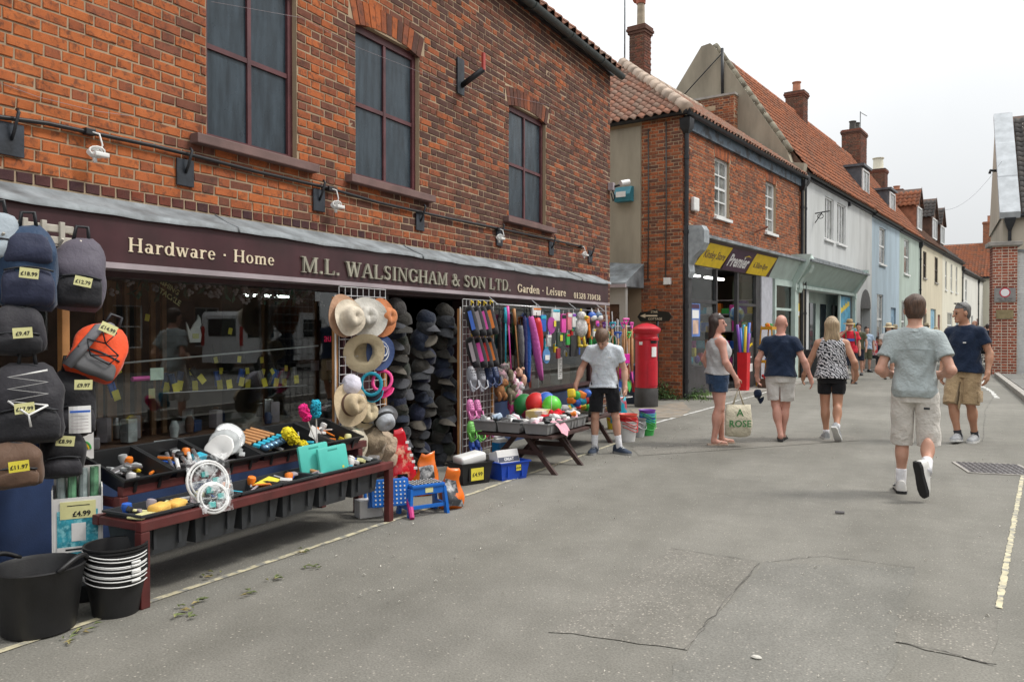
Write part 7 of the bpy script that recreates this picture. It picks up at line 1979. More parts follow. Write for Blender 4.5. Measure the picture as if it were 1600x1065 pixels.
# ================================================================ second window: rail of hanging goods, toy tables
hr = thing('hanging_rail', 'thin metal rail of hanging toys below the right end of the fascia', 'rail', (-4.6, 8.3, 1.8))
mb = MB(); mb.tube([(0, 0, 0), (0, 3.6, -.01)], .009, 6); mb.build('bar', M_STEEL, hr, True)
for y in (.05, 1.2, 2.4, 3.5):
 mb = MB(); mb.tube([(0, y, 0), (-.12, y, .09)], .006, 5); mb.build('bracket', M_STEEL, hr)
def brolly(label, px0, py0, px1, py1, m_, r_=.03, x=-4.56, stick=0):
 a, b = at(px0, py0, x), at(px1, py1, x)
 t = thing('folded_umbrella', label, 'umbrella', a); d = b - a
 mb = MB(); k = 9; mb.tube([tuple(d * (.12 + .85 * i / k)) for i in range(k + 1)], [r_ * (.35 + .75 * math.sin(PI * min(1, .15 + .75 * i / k))) for i in range(k + 1)], 8)
 crumple(mb, .006, 30, px0); mb.build('canopy', m_, t, True)
 mb = MB(); mb.tube([(0, 0, 0), tuple(d * .14)], .008, 6); mb.tube([tuple(d * .95), tuple(d * 1.03)], .005, 5); mb.tube([(0, 0, 0), (0, 0.0, .06)], .003, 4); mb.build('shaft', M_BLK, t)
UM = lambda n_, c: cloth('umbrella_' + n_, c, 30, .4, .6)
brolly('black umbrella, leftmost on the rail', 780, 482, 782, 600, UM('black', (.012, .012, .013)), .022)
brolly('second black umbrella on the rail', 786, 484, 787, 590, UM('black', (.012, .012, .013)), .018)
brolly('grey folded umbrella on the rail', 813, 500, 816, 572, UM('grey', (.15, .15, .16)), .035)
brolly('blue folded umbrella on the rail', 823, 482, 826, 600, UM('blue', (.015, .08, .32)), .045)
brolly('pink shiny folded umbrella slanting right', 827, 480, 847, 596, UM('pink', (.6, .12, .42)), .05, -4.5)
brolly('indigo umbrella behind the pink one', 819, 480, 822, 590, UM('indigo', (.03, .03, .12)), .03)
brolly('long red packet hung beside the pink umbrella', 838, 488, 842, 560, M_RED, .07, -4.54)
def stick_toy(label, px0, py0, px1, py1, c, m_head, x=-4.52, hr_=.06):
 a, b = at(px0, py0, x), at(px1, py1, x)
 t = thing('stick_toy', label, 'toy', a); d = b - a
 mb = MB(); mb.tube([(0, 0, 0), tuple(d)], .009, 6); mb.tube([(0, 0, 0), tuple(d * .25)], .02, 8); mb.build('stick', c, t, True)
 mb = MB(); mb.ball(tuple(d), (hr_ * .8, hr_, hr_ * .9), 12); mb.ball(tuple(d + Vector((.05, .03, -.09))), (hr_ * .6, hr_ * .7, hr_ * 1.3), 10); mb.ball(tuple(d + Vector((.02, -.05, .05))), hr_ * .35, 8); mb.ball(tuple(d + Vector((.02, .05, .05))), hr_ * .35, 8); crumple(mb, .01, 25, px0); mb.build('plush_head', m_head, t, True)
PL = lambda n_, c, c2=None: mat('plush_' + n_, c, .95, var=.3, vs=30, bump=.8, bs=120, c2=c2, c2s=18)
stick_toy('turquoise stick toy on the rail', 790, 480, 790, 575, TC['cyan'], PL('olive', (.14, .13, .08), (.25, .2, .15)))
stick_toy('pink stick hobby horse with pink mane', 793, 478, 799, 590, TC['pink'], PL('pinkwhite', (.6, .3, .38), (.7, .65, .62)), -4.5, .07)
stick_toy('brown stick toy with peach teddy head', 803, 482, 811, 582, M_WOOD, PL('peach', (.6, .36, .25)), -4.5, .06)
for i, (px, py, c, lb) in enumerate([(783, 585, PL('grey', (.2, .18, .17), (.5, .3, .35)), 'grey and pink plush dinosaur under the sticks'), (781, 610, PL('ginger', (.3, .13, .05)), 'ginger plush toy low beside the clogs'), (798, 615, PL('olive', (.14, .13, .08), (.25, .2, .15)), 'olive plush toy in the bunch'), (808, 615, PL('white', (.6, .58, .6), (.7, .3, .45)), 'white and pink plush unicorn in the bunch'), (800, 632, PL('magenta', (.5, .05, .2), (.2, .3, .15)), 'magenta plush toy at the bottom of the bunch')]):
 t = thing('plush_toy', lb, 'plush toy', at(px, py, -4.5), group='plush toys hung by the window')
 mb = MB(); mb.ball((0, 0, 0), (.06, .07, .09), 12); mb.ball((.03, .03, .09), .055, 10); mb.ball((.03, -.06, -.06), (.03, .03, .06), 8); mb.ball((.03, .06, -.06), (.03, .03, .06), 8); crumple(mb, .014, 22, i * 4); mb.build('plush', c, t, True)
 mb = MB(); mb.ball((.075, .015, .1), .008, 6); mb.ball((.06, .06, .1), .008, 6); mb.build('eyes', M_INK, t)['kind'] = 'stuff'
def flatpack(label, px, py, w_, h_, c, c2=None, tagm=None, x=-4.55, rnd=False, cat='toy pack'):
 t = thing('toy_pack', label, cat, at(px, py, x), R(random.uniform(-12, 4)), 'packs on the rail')
 mb = MB()
 if rnd: mb.lathe([(.001, 0), (w_ / 2, 0), (w_ / 2, .012), (.001, .02)], 24, TR(ry=R(90)), cap=False)
 else: mb.bbox((0, 0, 0), (.03, w_, h_), .01)
 mb.build('pack', c, t, 40)
 if c2: mb = MB(); mb.bbox((.018, 0, h_ * .36), (.004, w_ * .9, h_ * .2), .002) if not rnd else mb.bbox((.022, 0, -.02), (.004, w_ * .6, h_ * .3), .002); mb.build('header_card', c2, t)
 if tagm: price(t, None, face_x(.026, w_ * .3, h_ * .1), .06, .08, tagm)
 mb = MB(); mb.tube([(0, 0, h_ / 2), (0, 0, h_ / 2 + .05)], .004, 4); mb.build('hang_loop', M_WPL, t)
flatpack('orange and white carded toy above the red packet', 838, 487, .2, .1, TC['white'], TC['orange'])
flatpack('blue swim pack on the rail', 848, 505, .12, .22, TC['blue'], TC['cyan'])
flatpack('round magenta throwing disc with yellow ticket', 861, 508, .22, .22, mat('magenta_disc', (.4, .05, .3), .4), None, M_TAGY, rnd=True)
flatpack('white fringed beach pack below the disc', 857, 532, .14, .16, M_CLEAR, TC['white'])
flatpack('round blue and white swim ring card', 853, 556, .2, .22, mat('ring_card_blue', (.08, .22, .45), .4), M_WPL, rnd=True)
flatpack('pale blue cartoon bag at the top of the rail', 868, 492, .2, .16, TC['white'], TC['cyan'])
flatpack('dark pack with yellow ticket', 873, 530, .1, .2, mat('dark_green_pack', (.05, .08, .06), .4), None, M_TAGY)
flatpack('pink and black kite pack', 880, 505, .12, .26, TC['pink'], M_TRAY)
flatpack('pink and white swim pack on the rail', 889, 502, .12, .24, mat('coral', (.7, .2, .25), .4), TC['white'])
flatpack('green and red crabbing set hung low', 887, 530, .1, .16, TC['green'], TC['red'])
flatpack('white patterned beach pack near the duck', 896, 500, .1, .2, M_WPL, TC['violet'])
flatpack('red board behind the packs', 872, 552, .12, .14, mat('maroon_board', (.25, .02, .04), .5))
flatpack('black swim bag with small white logo', 897, 540, .27, .3, N_BLACK, None, cat='bag')
for i in range(18):
 c_ = list(TC)[(i * 5) % 9]; flatpack('%s toy pack in the rear row of the rail, %s from the left' % (c_, ORD(i)), 848 + i * 5, 500 + (i * 37) % 52, .07 + .02 * (i % 3), .12 + .03 * (i % 4), TC[c_], TC[list(TC)[(i * 5 + 3) % 9]], x=-4.68, rnd=i % 5 == 2)
p = at(875, 575, -4.88)
nt_ = thing('window_notice', 'tall white printed notice taped inside the second window', 'notice', p)
mb = MB(); mb.box((0, -.075, -.16), (.003, .075, .16)); mb.build('sheet', M_WPL, nt_)
for i in range(9):
 mb = MB(); mb.box((.0035, -.055, .12 - i * .03), (.0045, .05 - .03 * (i % 3), .128 - i * .03)); mb.build('print_line', M_INK, nt_)
dk = thing('plush_duck', 'white plush duck with yellow legs and beak', 'plush toy', at(908, 512, -4.5), R(-30))
M_DW, M_DY = PL('duckwhite', (.68, .67, .64)), PL('duckyellow', (.72, .55, .08))
mb = MB(); mb.ball((0, 0, 0), (.09, .1, .14), 14); mb.ball((.01, 0, .17), .07, 12); mb.build('body', M_DW, dk, True)
mb = MB(); mb.ball((.07, .03, .15), (.06, .035, .025), 10); mb.tube([(-.02, 0, .22), (0, 0, .27)], .015, 6); mb.build('beak', M_DY, dk, True)
for s_ in (-1, 1):
 mb = MB(); mb.tube([(0, s_ * .04, -.12), (.02, s_ * .05, -.25)], .022, 6); mb.ball((.05, s_ * .05, -.26), (.06, .035, .025), 8); mb.build('leg', M_DY, dk, True)
mb = MB(); mb.bbox((0, 0, 0), (.05, .14, .12), .03); mb.tube([(0, .06, -.05), (.0, .09, -.2), (0, .07, -.26)], .025, 8); item('plush_crab', 'orange plush toy beside the duck', 'plush toy', mb, PL('orange', (.75, .2, .02)), at(917, 500, -4.52), smooth=True)
for i, px in enumerate((925, 935)):
 t = thing('toy_fish', 'blue and white toy fish, %s of the pair at the end of the rail' % ['left', 'right'][i], 'toy', at(px, 494, -4.5), R(-30))
 mb = MB(); mb.ball((0, 0, 0), (.05, .075, .07), 12); mb.build('body', TC['blue'] if i == 0 else mat('slate_blue', (.08, .14, .22), .5), t, True); mb = MB(); mb.ball((.012, .01, -.02), (.045, .066, .052), 12); mb.build('belly', M_WPL, t, True); mb = MB(); mb.tube([(0, 0, .06), (0, -.01, .12)], [.02, .004], 6); mb.build('tail', M_WPL, t)
# trestle tables
M_TRS = mat('trestle_brown', (.06, .03, .025), .6, var=.3, vs=5)
M_GTR = mat('grey_basket', (.2, .2, .2), .5, var=.1)
def trestle(label, x0, x1, y0, y1, z):
 t = thing('trestle_table', label, 'table', (x1, y0, 0))
 mb = MB(); mb.bbox(((x0 - x1) / 2, (y1 - y0) / 2, z - .02), (x1 - x0, y1 - y0, .03), .004); mb.build('tabletop', M_TRS, t)
 for y in (.16, y1 - y0 - .16):
  for s_ in (-1, 1):
   mb = MB(); mb.loft([[((x0 - x1) / 2 + s_ * u + e, y + s_ * .0 + f, zz) for e, f in ((-.03, -.02), (.03, -.02), (.03, .02), (-.03, .02))] for u, zz in ((.06, z - .036), ((x1 - x0) / 2 - .04, 0))]); mb.build('leg', M_TRS, t)
  mb = MB(); mb.bbox(((x0 - x1) / 2, y + .03, z * .5), ((x1 - x0) * .55, .025, .05), .004); mb.build('cross_bar', M_TRS, t)
 return t
trestle('low brown trestle table of toys, nearer the doorway', -4.3, -3.42, 7.35, 8.35, .42)
trestle('low brown trestle table of toys behind the boy', -4.45, -3.75, 8.62, 10.15, .4)
PK = [M_WPL, M_CLEAR, TC['white'], mat('pale_pink', (.65, .4, .45), .6), M_TRIM, M_TRAY, mat('pale_blue', (.4, .5, .62), .6), M_CARD]
def basket(i, lb, c, sx_, sy_, fill):
 tray('grey basket of small goods, %s' % lb, c, sx_, sy_, .1, 0, M_GTR, 'basket', 0, 'basket', 'grey baskets on the trestle tables', .9)
 for k in range(9):
  mb = MB(); mb.bbox((0, 0, 0), (random.uniform(.06, .12), random.uniform(.06, .12), random.uniform(.03, .06)), .015); crumple(mb, .01, 25, k + i * 9)
  m_ = random.choice(fill); item('toy_packet', '%s packet, %s in the basket %s' % (nmat(m_), ORD(k), lb), 'packet', mb, m_, (c[0] + random.uniform(-.3, .3) * sx_, c[1] + random.uniform(-.3, .3) * sy_, c[2] + .09 + random.uniform(0, .05)), (random.uniform(-.5, .5), random.uniform(-.5, .5), random.random() * 3), True, 'packets in the baskets')
TOYS = [TC['red'], TC['yellow'], TC['cyan'], TC['orange'], TC['green'], M_WPL]
for i, (x, y, lb, fl) in enumerate([(-4.2, 7.5, 'at the back corner nearest the clogs', PK), (-3.92, 7.5, 'second along the near end', PK), (-3.6, 7.5, 'at the front corner of the first table', PK), (-3.6, 7.87, 'in the middle of the street side', PK), (-3.6, 8.2, 'with orange bits at the far street corner', PK + [TC['orange']]), (-3.98, 8.9, 'first on the far table', TOYS), (-3.92, 9.6, 'last on the far table', TOYS + PK)]):
 basket(i, lb, (x, y, .43 if y < 8.5 else .41), .27, .33, fl)
M_PRED = PL('crimson', (.6, .01, .02))
t = thing('plush_lobster', 'heap of bright red plush lobsters on the first table', 'plush toy', at(866, 652, -3.75))
mb = MB()
for i in range(9): mb.ball((random.uniform(-.1, .1), -.2 + .05 * i, random.uniform(-.02, .05)), (.06, .06, .045), 10)
crumple(mb, .02, 18); mb.build('plush', M_PRED, t, True)
p = at(872, 664, -3.48); mb = MB(); mb.sheet(lambda u, v: (.15 * v - .05 + .02 * math.sin(5 * u), -.13 + .26 * u, .04 - .12 * v * v + .02 * math.sin(7 * u + 2 * v)), 12, 8); item('pink_cloth', 'pink and white spotted cloth draped over the basket edge', 'cloth', mb, cloth('pink_spot', (.7, .35, .42), 20, .4), p, smooth=True)
mb = MB(); mb.bbox((0, 0, 0), (.2, .32, .12), .004); item('toy_box', 'yellow and white toy box behind the lobsters', 'box', mb, mat('yellow_toy_box', (.65, .5, .2), .5, c2=(.7, .65, .6), c2s=8), at(842, 648, -3.95), (0, 0, .1))
for i, (px, py, x, r_, c, lb) in enumerate([(838, 630, -4.1, .13, TC['red'], 'red play ball on the first table'), (853, 628, -4.0, .12, TC['blue'], 'blue play ball behind the green one'), (862, 633, -3.9, .115, mat('lime_ball', (.12, .6, .06), .35), 'lime green play ball on the first table'), (820, 633, -4.35, .14, mat('deep_green_ball', (.02, .2, .05), .4), 'dark green play ball against the glass'), (826, 640, -4.3, .12, mat('wine_ball', (.25, .01, .06), .4), 'wine red play ball against the glass')]):
 t = thing('play_ball', lb, 'ball', at(px, py, x)); mb = MB(); mb.ball((0, 0, 0), r_, 20); mb.build('ball', c, t, True)
 mb = MB(); mb.tube([(r_ * 1.002 * math.cos(2 * PI * k / 24), 0, r_ * 1.002 * math.sin(2 * PI * k / 24)) for k in range(24)], .003, 4, closed=True, M=TR(rz=i)); mb.build('seam', M_WPL, t)
mb = MB(); mb.bbox((0, 0, 0), (.3, .36, .14), .01); item('black_crate', 'black plastic crate on the table beside the boy', 'crate', mb, M_TRAY, at(893, 652, -3.9))
for i in range(12):
 mb = MB(); (mb.ball((0, 0, 0), (.05, .05, .06), 8) if i % 2 else mb.bbox((0, 0, 0), (.08, .1, .09), .02)); item('beach_toy', '%s %s toy heaped beside the boy' % ('upper' if i > 5 else 'lower', ['cyan', 'red', 'yellow', 'green', 'orange', 'blue'][i % 6]), 'toy', mb, TC[['cyan', 'red', 'yellow', 'green', 'orange', 'blue'][i % 6]], at(893 + (i % 4) * 8, 632 - 7 * (i // 4) + random.uniform(-4, 4), -3.95 + .03 * i), (i, i * 2, i), True, 'toys heaped on the far table')
# end rack: spades, nets, buckets
er_ = at(965, 640, -4.2)
rk2 = thing('spade_rack', 'wire rack of beach spades and nets at the shop corner', 'rack', (er_.x, er_.y, 0))
mb = MB(); mb.tube([(0, 0, 0), (0, 0, 1.65)], .015, 6); mb.build('post', M_WIRE, rk2)
for z in (.5, 1.55):
 mb = MB(); mb.tube([(.22 * math.cos(2 * PI * i / 20), .22 * math.sin(2 * PI * i / 20), z) for i in range(20)], .006, 4, closed=True); mb.tube([(-.22, 0, z), (.22, 0, z)], .005, 4); mb.build('hoop', M_WIRE, rk2)
for i in range(16):
 a_ = 2 * PI * i / 16; c = ['pink', 'red', 'violet', 'yellow', 'cyan', 'blue', 'pink', 'green'][i % 8]
 t = thing('beach_spade', '%s handled beach spade in the corner rack, place %s round the hoop' % (c, ['one', 'two', 'three', 'four', 'five', 'six', 'seven', 'eight', 'nine', 'ten', 'eleven', 'twelve', 'thirteen', 'fourteen', 'fifteen', 'sixteen'][i]), 'spade', (er_.x + .22 * math.cos(a_), er_.y + .22 * math.sin(a_), .72 if i % 2 else .86), a_, 'spades in the corner rack')
 mb = MB(); mb.tube([(0, 0, 0), (0, 0, .66)], .013, 6); mb.build('shaft', M_BRW, t, True)
 mb = MB(); mb.tube([(0, -.05, .74), (0, .05, .74)], .016, 6); mb.tube([(0, -.05, .74), (0, 0, .64), (0, .05, .74)], .011, 6); mb.build('grip', TC[c], t, True)
 mb = MB(); mb.loft([[(.012 * math.sin(PI * (q + .5)) + e, s_ * (2 * q - 1), z) for q in (0, .25, .5, .75, 1)] + [(.012 * math.sin(PI * (q + .5)) + e + .008, s_ * (2 * q - 1), z) for q in (1, .75, .5, .25, 0)] for z, s_, e in ((.02, .055, 0), (-.08, .05, .01), (-.15, .008, .015))]); mb.build('blade', TC[c], t)
def net(label, px, py, x, c, r_=.1):
 t = thing('fishing_net', label, 'net', at(px, py, x), group='nets at the shop corner')
 mb = MB(); mb.tube([(0, r_ * math.cos(2 * PI * i / 18), r_ * math.sin(2 * PI * i / 18)) for i in range(18)], .005, 5, closed=True); mb.tube([(0, 0, r_), (-.02, 0, r_ + .35)], .009, 5); mb.build('hoop', M_WIRE, t)
 mb = MB(); rings = [[(-.2 * u, r_ * (1 - .6 * u * u) * math.cos(2 * PI * i / 18), r_ * (1 - .6 * u * u) * math.sin(2 * PI * i / 18) - .06 * u) for i in range(18)] for u in (0, .3, .6, .85, 1)]
 mb.loft(rings, cap=False); crumple(mb, .012, 20, px); mb.build('mesh_bag', c, t, True)
M_NETP, M_NETG = mat('pink_net', (.75, .03, .3), .6, var=.25, vs=40), mat('green_net', (.01, .3, .12), .6, var=.3, vs=40)
net('pink fishing net hung low at the shop corner', 981, 580, -4.0, M_NETP, .105)
net('pink fishing net behind the boy', 963, 548, -4.25, M_NETP, .1)
for i, (px, py) in enumerate([(948, 527), (958, 535), (966, 545), (950, 540)]): net('green fishing net, %s of the green bunch' % ord_[i], px, py, -4.15 - .05 * i, M_NETG, .11)
t = thing('beach_spade', 'big hot pink spade hanging in front of the rack', 'spade', at(978, 560, -4.0), R(-40))
mb = MB(); mb.tube([(0, 0, .05), (0, 0, .5)], .013, 6); mb.build('shaft', M_BRW, t, True); mb = MB(); mb.bbox((0, 0, 0), (.025, .12, .14), .01); mb.tube([(0, -.05, .58), (0, .05, .58)], .016, 6); mb.tube([(0, -.05, .58), (0, 0, .49), (0, .05, .58)], .011, 6); mb.build('blade', mat('hot_pink_plastic', (.8, .03, .4), .4), t)
bb_ = thing('beach_bag', 'turquoise beach bag hanging below the spades', 'bag', at(966, 640, -4.05), R(-40)); mb = MB(); mb.loft([[(x_, y_, z) for x_, y_ in rr(w_, .06, 20, 3)] for w_, z in ((.1, -.2), (.13, -.1), (.12, .1), (.09, .2))]); crumple(mb, .015, 14); mb.build('bag', mat('turquoise_film', (.02, .4, .52), .35, c2=(.6, .05, .08), c2s=7), bb_, True); mb = MB(); mb.tube([(0, -.06, .2), (0, -.04, .32), (0, .04, .32), (0, .06, .2)], .006, 5); mb.build('handle', M_WPL, bb_)
def pail(label, px, py, m_, n_, hm, r_=.11, h_=.2, dx=0, grp='seaside buckets at the shop corner'):
 p = G(px, py)
 for i in range(n_):
  t = thing('seaside_bucket', label % ['bottom', 'second', 'third', 'fourth', 'top'][i if i < n_ - 1 else 4], 'bucket', (p.x - .05 + dx, p.y + .06, i * .045), random.random(), grp)
  mb = MB(); mb.lathe([(.001, 0), (r_ * .78, 0), (r_, h_), (r_ * 1.06, h_), (r_ * 1.06, h_ + .012), (r_ * .96, h_), (r_ * .74, .01), (.001, .01)], 24, cap=False); mb.build('pail', m_[i % len(m_)], t, 40)
  mb = MB(); mb.tube([(r_ * 1.08 * math.cos(a_), r_ * 1.08 * math.sin(a_), h_ - .02 - .07 * math.sin(a_ + 2.4) ** 2) for a_ in [-2.4 + PI * k / 12 for k in range(13)]], .006, 5); mb.build('handle', hm[i % len(hm)], t, True)
pail('white seaside bucket with red handle, %s of its stack', 984, 690, [M_WPL, M_WPL, M_RED, mat('coral_red', (.75, .1, .07), .4)], 4, [M_RED], .125, .22)
pail('clear grey bucket, %s of its stack', 1001, 683, [M_CLEAR, M_GTR], 2, [M_STEEL], .1, .2)
pail('green and blue seaside bucket, %s of its stack', 1008, 680, [TC['green'], TC['cyan'], TC['blue'], mat('sky_plastic', (.1, .45, .6), .4), TC['violet']], 5, [TC['green']], .115, .17, dx=.06)
pail('yellow and blue striped seaside bucket, %s of its stack', 985, 672, [TC['yellow'], TC['blue'], TC['red'], TC['yellow']], 4, [TC['red']], .1, .17, dx=-.25)
# ================================================================ inside the first window
def zz4(x, y): return 140 + x / 3.55, 420 + y / 3.55
M_DIM = mat('dim_pine', (.25, .13, .06), .6, var=.3, vs=5)
fr_ = thing('slat_stand', 'row of upright pine battens inside the shop window', 'stand', (-5.65, 3.0, .64))
for px in (152, 166, 183, 203, 216, 238, 262):
 p = at(px, 600, -5.65); mb = MB(); mb.bbox((random.uniform(-.05, .05), p.y - 3.0, .62), (.03, .045, 1.24), .004); mb.build('batten', M_DIM, fr_)
for nm, a, b, x, m_, r_ in (('glass_shelf', (148, 571), (497, 540), -5.3, M_WPL, .007), ('glass_shelf', (255, 614), (480, 602), -5.25, M_STEEL, .005), ('glass_shelf', (240, 690), (480, 660), -5.3, M_STEEL, .006)):
 p, q = at(*a, x), at(*b, x)
 t = thing(nm, {571: 'upper glass shelf with bright edge in the shop window', 614: 'middle glass shelf hung with yellow tickets', 690: 'low glass shelf of small goods in the shop window'}[a[1]], 'shelf', p)
 mb = MB(); d = q - p; mb.tube([(0, 0, 0), tuple(d)], r_, 5); mb.build('front_edge', m_, t); mb = MB(); mb.add([(0, 0, 0), tuple(d), (d.x - .3, d.y, d.z), (-.3, 0, 0)], [(0, 1, 2, 3)]); mb.build('glass_sheet', glass('shelf_glass', (.75, .8, .78)), t)
TG = [(148, 700), (345, 690), (428, 655), (478, 660), (500, 645), (585, 645), (622, 610), (565, 570), (722, 640), (775, 638), (843, 625), (878, 635), (970, 630), (1035, 628), (1080, 630), (1147, 612), (875, 565), (963, 570), (1013, 568), (1090, 550), (730, 565), (830, 500), (955, 505), (700, 505), (160, 560), (320, 270), (1300, 895), (780, 345)]
for i, (x, y) in enumerate(TG):
 px, py = zz4(x, y); p = at(px, py, -5.32 - .08 * (i % 3))
 s_ = .85 if y > 600 else .6
 mb = MB(); mb.box((0, -.03 * s_, -.045 * s_), (.002, .03 * s_, .045 * s_)); t = thing('hanging_ticket', 'yellow price ticket in the shop window, %s of all counted from the left' % ORD(sorted(TG).index((x, y))), 'ticket', p, 0, 'yellow tickets in the window', rot=(R(random.uniform(-14, 14) + (25 if i % 6 == 0 else 0)), 0, R(-10)))
 mb.build('card', M_TAGY if i not in (1,) else M_TAGP, t); mb = MB(); mb.tube([(0, 0, .04), (0, 0, .14)], .002, 4); mb.build('string', M_BLK, t)
 if 600 < y < 720:
  mb = MB(); mb.bbox((-.03, .0, .05), (.025, .05, .13), .006); mb.build('hung_tool', random.choice([M_TRAY, TC['blue'], M_STEEL, mat('dull_blue_pack', (.02, .07, .18), .5)]), t)
for lb, px, py, w_, h_, m_, x in [('white handwritten note in the window', 245, 584, .115, .09, mat('mint_paper', (.5, .6, .5), .6), -5.1), ('dark panel behind the cat sign', 280, 497, .3, .3, M_INK, -5.7), ('pale framed picture at the right of the window', 492, 571, .12, .1, M_TRIM, -5.5), ('second pale framed picture by the first', 515, 570, .1, .1, M_TRIM, -5.5), ('white card low in the window', 285, 697, .08, .1, M_WPL, -5.3)]:
 t = thing('window_card', lb, 'card', at(px, py, x)); mb = MB(); mb.bbox((0, 0, 0), (.006, w_, h_), .002); mb.build('card', m_, t)
t = thing('fishing_sign', 'slanting gold lettered FISHING TACKLE sign inside the window', 'sign', at(264, 455, -5.15), rot=(R(-28), 0, 0))
text('FISHING', .058, M_TAGP, t, face_x(0, -.02, .03), bold=.001); text('TACKLE', .058, M_TAGP, t, face_x(0, .03, -.035), bold=.001)
cat_ = thing('cat_cutout', 'white cat shaped cutout with yellow ticket in the window', 'ornament', at(304, 517, -5.2))
mb = MB(); mb.prism([(-.05, -.09), (.05, -.09), (.06, -.03), (.045, .03), (.06, .05), (.05, .1), (.03, .13), (.02, .09), (-.01, .06), (-.05, .0), (-.07, .04), (-.085, .07), (-.07, -.02)], 0, .01, face_x(0, 0, 0)); mb.build('cutout', M_WPL, cat_); price(cat_, None, face_x(.013, 0, -.04), .06, .04, M_TAGP)
for i, (x, y) in enumerate([(78, 127), (197, 130)]):
 p = at(*zz4(x, y), -7.5); mb = MB(); mb.ball((0, 0, 0), (.05, .07, .03), 10); item('ceiling_lamp', 'warm lit ceiling lamp deep in the shop, %s' % ['left', 'right'][i], 'lamp', mb, mat('lit_warm_lamp', (1, .7, .35), .5, emit=5), p)
for i, (x, y) in enumerate([(400, 50), (930, 148), (1033, 152), (905, 90), (990, 92)]):
 p = at(*zz4(x, y), -8.0); mb = MB(); mb.bbox((0, 0, 0), (.06, .45, .03), .006); item('strip_light', 'cool strip light deep in the shop, %s from the left' % ord_[i], 'strip light', mb, mat('lit_strip', (.85, .95, .85), .5, emit=6), p)
gl = thing('flower_garland', 'garland of pale silk flowers and leaves along the top of the window', 'garland', (-5.12, 3.4, 1.84))
mb, mb2 = MB(), MB()
for i in range(110):
 y, z = random.uniform(-.3, 2.6), random.uniform(-.1, .02)
 if i % 3:
  lm = leaf_mb(.05); mb.add(lm.v, lm.f, TR(random.uniform(-.05, .05), y, z, random.uniform(0, 6), random.uniform(0, 6), random.uniform(0, 6)))
 else:
  for k in range(5): mb2.ball((random.uniform(-.03, .03), y + .018 * math.cos(k * 1.26), z + .018 * math.sin(k * 1.26)), .014, 6)
mb.build('leaves', mat('silk_leaf', (.05, .13, .09), .7, var=.4), gl)['kind'] = 'stuff'; mb2.build('flowers', mat('silk_flower', (.45, .4, .42), .8, var=.2), gl)['kind'] = 'stuff'
for i in range(30):
 y = 3.3 + 2.6 * i / 30
 mb = MB(); h_ = random.uniform(.06, .2)
 (mb.bbox((0, 0, h_ / 2), (.08, random.uniform(.04, .12), h_), .008) if i % 3 else mb.lathe([(.03, 0), (.04, h_ * .6), (.02, h_), (.001, h_)], 10))
 item('window_stock', 'dim household item at the bottom of the shop window, %s from the left' % ORD(i), 'stock', mb, random.choice([M_WOODD, M_TRIM, M_STEEL, TC['blue'], M_BLUEW, M_DIM, M_CLEAR, M_GUT]), (-5.3 - random.random() * .7, y, .65), (0, 0, random.random()), 40, 'stock standing in the window')
p = at(225, 591, -5.2); mb = MB(); mb.tube([(0, -.1, 0), (0, .1, 0)], .018, 8); item('pink_roller', 'bright pink rod on a shelf behind the note', 'rod', mb, TC['pink'], p)
t = text('au', .12, mat('red_neon', (.7, .02, .08), .5, emit=.3), thing('neon_sign', 'small red lettered sign inside the window right edge', 'sign', at(512, 528, -5.4)), face_x(0, 0, 0))
# seen through the second window
for i in range(26):
 mb = MB(); h_ = random.uniform(.1, .5); mb.bbox((0, 0, h_ / 2), (.15, random.uniform(.1, .25), h_), .01); item('window_stock', 'dim boxed toy inside the second window, %s from its left' % ORD(i), 'stock', mb, random.choice([M_GTR, M_WOODD, TC['red'], M_TRIM, TC['green'], M_BLUEW, M_CARD]), (-5.3 - random.random() * .6, 9.1 + .12 * i, .62), (0, 0, random.random()), group='stock in the second window')
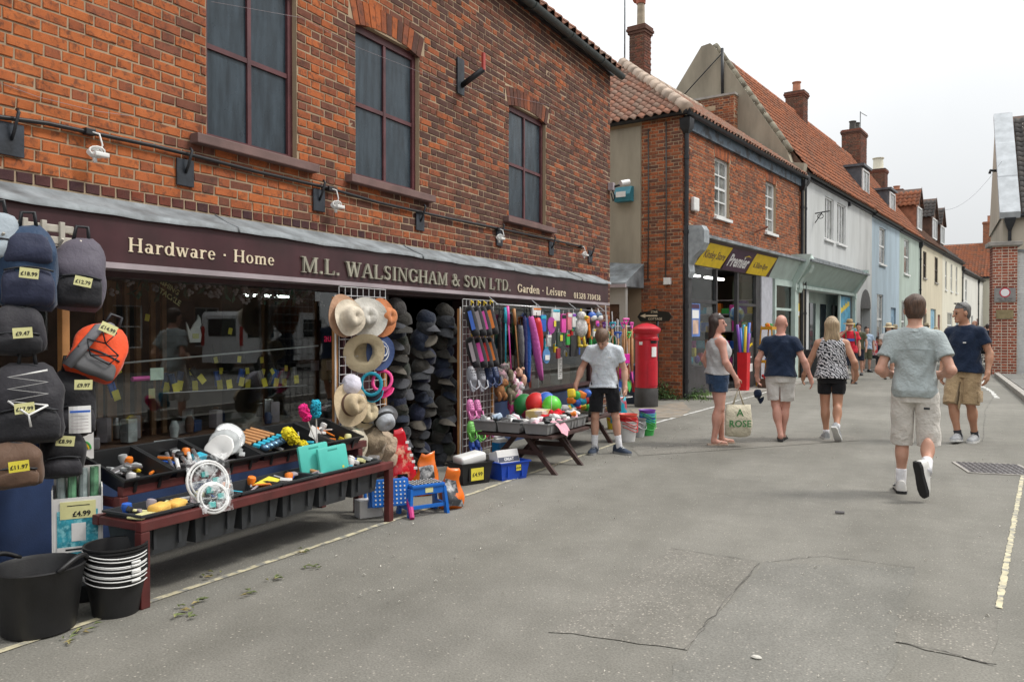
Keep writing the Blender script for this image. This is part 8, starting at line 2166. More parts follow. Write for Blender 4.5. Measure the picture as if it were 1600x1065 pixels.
# ================================================================ people (one continuous body each, clothes and hair as children)
import openvdb
class SDF:
 def __init__(s, lo, hi, res):
  s.lo, s.res = np.array(lo, float), res
  s.n = np.ceil((np.array(hi) - s.lo) / res).astype(int) + 1
  s.g = np.full(s.n, .25, np.float32)
 def _win(s, a, b, pad):
  i0 = np.maximum(0, np.floor((np.array(a) - pad - s.lo) / s.res).astype(int)); i1 = np.minimum(s.n, np.ceil((np.array(b) + pad - s.lo) / s.res).astype(int) + 1)
  if (i1 <= i0).any(): return None
  ax = [s.lo[k] + np.arange(i0[k], i1[k]) * s.res for k in range(3)]
  return (slice(i0[0], i1[0]), slice(i0[1], i1[1]), slice(i0[2], i1[2])), np.meshgrid(*ax, indexing='ij')
 def _un(s, sl_, d, k):
  g = s.g[sl_]
  if k <= 0: s.g[sl_] = np.minimum(g, d); return
  h = np.clip(.5 + .5 * (g - d) / k, 0, 1)
  s.g[sl_] = g * (1 - h) + d * h - k * h * (1 - h)
 def cone(s, a, b, ra, rb, k=.02):
  a, b = np.array(a, float), np.array(b, float); m = max(ra, rb) + .08
  w_ = s._win(np.minimum(a, b), np.maximum(a, b), m)
  if w_ is None: return s
  sl_, (X, Y, Z) = w_; d = b - a; L = max(1e-9, d @ d)
  t = np.clip(((X - a[0]) * d[0] + (Y - a[1]) * d[1] + (Z - a[2]) * d[2]) / L, 0, 1)
  s._un(sl_, np.sqrt((X - a[0] - t * d[0]) ** 2 + (Y - a[1] - t * d[1]) ** 2 + (Z - a[2] - t * d[2]) ** 2) - (ra + (rb - ra) * t), k); return s
 def ell(s, c, r, k=.02, rot=None):
  c, r = np.array(c, float), np.array(r, float); m = r.max()
  w_ = s._win(c - m, c + m, .08)
  if w_ is None: return s
  sl_, (X, Y, Z) = w_; X, Y, Z = X - c[0], Y - c[1], Z - c[2]
  if rot is not None:
   q = np.array(rot.transposed()); X, Y, Z = [q[i][0] * X + q[i][1] * Y + q[i][2] * Z for i in range(3)]
  s._un(sl_, (np.sqrt((X / r[0]) ** 2 + (Y / r[1]) ** 2 + (Z / r[2]) ** 2) - 1) * r.min(), k); return s
 def col(s, prof, k=.02):
  """torso-like column: rows of (z, cx, cy, rx, ry)"""
  p = np.array(sorted(prof)); m = p[:, 3:].max() + .05
  w_ = s._win((p[:, 1].min() - m, p[:, 2].min() - m, p[0, 0]), (p[:, 1].max() + m, p[:, 2].max() + m, p[-1, 0]), .05)
  sl_, (X, Y, Z) = w_
  cx, cy, rx, ry = [np.interp(Z, p[:, 0], p[:, i]) for i in (1, 2, 3, 4)]
  d = (np.sqrt(((X - cx) / rx) ** 2 + ((Y - cy) / ry) ** 2) - 1) * np.minimum(rx, ry)
  s._un(sl_, np.maximum(d, np.maximum(p[0, 0] - Z, Z - p[-1, 0])), k); return s
 def cut(s, fn):
  sl_, (X, Y, Z) = s._win(s.lo, s.lo + s.n * s.res, 0); s.g[sl_] = np.maximum(s.g[sl_], fn(X, Y, Z)); return s
 def mesh(s, name, m_, wr=0., wk=0.):
  s.g[0], s.g[-1] = .2, .2; s.g[:, 0], s.g[:, -1] = .2, .2; s.g[:, :, 0], s.g[:, :, -1] = .2, .2
  G_ = openvdb.FloatGrid(.25); G_.copyFromArray(s.g)
  pts, q = G_.convertToQuads(isovalue=0.0)
  v = s.lo + pts * s.res
  if wr:
   n_ = np.sin(v[:, 2] * 38 + 3 * np.sin(v[:, 0] * 17 + wk) + 2 * np.sin(v[:, 1] * 21 - wk)) * np.sin(v[:, 0] * 13 + v[:, 1] * 9 + wk * 2) + .6 * np.sin(v[:, 0] * 30 + v[:, 2] * 22 + wk * 3)
   c = np.array([np.interp(v[:, 2], [0, 2], [0, 0]), 0 * v[:, 0]]).T
   out = v.copy(); out[:, :2] -= v[:, :2].mean(0) * 1.0
   L = np.maximum(1e-6, np.linalg.norm(out[:, :2], axis=1))[:, None]; v[:, :2] += out[:, :2] / L * (n_ * wr)[:, None]
  me = bpy.data.meshes.new(name); me.from_pydata(v.tolist(), [], q[:, ::-1].tolist() if SDF.flip else q.tolist())
  me.materials.append(m_); me.polygons.foreach_set('use_smooth', [True] * len(me.polygons)); me.update()
  return me
 flip = True
def skin(name, c):
 m, n, l, p = _nodes(name)
 t = n.new('ShaderNodeTexCoord').outputs['Object']
 a = _noise(n, l, t, 9, 5); b = _noise(n, l, t, 220, 2)
 l.new(_ramp(n, l, a.outputs['Fac'], [(.3, (c[0] * .88, c[1] * .76, c[2] * .72)), (.7, c)]).outputs['Color'], p.inputs['Base Color'])
 p.inputs['Roughness'].default_value = .55; p.inputs['Subsurface Weight'].default_value = .08; p.inputs['Subsurface Radius'].default_value = (.01, .004, .002)
 _bump(n, l, p, b.outputs['Fac'], .1, .003)
 return m
SK1, SK2, SK3 = skin('fair_skin', (.56, .33, .24)), skin('tanned_skin', (.46, .25, .16)), skin('rosy_skin', (.58, .32, .25))
def hairm(name, c):
 m, n, l, p = _nodes(name)
 t = n.new('ShaderNodeTexCoord').outputs['Object']
 mp = n.new('ShaderNodeMapping'); mp.inputs['Scale'].default_value = (60, 60, 5); l.new(t, mp.inputs[0])
 a = _noise(n, l, mp.outputs[0], 1.5, 4, .6, .3)
 l.new(_ramp(n, l, a.outputs['Fac'], [(.3, tuple(x * .5 for x in c)), (.7, tuple(min(1, x * 1.5) for x in c))]).outputs['Color'], p.inputs['Base Color'])
 p.inputs['Roughness'].default_value = .5
 _bump(n, l, p, a.outputs['Fac'], .8, .01)
 return m
H_BRN, H_DKB, H_BLD, H_GRY = hairm('brown_hair', (.075, .04, .024)), hairm('dark_brown_hair', (.03, .016, .012)), hairm('blonde_hair', (.34, .25, .15)), hairm('grey_hair', (.12, .115, .11))
M_EYE, M_LIP = mat('eye_dark', (.02, .015, .012), .3), mat('sole_black', (.015, .015, .016), .7)
M_SOLEW = mat('sole_white', (.6, .6, .58), .6)
V3 = lambda *a: np.array(a, float)
LEG0 = dict(hip=(.09, 0, .93), knee=(.1, .03, .5), ank=(.105, -.02, .085), toe=(.13, .12, .0))
def person(label, loc, rz, ht, skin_, res=.009, legs=None, arms=None, head=(0, 0, 0), lean=0., girth=1.0, hair=None, hair_style='short', shirt=None, shorts=None, shoe=None, sock=None, hat_=None, far=False, hands=True, grp='people in the street', bust=0., k=0):
 """legs/arms: {'L': {...}, 'R': {...}} joints in a 1.75 m body facing +y, right hand side +x"""
 S = ht / 1.75
 L = {s_: dict(LEG0, **{q: v for q, v in (legs or {}).get(s_, {}).items()}) for s_ in 'LR'}
 mir = lambda v, s_: V3(v[0] * (1 if s_ == 'R' else -1), v[1], v[2]) * S
 J = {s_: {q: mir(v, s_) for q, v in L[s_].items()} for s_ in 'LR'}
 A0 = dict(sho=(.178, -.01, 1.385), elb=(.25, -.03, 1.12), wri=(.26, .05, .87), tip=(.25, .09, .7))
 A = {s_: {q: mir(v, s_) for q, v in dict(A0, **(arms or {}).get(s_, {})).items()} for s_ in 'LR'}
 allp = np.array([p for d in list(J.values()) + list(A.values()) for p in d.values()] + [V3(0, lean, 1.75 * S)])
 lo, hi = allp.min(0) - V3(.2, .24, .06), allp.max(0) + V3(.2, .24, .12)
 B = SDF(lo, hi, res)
 g = girth
 ly = lambda z: lean * max(0, z - .95)
 tor = [(z * S, 0, (ly(z) + cy) * S, rx * S * g, ry * S * g) for z, cy, rx, ry in ((.84, 0, .14, .1), (.93, -.01, .165, .115), (1.05, .0, .145, .1), (1.15, .0, .148, .1), (1.28, .0, .17, .112), (1.38, -.01, .165, .1), (1.44, -.015, .11, .075), (1.47, -.015, .07, .06))]
 B.col(tor, .03)
 nb = V3(0, ly(1.45) - .02, 1.44) * S
 hy, hp_, hr_ = [R(a) for a in head]          # yaw, nod, roll
 HR = Matrix.Rotation(hy, 3, 'Z') @ Matrix.Rotation(-hp_, 3, 'X') @ Matrix.Rotation(hr_, 3, 'Y')
 hc = np.array(Vector(nb) + HR @ Vector((0, .03, .19)) * S)
 hpnt = lambda x, y, z: np.array(Vector(hc) + HR @ Vector((x, y, z)) * S)
 B.cone(nb, hpnt(0, -.015, -.05), .058 * S, .052 * S, .03)
 for s_ in 'LR':
  a, j = A[s_], J[s_]
  a['sho'] = a['sho'] + V3(0, ly(1.4), 0) * S; q = 1 if s_ == 'R' else -1
  B.cone(V3(q * .05, ly(1.4) - .015, 1.43) * S, a['sho'], .045 * S, .054 * S * g ** .5, .05)
  B.cone(a['sho'], a['elb'], .052 * S * g ** .5, .04 * S * g ** .5, .02); B.cone(a['elb'], a['wri'], .042 * S * g ** .5, .028 * S, .02)
  mid = a['elb'] * .7 + a['wri'] * .3; B.ell(mid, V3(.042, .042, .06) * S, .03)
  d = a['tip'] - a['wri']; Ld = np.linalg.norm(d); d = d / Ld
  side = np.cross(d, V3(0, 1, 0)) if abs(d[1]) < .8 else np.cross(d, V3(0, 0, 1)); side /= np.linalg.norm(side)
  up_ = np.cross(side, d)             # fingers spread across `fs`
  fs = up_ if abs(d[2]) > .5 else side
  pn = np.cross(fs, d)
  inn = V3(-q, 0, 0)
  if pn @ inn < 0: pn = -pn
  if fs @ V3(0, 1, 0) < 0 and abs(d[2]) > .5: fs = -fs
  pc_ = a['wri'] + d * .05 * S
  B.cone(a['wri'], pc_ + d * .02 * S, .03 * S, .03 * S, .02)
  for e in (-.022, 0, .022): B.cone(a['wri'] + fs * e * .6 * S, a['wri'] + d * .085 * S + fs * e * S, .017 * S, .015 * S, .012)
  if hands:
   for i, ln in enumerate((.07, .08, .074, .058)):
    f0 = a['wri'] + d * .085 * S + fs * (.03 - .02 * i) * S
    f1 = f0 + (d * .6 * ln + pn * .012) * S; f2 = f1 + (d * .38 * ln + pn * .03) * S
    B.cone(f0, f1, .0095 * S, .0088 * S, .004); B.cone(f1, f2, .0088 * S, .0075 * S, .004)
   t0 = a['wri'] + d * .03 * S + fs * .025 * S; t1 = t0 + (d * .035 + fs * .035 + pn * .01) * S; B.cone(t0, t1, .014 * S, .011 * S, .01); B.cone(t1, t1 + (d * .035 + pn * .012 + fs * .004) * S, .011 * S, .009 * S, .006)
  gl_ = g ** .8
  B.cone(j['hip'], j['knee'], .09 * S * gl_, .056 * S * gl_, .04); B.cone(j['knee'], j['ank'], .052 * S * gl_, .036 * S, .02)
  kn, an = j['knee'], j['ank']; back = V3(0, -.022, 0) * S
  B.ell(kn * .68 + an * .32 + back, V3(.052, .052, .1) * S * gl_, .04)
  if shoe and not shoe[2]: continue
  B.cone(j['ank'] - V3(0, 0, .035) * S, j['toe'] - V3(0, 0, -.03) * S, .036 * S, .026 * S, .03)
 if bust:
  for q in (-1, 1): B.ell(V3(q * .075, ly(1.26) + .085, 1.25) * S, V3(.07, .06, .07) * S * bust, .04)
 # head
 B.ell(hpnt(0, -.012, .04), V3(.076, .094, .09) * S, .02, HR); B.ell(hpnt(0, .012, -.035), V3(.062, .075, .082) * S, .03, HR)
 B.cone(hpnt(0, .082, .012), hpnt(0, .106, -.026), .011 * S, .016 * S, .012); B.ell(hpnt(0, .07, -.095), V3(.03, .025, .022) * S, .02, HR)
 B.cone(hpnt(-.035, .074, .028), hpnt(.035, .074, .028), .014 * S, .014 * S, .012); B.cone(hpnt(-.018, .084, -.062), hpnt(.018, .084, -.062), .009 * S, .009 * S, .006)
 for q in (-1, 1): B.ell(hpnt(q * .08, -.008, -.005), V3(.012, .022, .034) * S, .006, HR)
 o = bpy.data.objects.new('person', B.mesh('person', skin_)); put(o, None, loc, (0, 0, rz)); tag(o, label, 'person', grp)
 sub = lambda sd, name, m_, wr=0.: put(bpy.data.objects.new(name, sd.mesh(name, m_, wr, k)), o)
 if not far:
  mb = MB()
  for q in (-1, 1): mb.ball(tuple(hpnt(q * .031, .083, .005)), .0105 * S, 8)
  mb.build('eyes', M_EYE, o, True)['kind'] = 'stuff'
  mb = MB(); mb.tube([tuple(hpnt(x, .094 - abs(x) * .25, -.062 + abs(x) * .02)) for x in (-.024, -.012, 0, .012, .024)], .0045 * S, 6); mb.build('lips', mat('lips', (.4, .15, .13), .5), o, True)
  if hair and hair_style != 'none':
   mb = MB()
   for q in (-1, 1): mb.tube([tuple(hpnt(q * x, .088 - x * .2, .038)) for x in (.016, .03, .046)], .005 * S, 5)
   mb.build('eyebrows', hair, o)['kind'] = 'stuff'
 # hair
 if hair and hair_style != 'none':
  hs = SDF(hc - V3(.2, .26, .5) * S, hc + V3(.2, .2, .2) * S, max(res, .008))
  t_ = .014 if hair_style != 'crop' else .006
  hs.ell(hpnt(0, -.018, .045), (V3(.076, .094, .092) + t_) * S, .02, HR); hs.ell(hpnt(0, -.045, -.02), V3(.07, .055, .07) * S + t_ * .5, .03, HR)
  inv = np.array(HR.transposed())
  def face(X, Y, Z):
   x, y, z = [(inv[i][0] * (X - hc[0]) + inv[i][1] * (Y - hc[1]) + inv[i][2] * (Z - hc[2])) / S for i in range(3)]
   hl = .062 if hair_style != 'fringe' else .035
   low = -.075 if hair_style in ('short', 'crop', 'fringe') else -.6
   f1 = np.minimum(y - .015 + .0 * z, hl - z)          # front of the face below the hair line
   ear = np.minimum(np.minimum(.02 - z, y + .03), 1)
   f1 = np.maximum(f1, np.minimum(.028 - z, y + .028) if hair_style in ('short', 'crop') else -1)
   return np.maximum(f1, low - z) * S
  hs.cut(face)
  if hair_style == 'long':
   for q, xx in ((-1, -.055), (0, 0), (1, .055)): hs.cone(hpnt(xx, -.06, .03), hpnt(xx * 1.25, -.095, -.3 + .03 * abs(q)), .05 * S, .03 * S, .03)
   for q in (-1, 1): hs.cone(hpnt(q * .075, -.02, .03), hpnt(q * .085, -.05, -.2), .026 * S, .024 * S, .02)
  if hair_style == 'longside':
   for xx in (-.05, 0, .05): hs.cone(hpnt(xx, -.06, .03), hpnt(xx * .8, -.12, -.3), .048 * S, .022 * S, .03)
   for q in (-1, 1): hs.cone(hpnt(q * .07, -.015, .04), hpnt(q * .075, -.075, -.16), .024 * S, .03 * S, .03)
  sub(hs, 'hair', hair, .004)
 if shirt:
  m_, hem, slv, loose, nm = shirt
  T = SDF(V3(-.5, -.42 + min(0, lean * .4), hem - .1) * S, V3(.5, .42 + max(0, lean * .5), 1.56) * S, res)
  zt = 1.475 if slv > 0 else 1.44
  prof = []
  for z, cx, cy, rx, ry in tor:
   if z / S > zt + .01: continue
   low = 1 - min(1, max(0, (z / S - .9) / .45)); e = .014 + loose * low
   prof.append((z, cx, cy, rx + e * S, ry + e * S))
  prof.append(((hem - .03) * S, 0, ly(hem) * S, (.17 * g + .016 + loose) * S, (.122 * g + .016 + loose) * S))
  prof = [p for p in prof if p[0] >= (hem - .031) * S]
  T.col(prof, .02)
  if bust:
   for q in (-1, 1): T.ell(V3(q * .075, ly(1.26) + .09, 1.25) * S, V3(.076, .068, .08) * S * bust, .05)
  for s_ in 'LR':
   a = A[s_]; q = 1 if s_ == 'R' else -1
   if slv > 0:
    T.cone(V3(q * .05, ly(1.4) - .015, 1.43) * S, a['sho'], .052 * S, .064 * S * g ** .4, .05)
    e = a['sho'] + (a['elb'] - a['sho']) * slv; T.cone(a['sho'], e, .066 * S * g ** .4, (.062 + loose * .5) * S * g ** .4, .04)
   else: T.cone(V3(q * .04, ly(1.4), 1.38) * S, V3(q * .115, ly(1.4) - .005, 1.425) * S, .06 * S, .042 * S, .04)
  T.cut(lambda X, Y, Z: hem * S + .012 * np.cos(X * 9) - Z)
  if slv > 0:
   for s_ in 'LR':
    a = A[s_]; d = (a['elb'] - a['sho']) / np.linalg.norm(a['elb'] - a['sho']); e = a['sho'] + (a['elb'] - a['sho']) * slv; q = 1 if s_ == 'R' else -1
    T.cut(lambda X, Y, Z: np.where((X * q > .2 * S * g ** .5) & ((X - e[0]) ** 2 + (Y - e[1]) ** 2 + (Z - e[2]) ** 2 < .0169), (X - e[0]) * d[0] + (Y - e[1]) * d[1] + (Z - e[2]) * d[2], -1))
  sub(T, nm, m_, .006)
 if shorts:
  m_, hem, loose, nm = shorts
  P_ = SDF(V3(-.34, -.4, hem - .1) * S, V3(.34, .45, 1.1) * S, res)
  P_.col([(.82 * S, 0, 0, .165 * S * g, .125 * S * g), (.93 * S, 0, -.01 * S, .178 * S * g, .128 * S * g), (1.02 * S, 0, 0, .16 * S * g, .114 * S * g)], .02)
  for s_ in 'LR':
   j = J[s_]; hk = j['knee'] - j['hip']; t_ = min(1.25, (j['hip'][2] - hem * S) / max(.05, -hk[2])); e = j['hip'] + hk * (t_ + .06)
   P_.cone(j['hip'], e, (.098 * g + loose * .3) * S, (.07 * g + loose) * S, .008)
   dn = hk / np.linalg.norm(hk); e2 = j['hip'] + hk * t_; q = 1 if s_ == 'R' else -1
   P_.cut(lambda X, Y, Z: np.where((X * q > -.0) & (Z < .8 * S), (X - e2[0]) * dn[0] + (Y - e2[1]) * dn[1] + (Z - e2[2]) * dn[2], -1))
  P_.cut(lambda X, Y, Z: np.where(Z < .77 * S, (.77 * S - Z) * .035 + .004 - np.abs(X), -1))
  sub(P_, nm, m_, .004)
 for s_ in 'LR':
  j = J[s_]; f_ = j['toe'] - j['ank']; fl = V3(f_[0], f_[1], 0)
  lw = j['knee'] - j['ank']; lw = lw / np.linalg.norm(lw)
  # foot frame: forward along the foot, up away from the sole
  heel_z = j['ank'][2] - .085 * S
  fwd = V3(f_[0], f_[1], (j['toe'][2] - heel_z)); fwd = fwd / np.linalg.norm(fwd)
  sd = np.cross(fwd, V3(0, 0, 1));
  if np.linalg.norm(sd) < .2: sd = V3(1, 0, 0)
  sd /= np.linalg.norm(sd); uu = np.cross(sd, fwd)
  if uu @ lw < 0: uu = -uu
  base = j['ank'] - uu * .085 * S
  S2 = S; S = S * (1.14 if shoe and not shoe[2] else 1)
  M_ = Matrix(((sd[0], fwd[0], uu[0], base[0]), (sd[1], fwd[1], uu[1], base[1]), (sd[2], fwd[2], uu[2], base[2]), (0, 0, 0, 1)))
  if shoe:
   mu, ms, low = shoe
   def ring(y, w_, h0, h1, n_=14): return [(w_ * math.cos(a_) * S, y * S, (h0 + (h1 - h0) * max(0, math.sin(a_)) ** .8) * S) for a_ in [PI * i / (n_ - 1) for i in range(n_)]] + [(-w_ * .9 * S, y * S, (h0 - .001) * S), (w_ * .9 * S, y * S, (h0 - .001) * S)]
   if not low:
    mb = MB(); mb.loft([ring(-.085, .02, .022, .075), ring(-.075, .034, .022, .1), ring(-.04, .038, .022, .105), ring(.01, .04, .022, .1), ring(.06, .044, .022, .08), ring(.11, .048, .022, .062), ring(.15, .043, .022, .052), ring(.18, .028, .022, .042), ring(.19, .01, .022, .03)], M=M_)
    so_ = mb.build('shoe', mu, o, 50)
    mb = MB()
    for i in range(4): mb.tube([tuple(M_ @ Vector((x * S, (.03 + .022 * i) * S, (.098 - .011 * i - abs(x) * .25) * S))) for x in (-.022, 0, .022)], .003, 4)
    mb.build('laces', M_WPL, so_)['kind'] = 'stuff'
   else:
    mb = MB()
    for sgn_ in (-1, 1): mb.tube([tuple(M_ @ Vector(p) ) for p in [(sgn_ * .042 * S, .04 * S, .02 * S), (sgn_ * .03 * S, .09 * S, .055 * S), (0, .115 * S, .06 * S)]], .009 * S, 6, flat=.4)
    so_ = mb.build('sandal', mu, o, True)
   mb = MB(); out = [(.03, -.085), (.04, -.05), (.038, .02), (.046, .09), (.047, .14), (.035, .18), (.01, .195)]
   poly = [(x * S, y * S) for x, y in out] + [(-x * S, y * S) for x, y in out[::-1]]
   mb.prism(poly, 0.0, .024 * S, M=M_); mb.build('sole', ms, so_)
  S = S2
  if sock:
   ms_, hh = sock
   mb = MB(); e = j['ank'] + lw * hh * S; mb.tube([tuple(j['ank'] - lw * .03 * S), tuple(j['ank'] + lw * .02 * S), tuple(e - lw * .01 * S), tuple(e)], [.045 * S, .043 * S, .046 * S, .042 * S], 14); mb.build('sock', ms_, o, True)
 if hat_:
  m_, rb_, rc_, hh, band = hat_
  MH = Matrix.Translation(Vector(hpnt(0, -.012, .07))) @ HR.to_4x4() @ Matrix.Rotation(R(-6), 4, 'X')
  mb = MB(); mb.lathe([(rb_, -.02), (rc_ * 1.1, .0), (rc_, .02), (rc_ * .92, hh * .8), (rc_ * .7, hh), (.001, hh * .96)], 24, M=MH, cap=False, sy=1.15); hto = mb.build('hat', m_, o, True)
  if band: mb = MB(); mb.lathe([(rc_ * 1.05, .005), (rc_ * 1.02, .035)], 24, M=MH, cap=False, sy=1.15); mb.build('hat_band', band, hto, True)
 return o, hpnt, A, J
def gp(px, py): g = G(px, py); return (g.x, g.y, 0)
KIND = dict(k=0)
# man in chambray shirt, walking away
C_CHAM = cloth('chambray', (.38, .43, .43), 6, .7, .9, .1); C_OFFW = cloth('off_white_cotton', (.6, .57, .52), 6, .7); C_KHAKI = cloth('khaki_cotton', (.36, .26, .15), 7, .7); C_NVT = cloth('navy_cotton', (.012, .022, .048), 6, .6); C_LGS = cloth('light_grey_cotton', (.55, .53, .5), 6, .7)
M_TRN = mat('white_leather', (.68, .67, .64), .5, var=.08); M_TRG = mat('grey_mesh_shoe', (.3, .31, .32), .7, var=.2, vs=20); M_SOCK = cloth('white_sock', (.7, .7, .72), 20, .3)
o, hp1, A1, J1 = person('man in pale chambray shirt and off white shorts walking away, nearest of the walkers', gp(1428, 772), R(-4), 1.80, SK1, .008,
 legs=dict(L=dict(knee=(.1, .06, .5), ank=(.11, .05, .085), toe=(.14, .2, 0)), R=dict(knee=(.11, .02, .5), ank=(.12, -.3, .27), toe=(.14, -.28, .075))),
 arms=dict(L=dict(elb=(.27, -.1, 1.1), wri=(.19, .1, 1.05), tip=(.08, .2, 1.06)), R=dict(elb=(.29, -.1, 1.11), wri=(.2, .1, 1.06), tip=(.1, .2, 1.06))),
 head=(6, 4, 0), hair=H_BRN, shirt=(C_CHAM, .86, .6, .025, 'shirt'), shorts=(C_OFFW, .44, .03, 'shorts'), shoe=(M_TRN, M_LIP, False), sock=(M_SOCK, .13), girth=.95, k=1)
mb = MB(); mb.tube([(.075 * math.cos(a), -.02 + .07 * math.sin(a), 1.495 + .012 * math.sin(a)) for a in [2 * PI * i / 20 for i in range(20)]], .02, 6, closed=True, flat=.7); mb.build('collar', C_CHAM, o, True)
mb = MB(); mb.tube([(x, -.128 + .12 * x * x - .004, 1.33 - .03 * abs(x)) for x in np.linspace(-.15, .15, 11)], .0035, 4); mb.build('yoke_seam', C_CHAM, o, True)
mb = MB(); mb.bbox((.11, -.137, .8), (.05, .006, .02), .003); mb.build('pocket_label', M_BLK, o)
for q, x in (('L', -.058), ('R', .058)):
 so_ = [c for c in o.children if c.name.startswith('shoe')][0 if q == 'L' else 1]; a_ = J1[q]['ank']
 if q == 'L':
  mb = MB(); mb.add([(a_[0] + x + .004, a_[1] + y, z) for y, z in ((-.09, .075), (.02, .045), (.1, .07), (.02, .06))] + [(a_[0] + x - .004, a_[1] + y, z) for y, z in ((-.09, .075), (.02, .045), (.1, .07), (.02, .06))], [(0, 1, 2, 3), (7, 6, 5, 4), (0, 4, 5, 1), (1, 5, 6, 2), (2, 6, 7, 3), (3, 7, 4, 0)]); mb.build('shoe_stripe', M_BLK, so_)
# man in navy T-shirt, grey hair
o, hp2, A2_, J2 = person('grey haired man in navy T-shirt and khaki cargo shorts with sunglasses on his head', gp(1506, 690), R(156), 1.85, SK2, .009,
 legs=dict(R=dict(knee=(.08, .16, .52), ank=(.02, .12, .1), toe=(.0, .28, .03)), L=dict(knee=(.1, .06, .5), ank=(.08, -.12, .085), toe=(.1, .04, 0))),
 arms=dict(L=dict(elb=(.28, -.04, 1.12), wri=(.29, .05, .88), tip=(.28, .08, .71))), head=(-38, 6, 0), hair=H_GRY, hair_style='crop', shirt=(C_NVT, .88, .55, .03, 'shirt'), shorts=(C_KHAKI, .48, .028, 'shorts'), shoe=(M_TRG, M_SOLEW, False), sock=(mat('dark_sock', (.03, .03, .035), .9), .06), girth=1.06, k=2)
mb = MB()
for q in (-1, 1): mb.ball(tuple(hp2(q * .032, .05, .132)), (.022, .022, .01), 8); mb.tube([tuple(hp2(q * .05, .045, .13)), tuple(hp2(q * .086, -.02, .06))], .004, 4)
mb.build('sunglasses', M_BLK, o, True)
mb = MB(); mb.bbox((-.06, .15, 1.33), (.04, .006, .018), .003); mb.build('chest_logo', M_WPL, o)
for q in (-1, 1):
 mb = MB(); mb.bbox((q * .205, .03, .62), (.03, .15, .15), .012); mb.build('cargo_pocket', C_KHAKI, o, 40)
mb = MB(); w_ = A2_['L']['wri']; mb.lathe([(.034, -.008), (.034, .008)], 14, TR(*w_)); mb.build('wristband', M_WOODD, o)
# bald man and blonde woman hand in hand
o, hp3, A3, J3 = person('bald man in navy T-shirt and light shorts holding a cap, walking away', gp(1219, 688), R(2), 1.69, SK3, .009,
 legs=dict(R=dict(knee=(.06, .08, .5), ank=(.02, .1, .085), toe=(.03, .25, 0)), L=dict(knee=(.06, .0, .5), ank=(-.02, -.12, .1), toe=(.0, .04, .02))),
 arms=dict(L=dict(elb=(.3, -.02, 1.13), wri=(.33, .06, .9), tip=(.31, .1, .74)), R=dict(elb=(.31, .0, 1.12), wri=(.39, .06, .89), tip=(.42, .1, .75))), head=(-8, 4, 0), hair=None, shirt=(C_NVT, .9, .5, .025, 'shirt'), shorts=(C_LGS, .57, .03, 'shorts'), shoe=(mat('flip_flop_strap', (.08, .07, .05), .7), M_LIP, True), girth=1.12, k=3)
hw = o.matrix_basis @ Vector(A3['L']['tip'])
cap('dark peaked cap carried in the bald man\'s left hand', hw + Vector((0, 0, -.1)), (R(60), R(70), R(-60)), md, mbr, C_NVT, .72)
def zebra(n, l, vec, col):
 wv = n.new('ShaderNodeTexWave'); wv.wave_type = 'BANDS'; wv.bands_direction = 'DIAGONAL'; wv.inputs['Scale'].default_value = 12; wv.inputs['Distortion'].default_value = 7; wv.inputs['Detail'].default_value = 1.5; wv.inputs['Detail Scale'].default_value = 2.2; l.new(vec, wv.inputs['Vector'])
 return _ramp(n, l, wv.outputs['Fac'], [(.42, (.012, .014, .02)), (.52, (.62, .62, .64))]).outputs['Color']
o, hp4, A4, J4 = person('blonde woman in zebra print top and black shorts walking away', gp(1299, 686), R(4), 1.66, SK2, .009,
 legs=dict(L=dict(knee=(.09, .04, .5), ank=(.07, .02, .085), toe=(.1, .17, 0)), R=dict(knee=(.08, -.02, .5), ank=(.08, -.26, .2), toe=(.1, -.2, .045))),
 arms=dict(L=dict(elb=(.3, -.0, 1.12), wri=(.38, .05, .92), tip=(.41, .1, .79)), R=dict(elb=(.3, -.08, 1.12), wri=(.33, .04, .93), tip=(.3, .12, .8))), head=(4, 0, 0), hair=H_BLD, hair_style='long', shirt=(cloth('zebra_print', (.5, .5, .5), 6, .5, pattern=zebra), .88, 0, .03, 'top'), shorts=(cloth('black_cotton', (.01, .01, .012), 7, .5), .66, .015, 'shorts'), shoe=(M_TRG, M_SOLEW, False), sock=(M_SOCK, .05), girth=1.14, k=4)
# woman with tote bag
C_GRM = cloth('grey_marl', (.42, .42, .42), 9, .4); C_DEN = cloth('denim', (.03, .06, .12), 9, .6)
o, hp5, A5, J5 = person('dark haired woman in grey vest and denim shorts, face turned right', gp(1121, 694), R(-58), 1.69, SK3, .009,
 legs=dict(R=dict(knee=(.09, .0, .5), ank=(.09, -.08, .085), toe=(.1, .08, 0)), L=dict(knee=(.08, .06, .5), ank=(.07, .08, .085), toe=(.09, .24, 0))),
 arms=dict(R=dict(elb=(.26, .02, 1.12), wri=(.25, .16, .92), tip=(.24, .2, .78)), L=dict(elb=(.27, -.1, 1.14), wri=(.22, .02, .93), tip=(.2, .12, .82))), head=(-26, -3, 0), hair=H_DKB, hair_style='longside', shirt=(C_GRM, .95, 0, .02, 'vest'), shorts=(C_DEN, .72, .02, 'shorts'), shoe=(mat('beige_sandal', (.5, .38, .3), .6), mat('tan_sole', (.45, .34, .26), .7), True), girth=1.16, bust=1.0, k=5)
mb = MB(); mb.tube([tuple(hp5(x, .03 - .0 * x, .135 - x * x * 4)) for x in (-.05, 0, .05)], .008, 6); mb.build('hair_clip', M_WPL, o)
hw = o.matrix_basis @ Vector(A5['R']['tip'])
tt = thing('tote_bag', 'cream cotton tote bag with green lettering carried by the dark haired woman', 'bag', (hw.x, hw.y, 0), YAW)
zt_ = hw.z - .21
C_TOTE = cloth('cream_canvas', (.55, .5, .38), 9, .6)
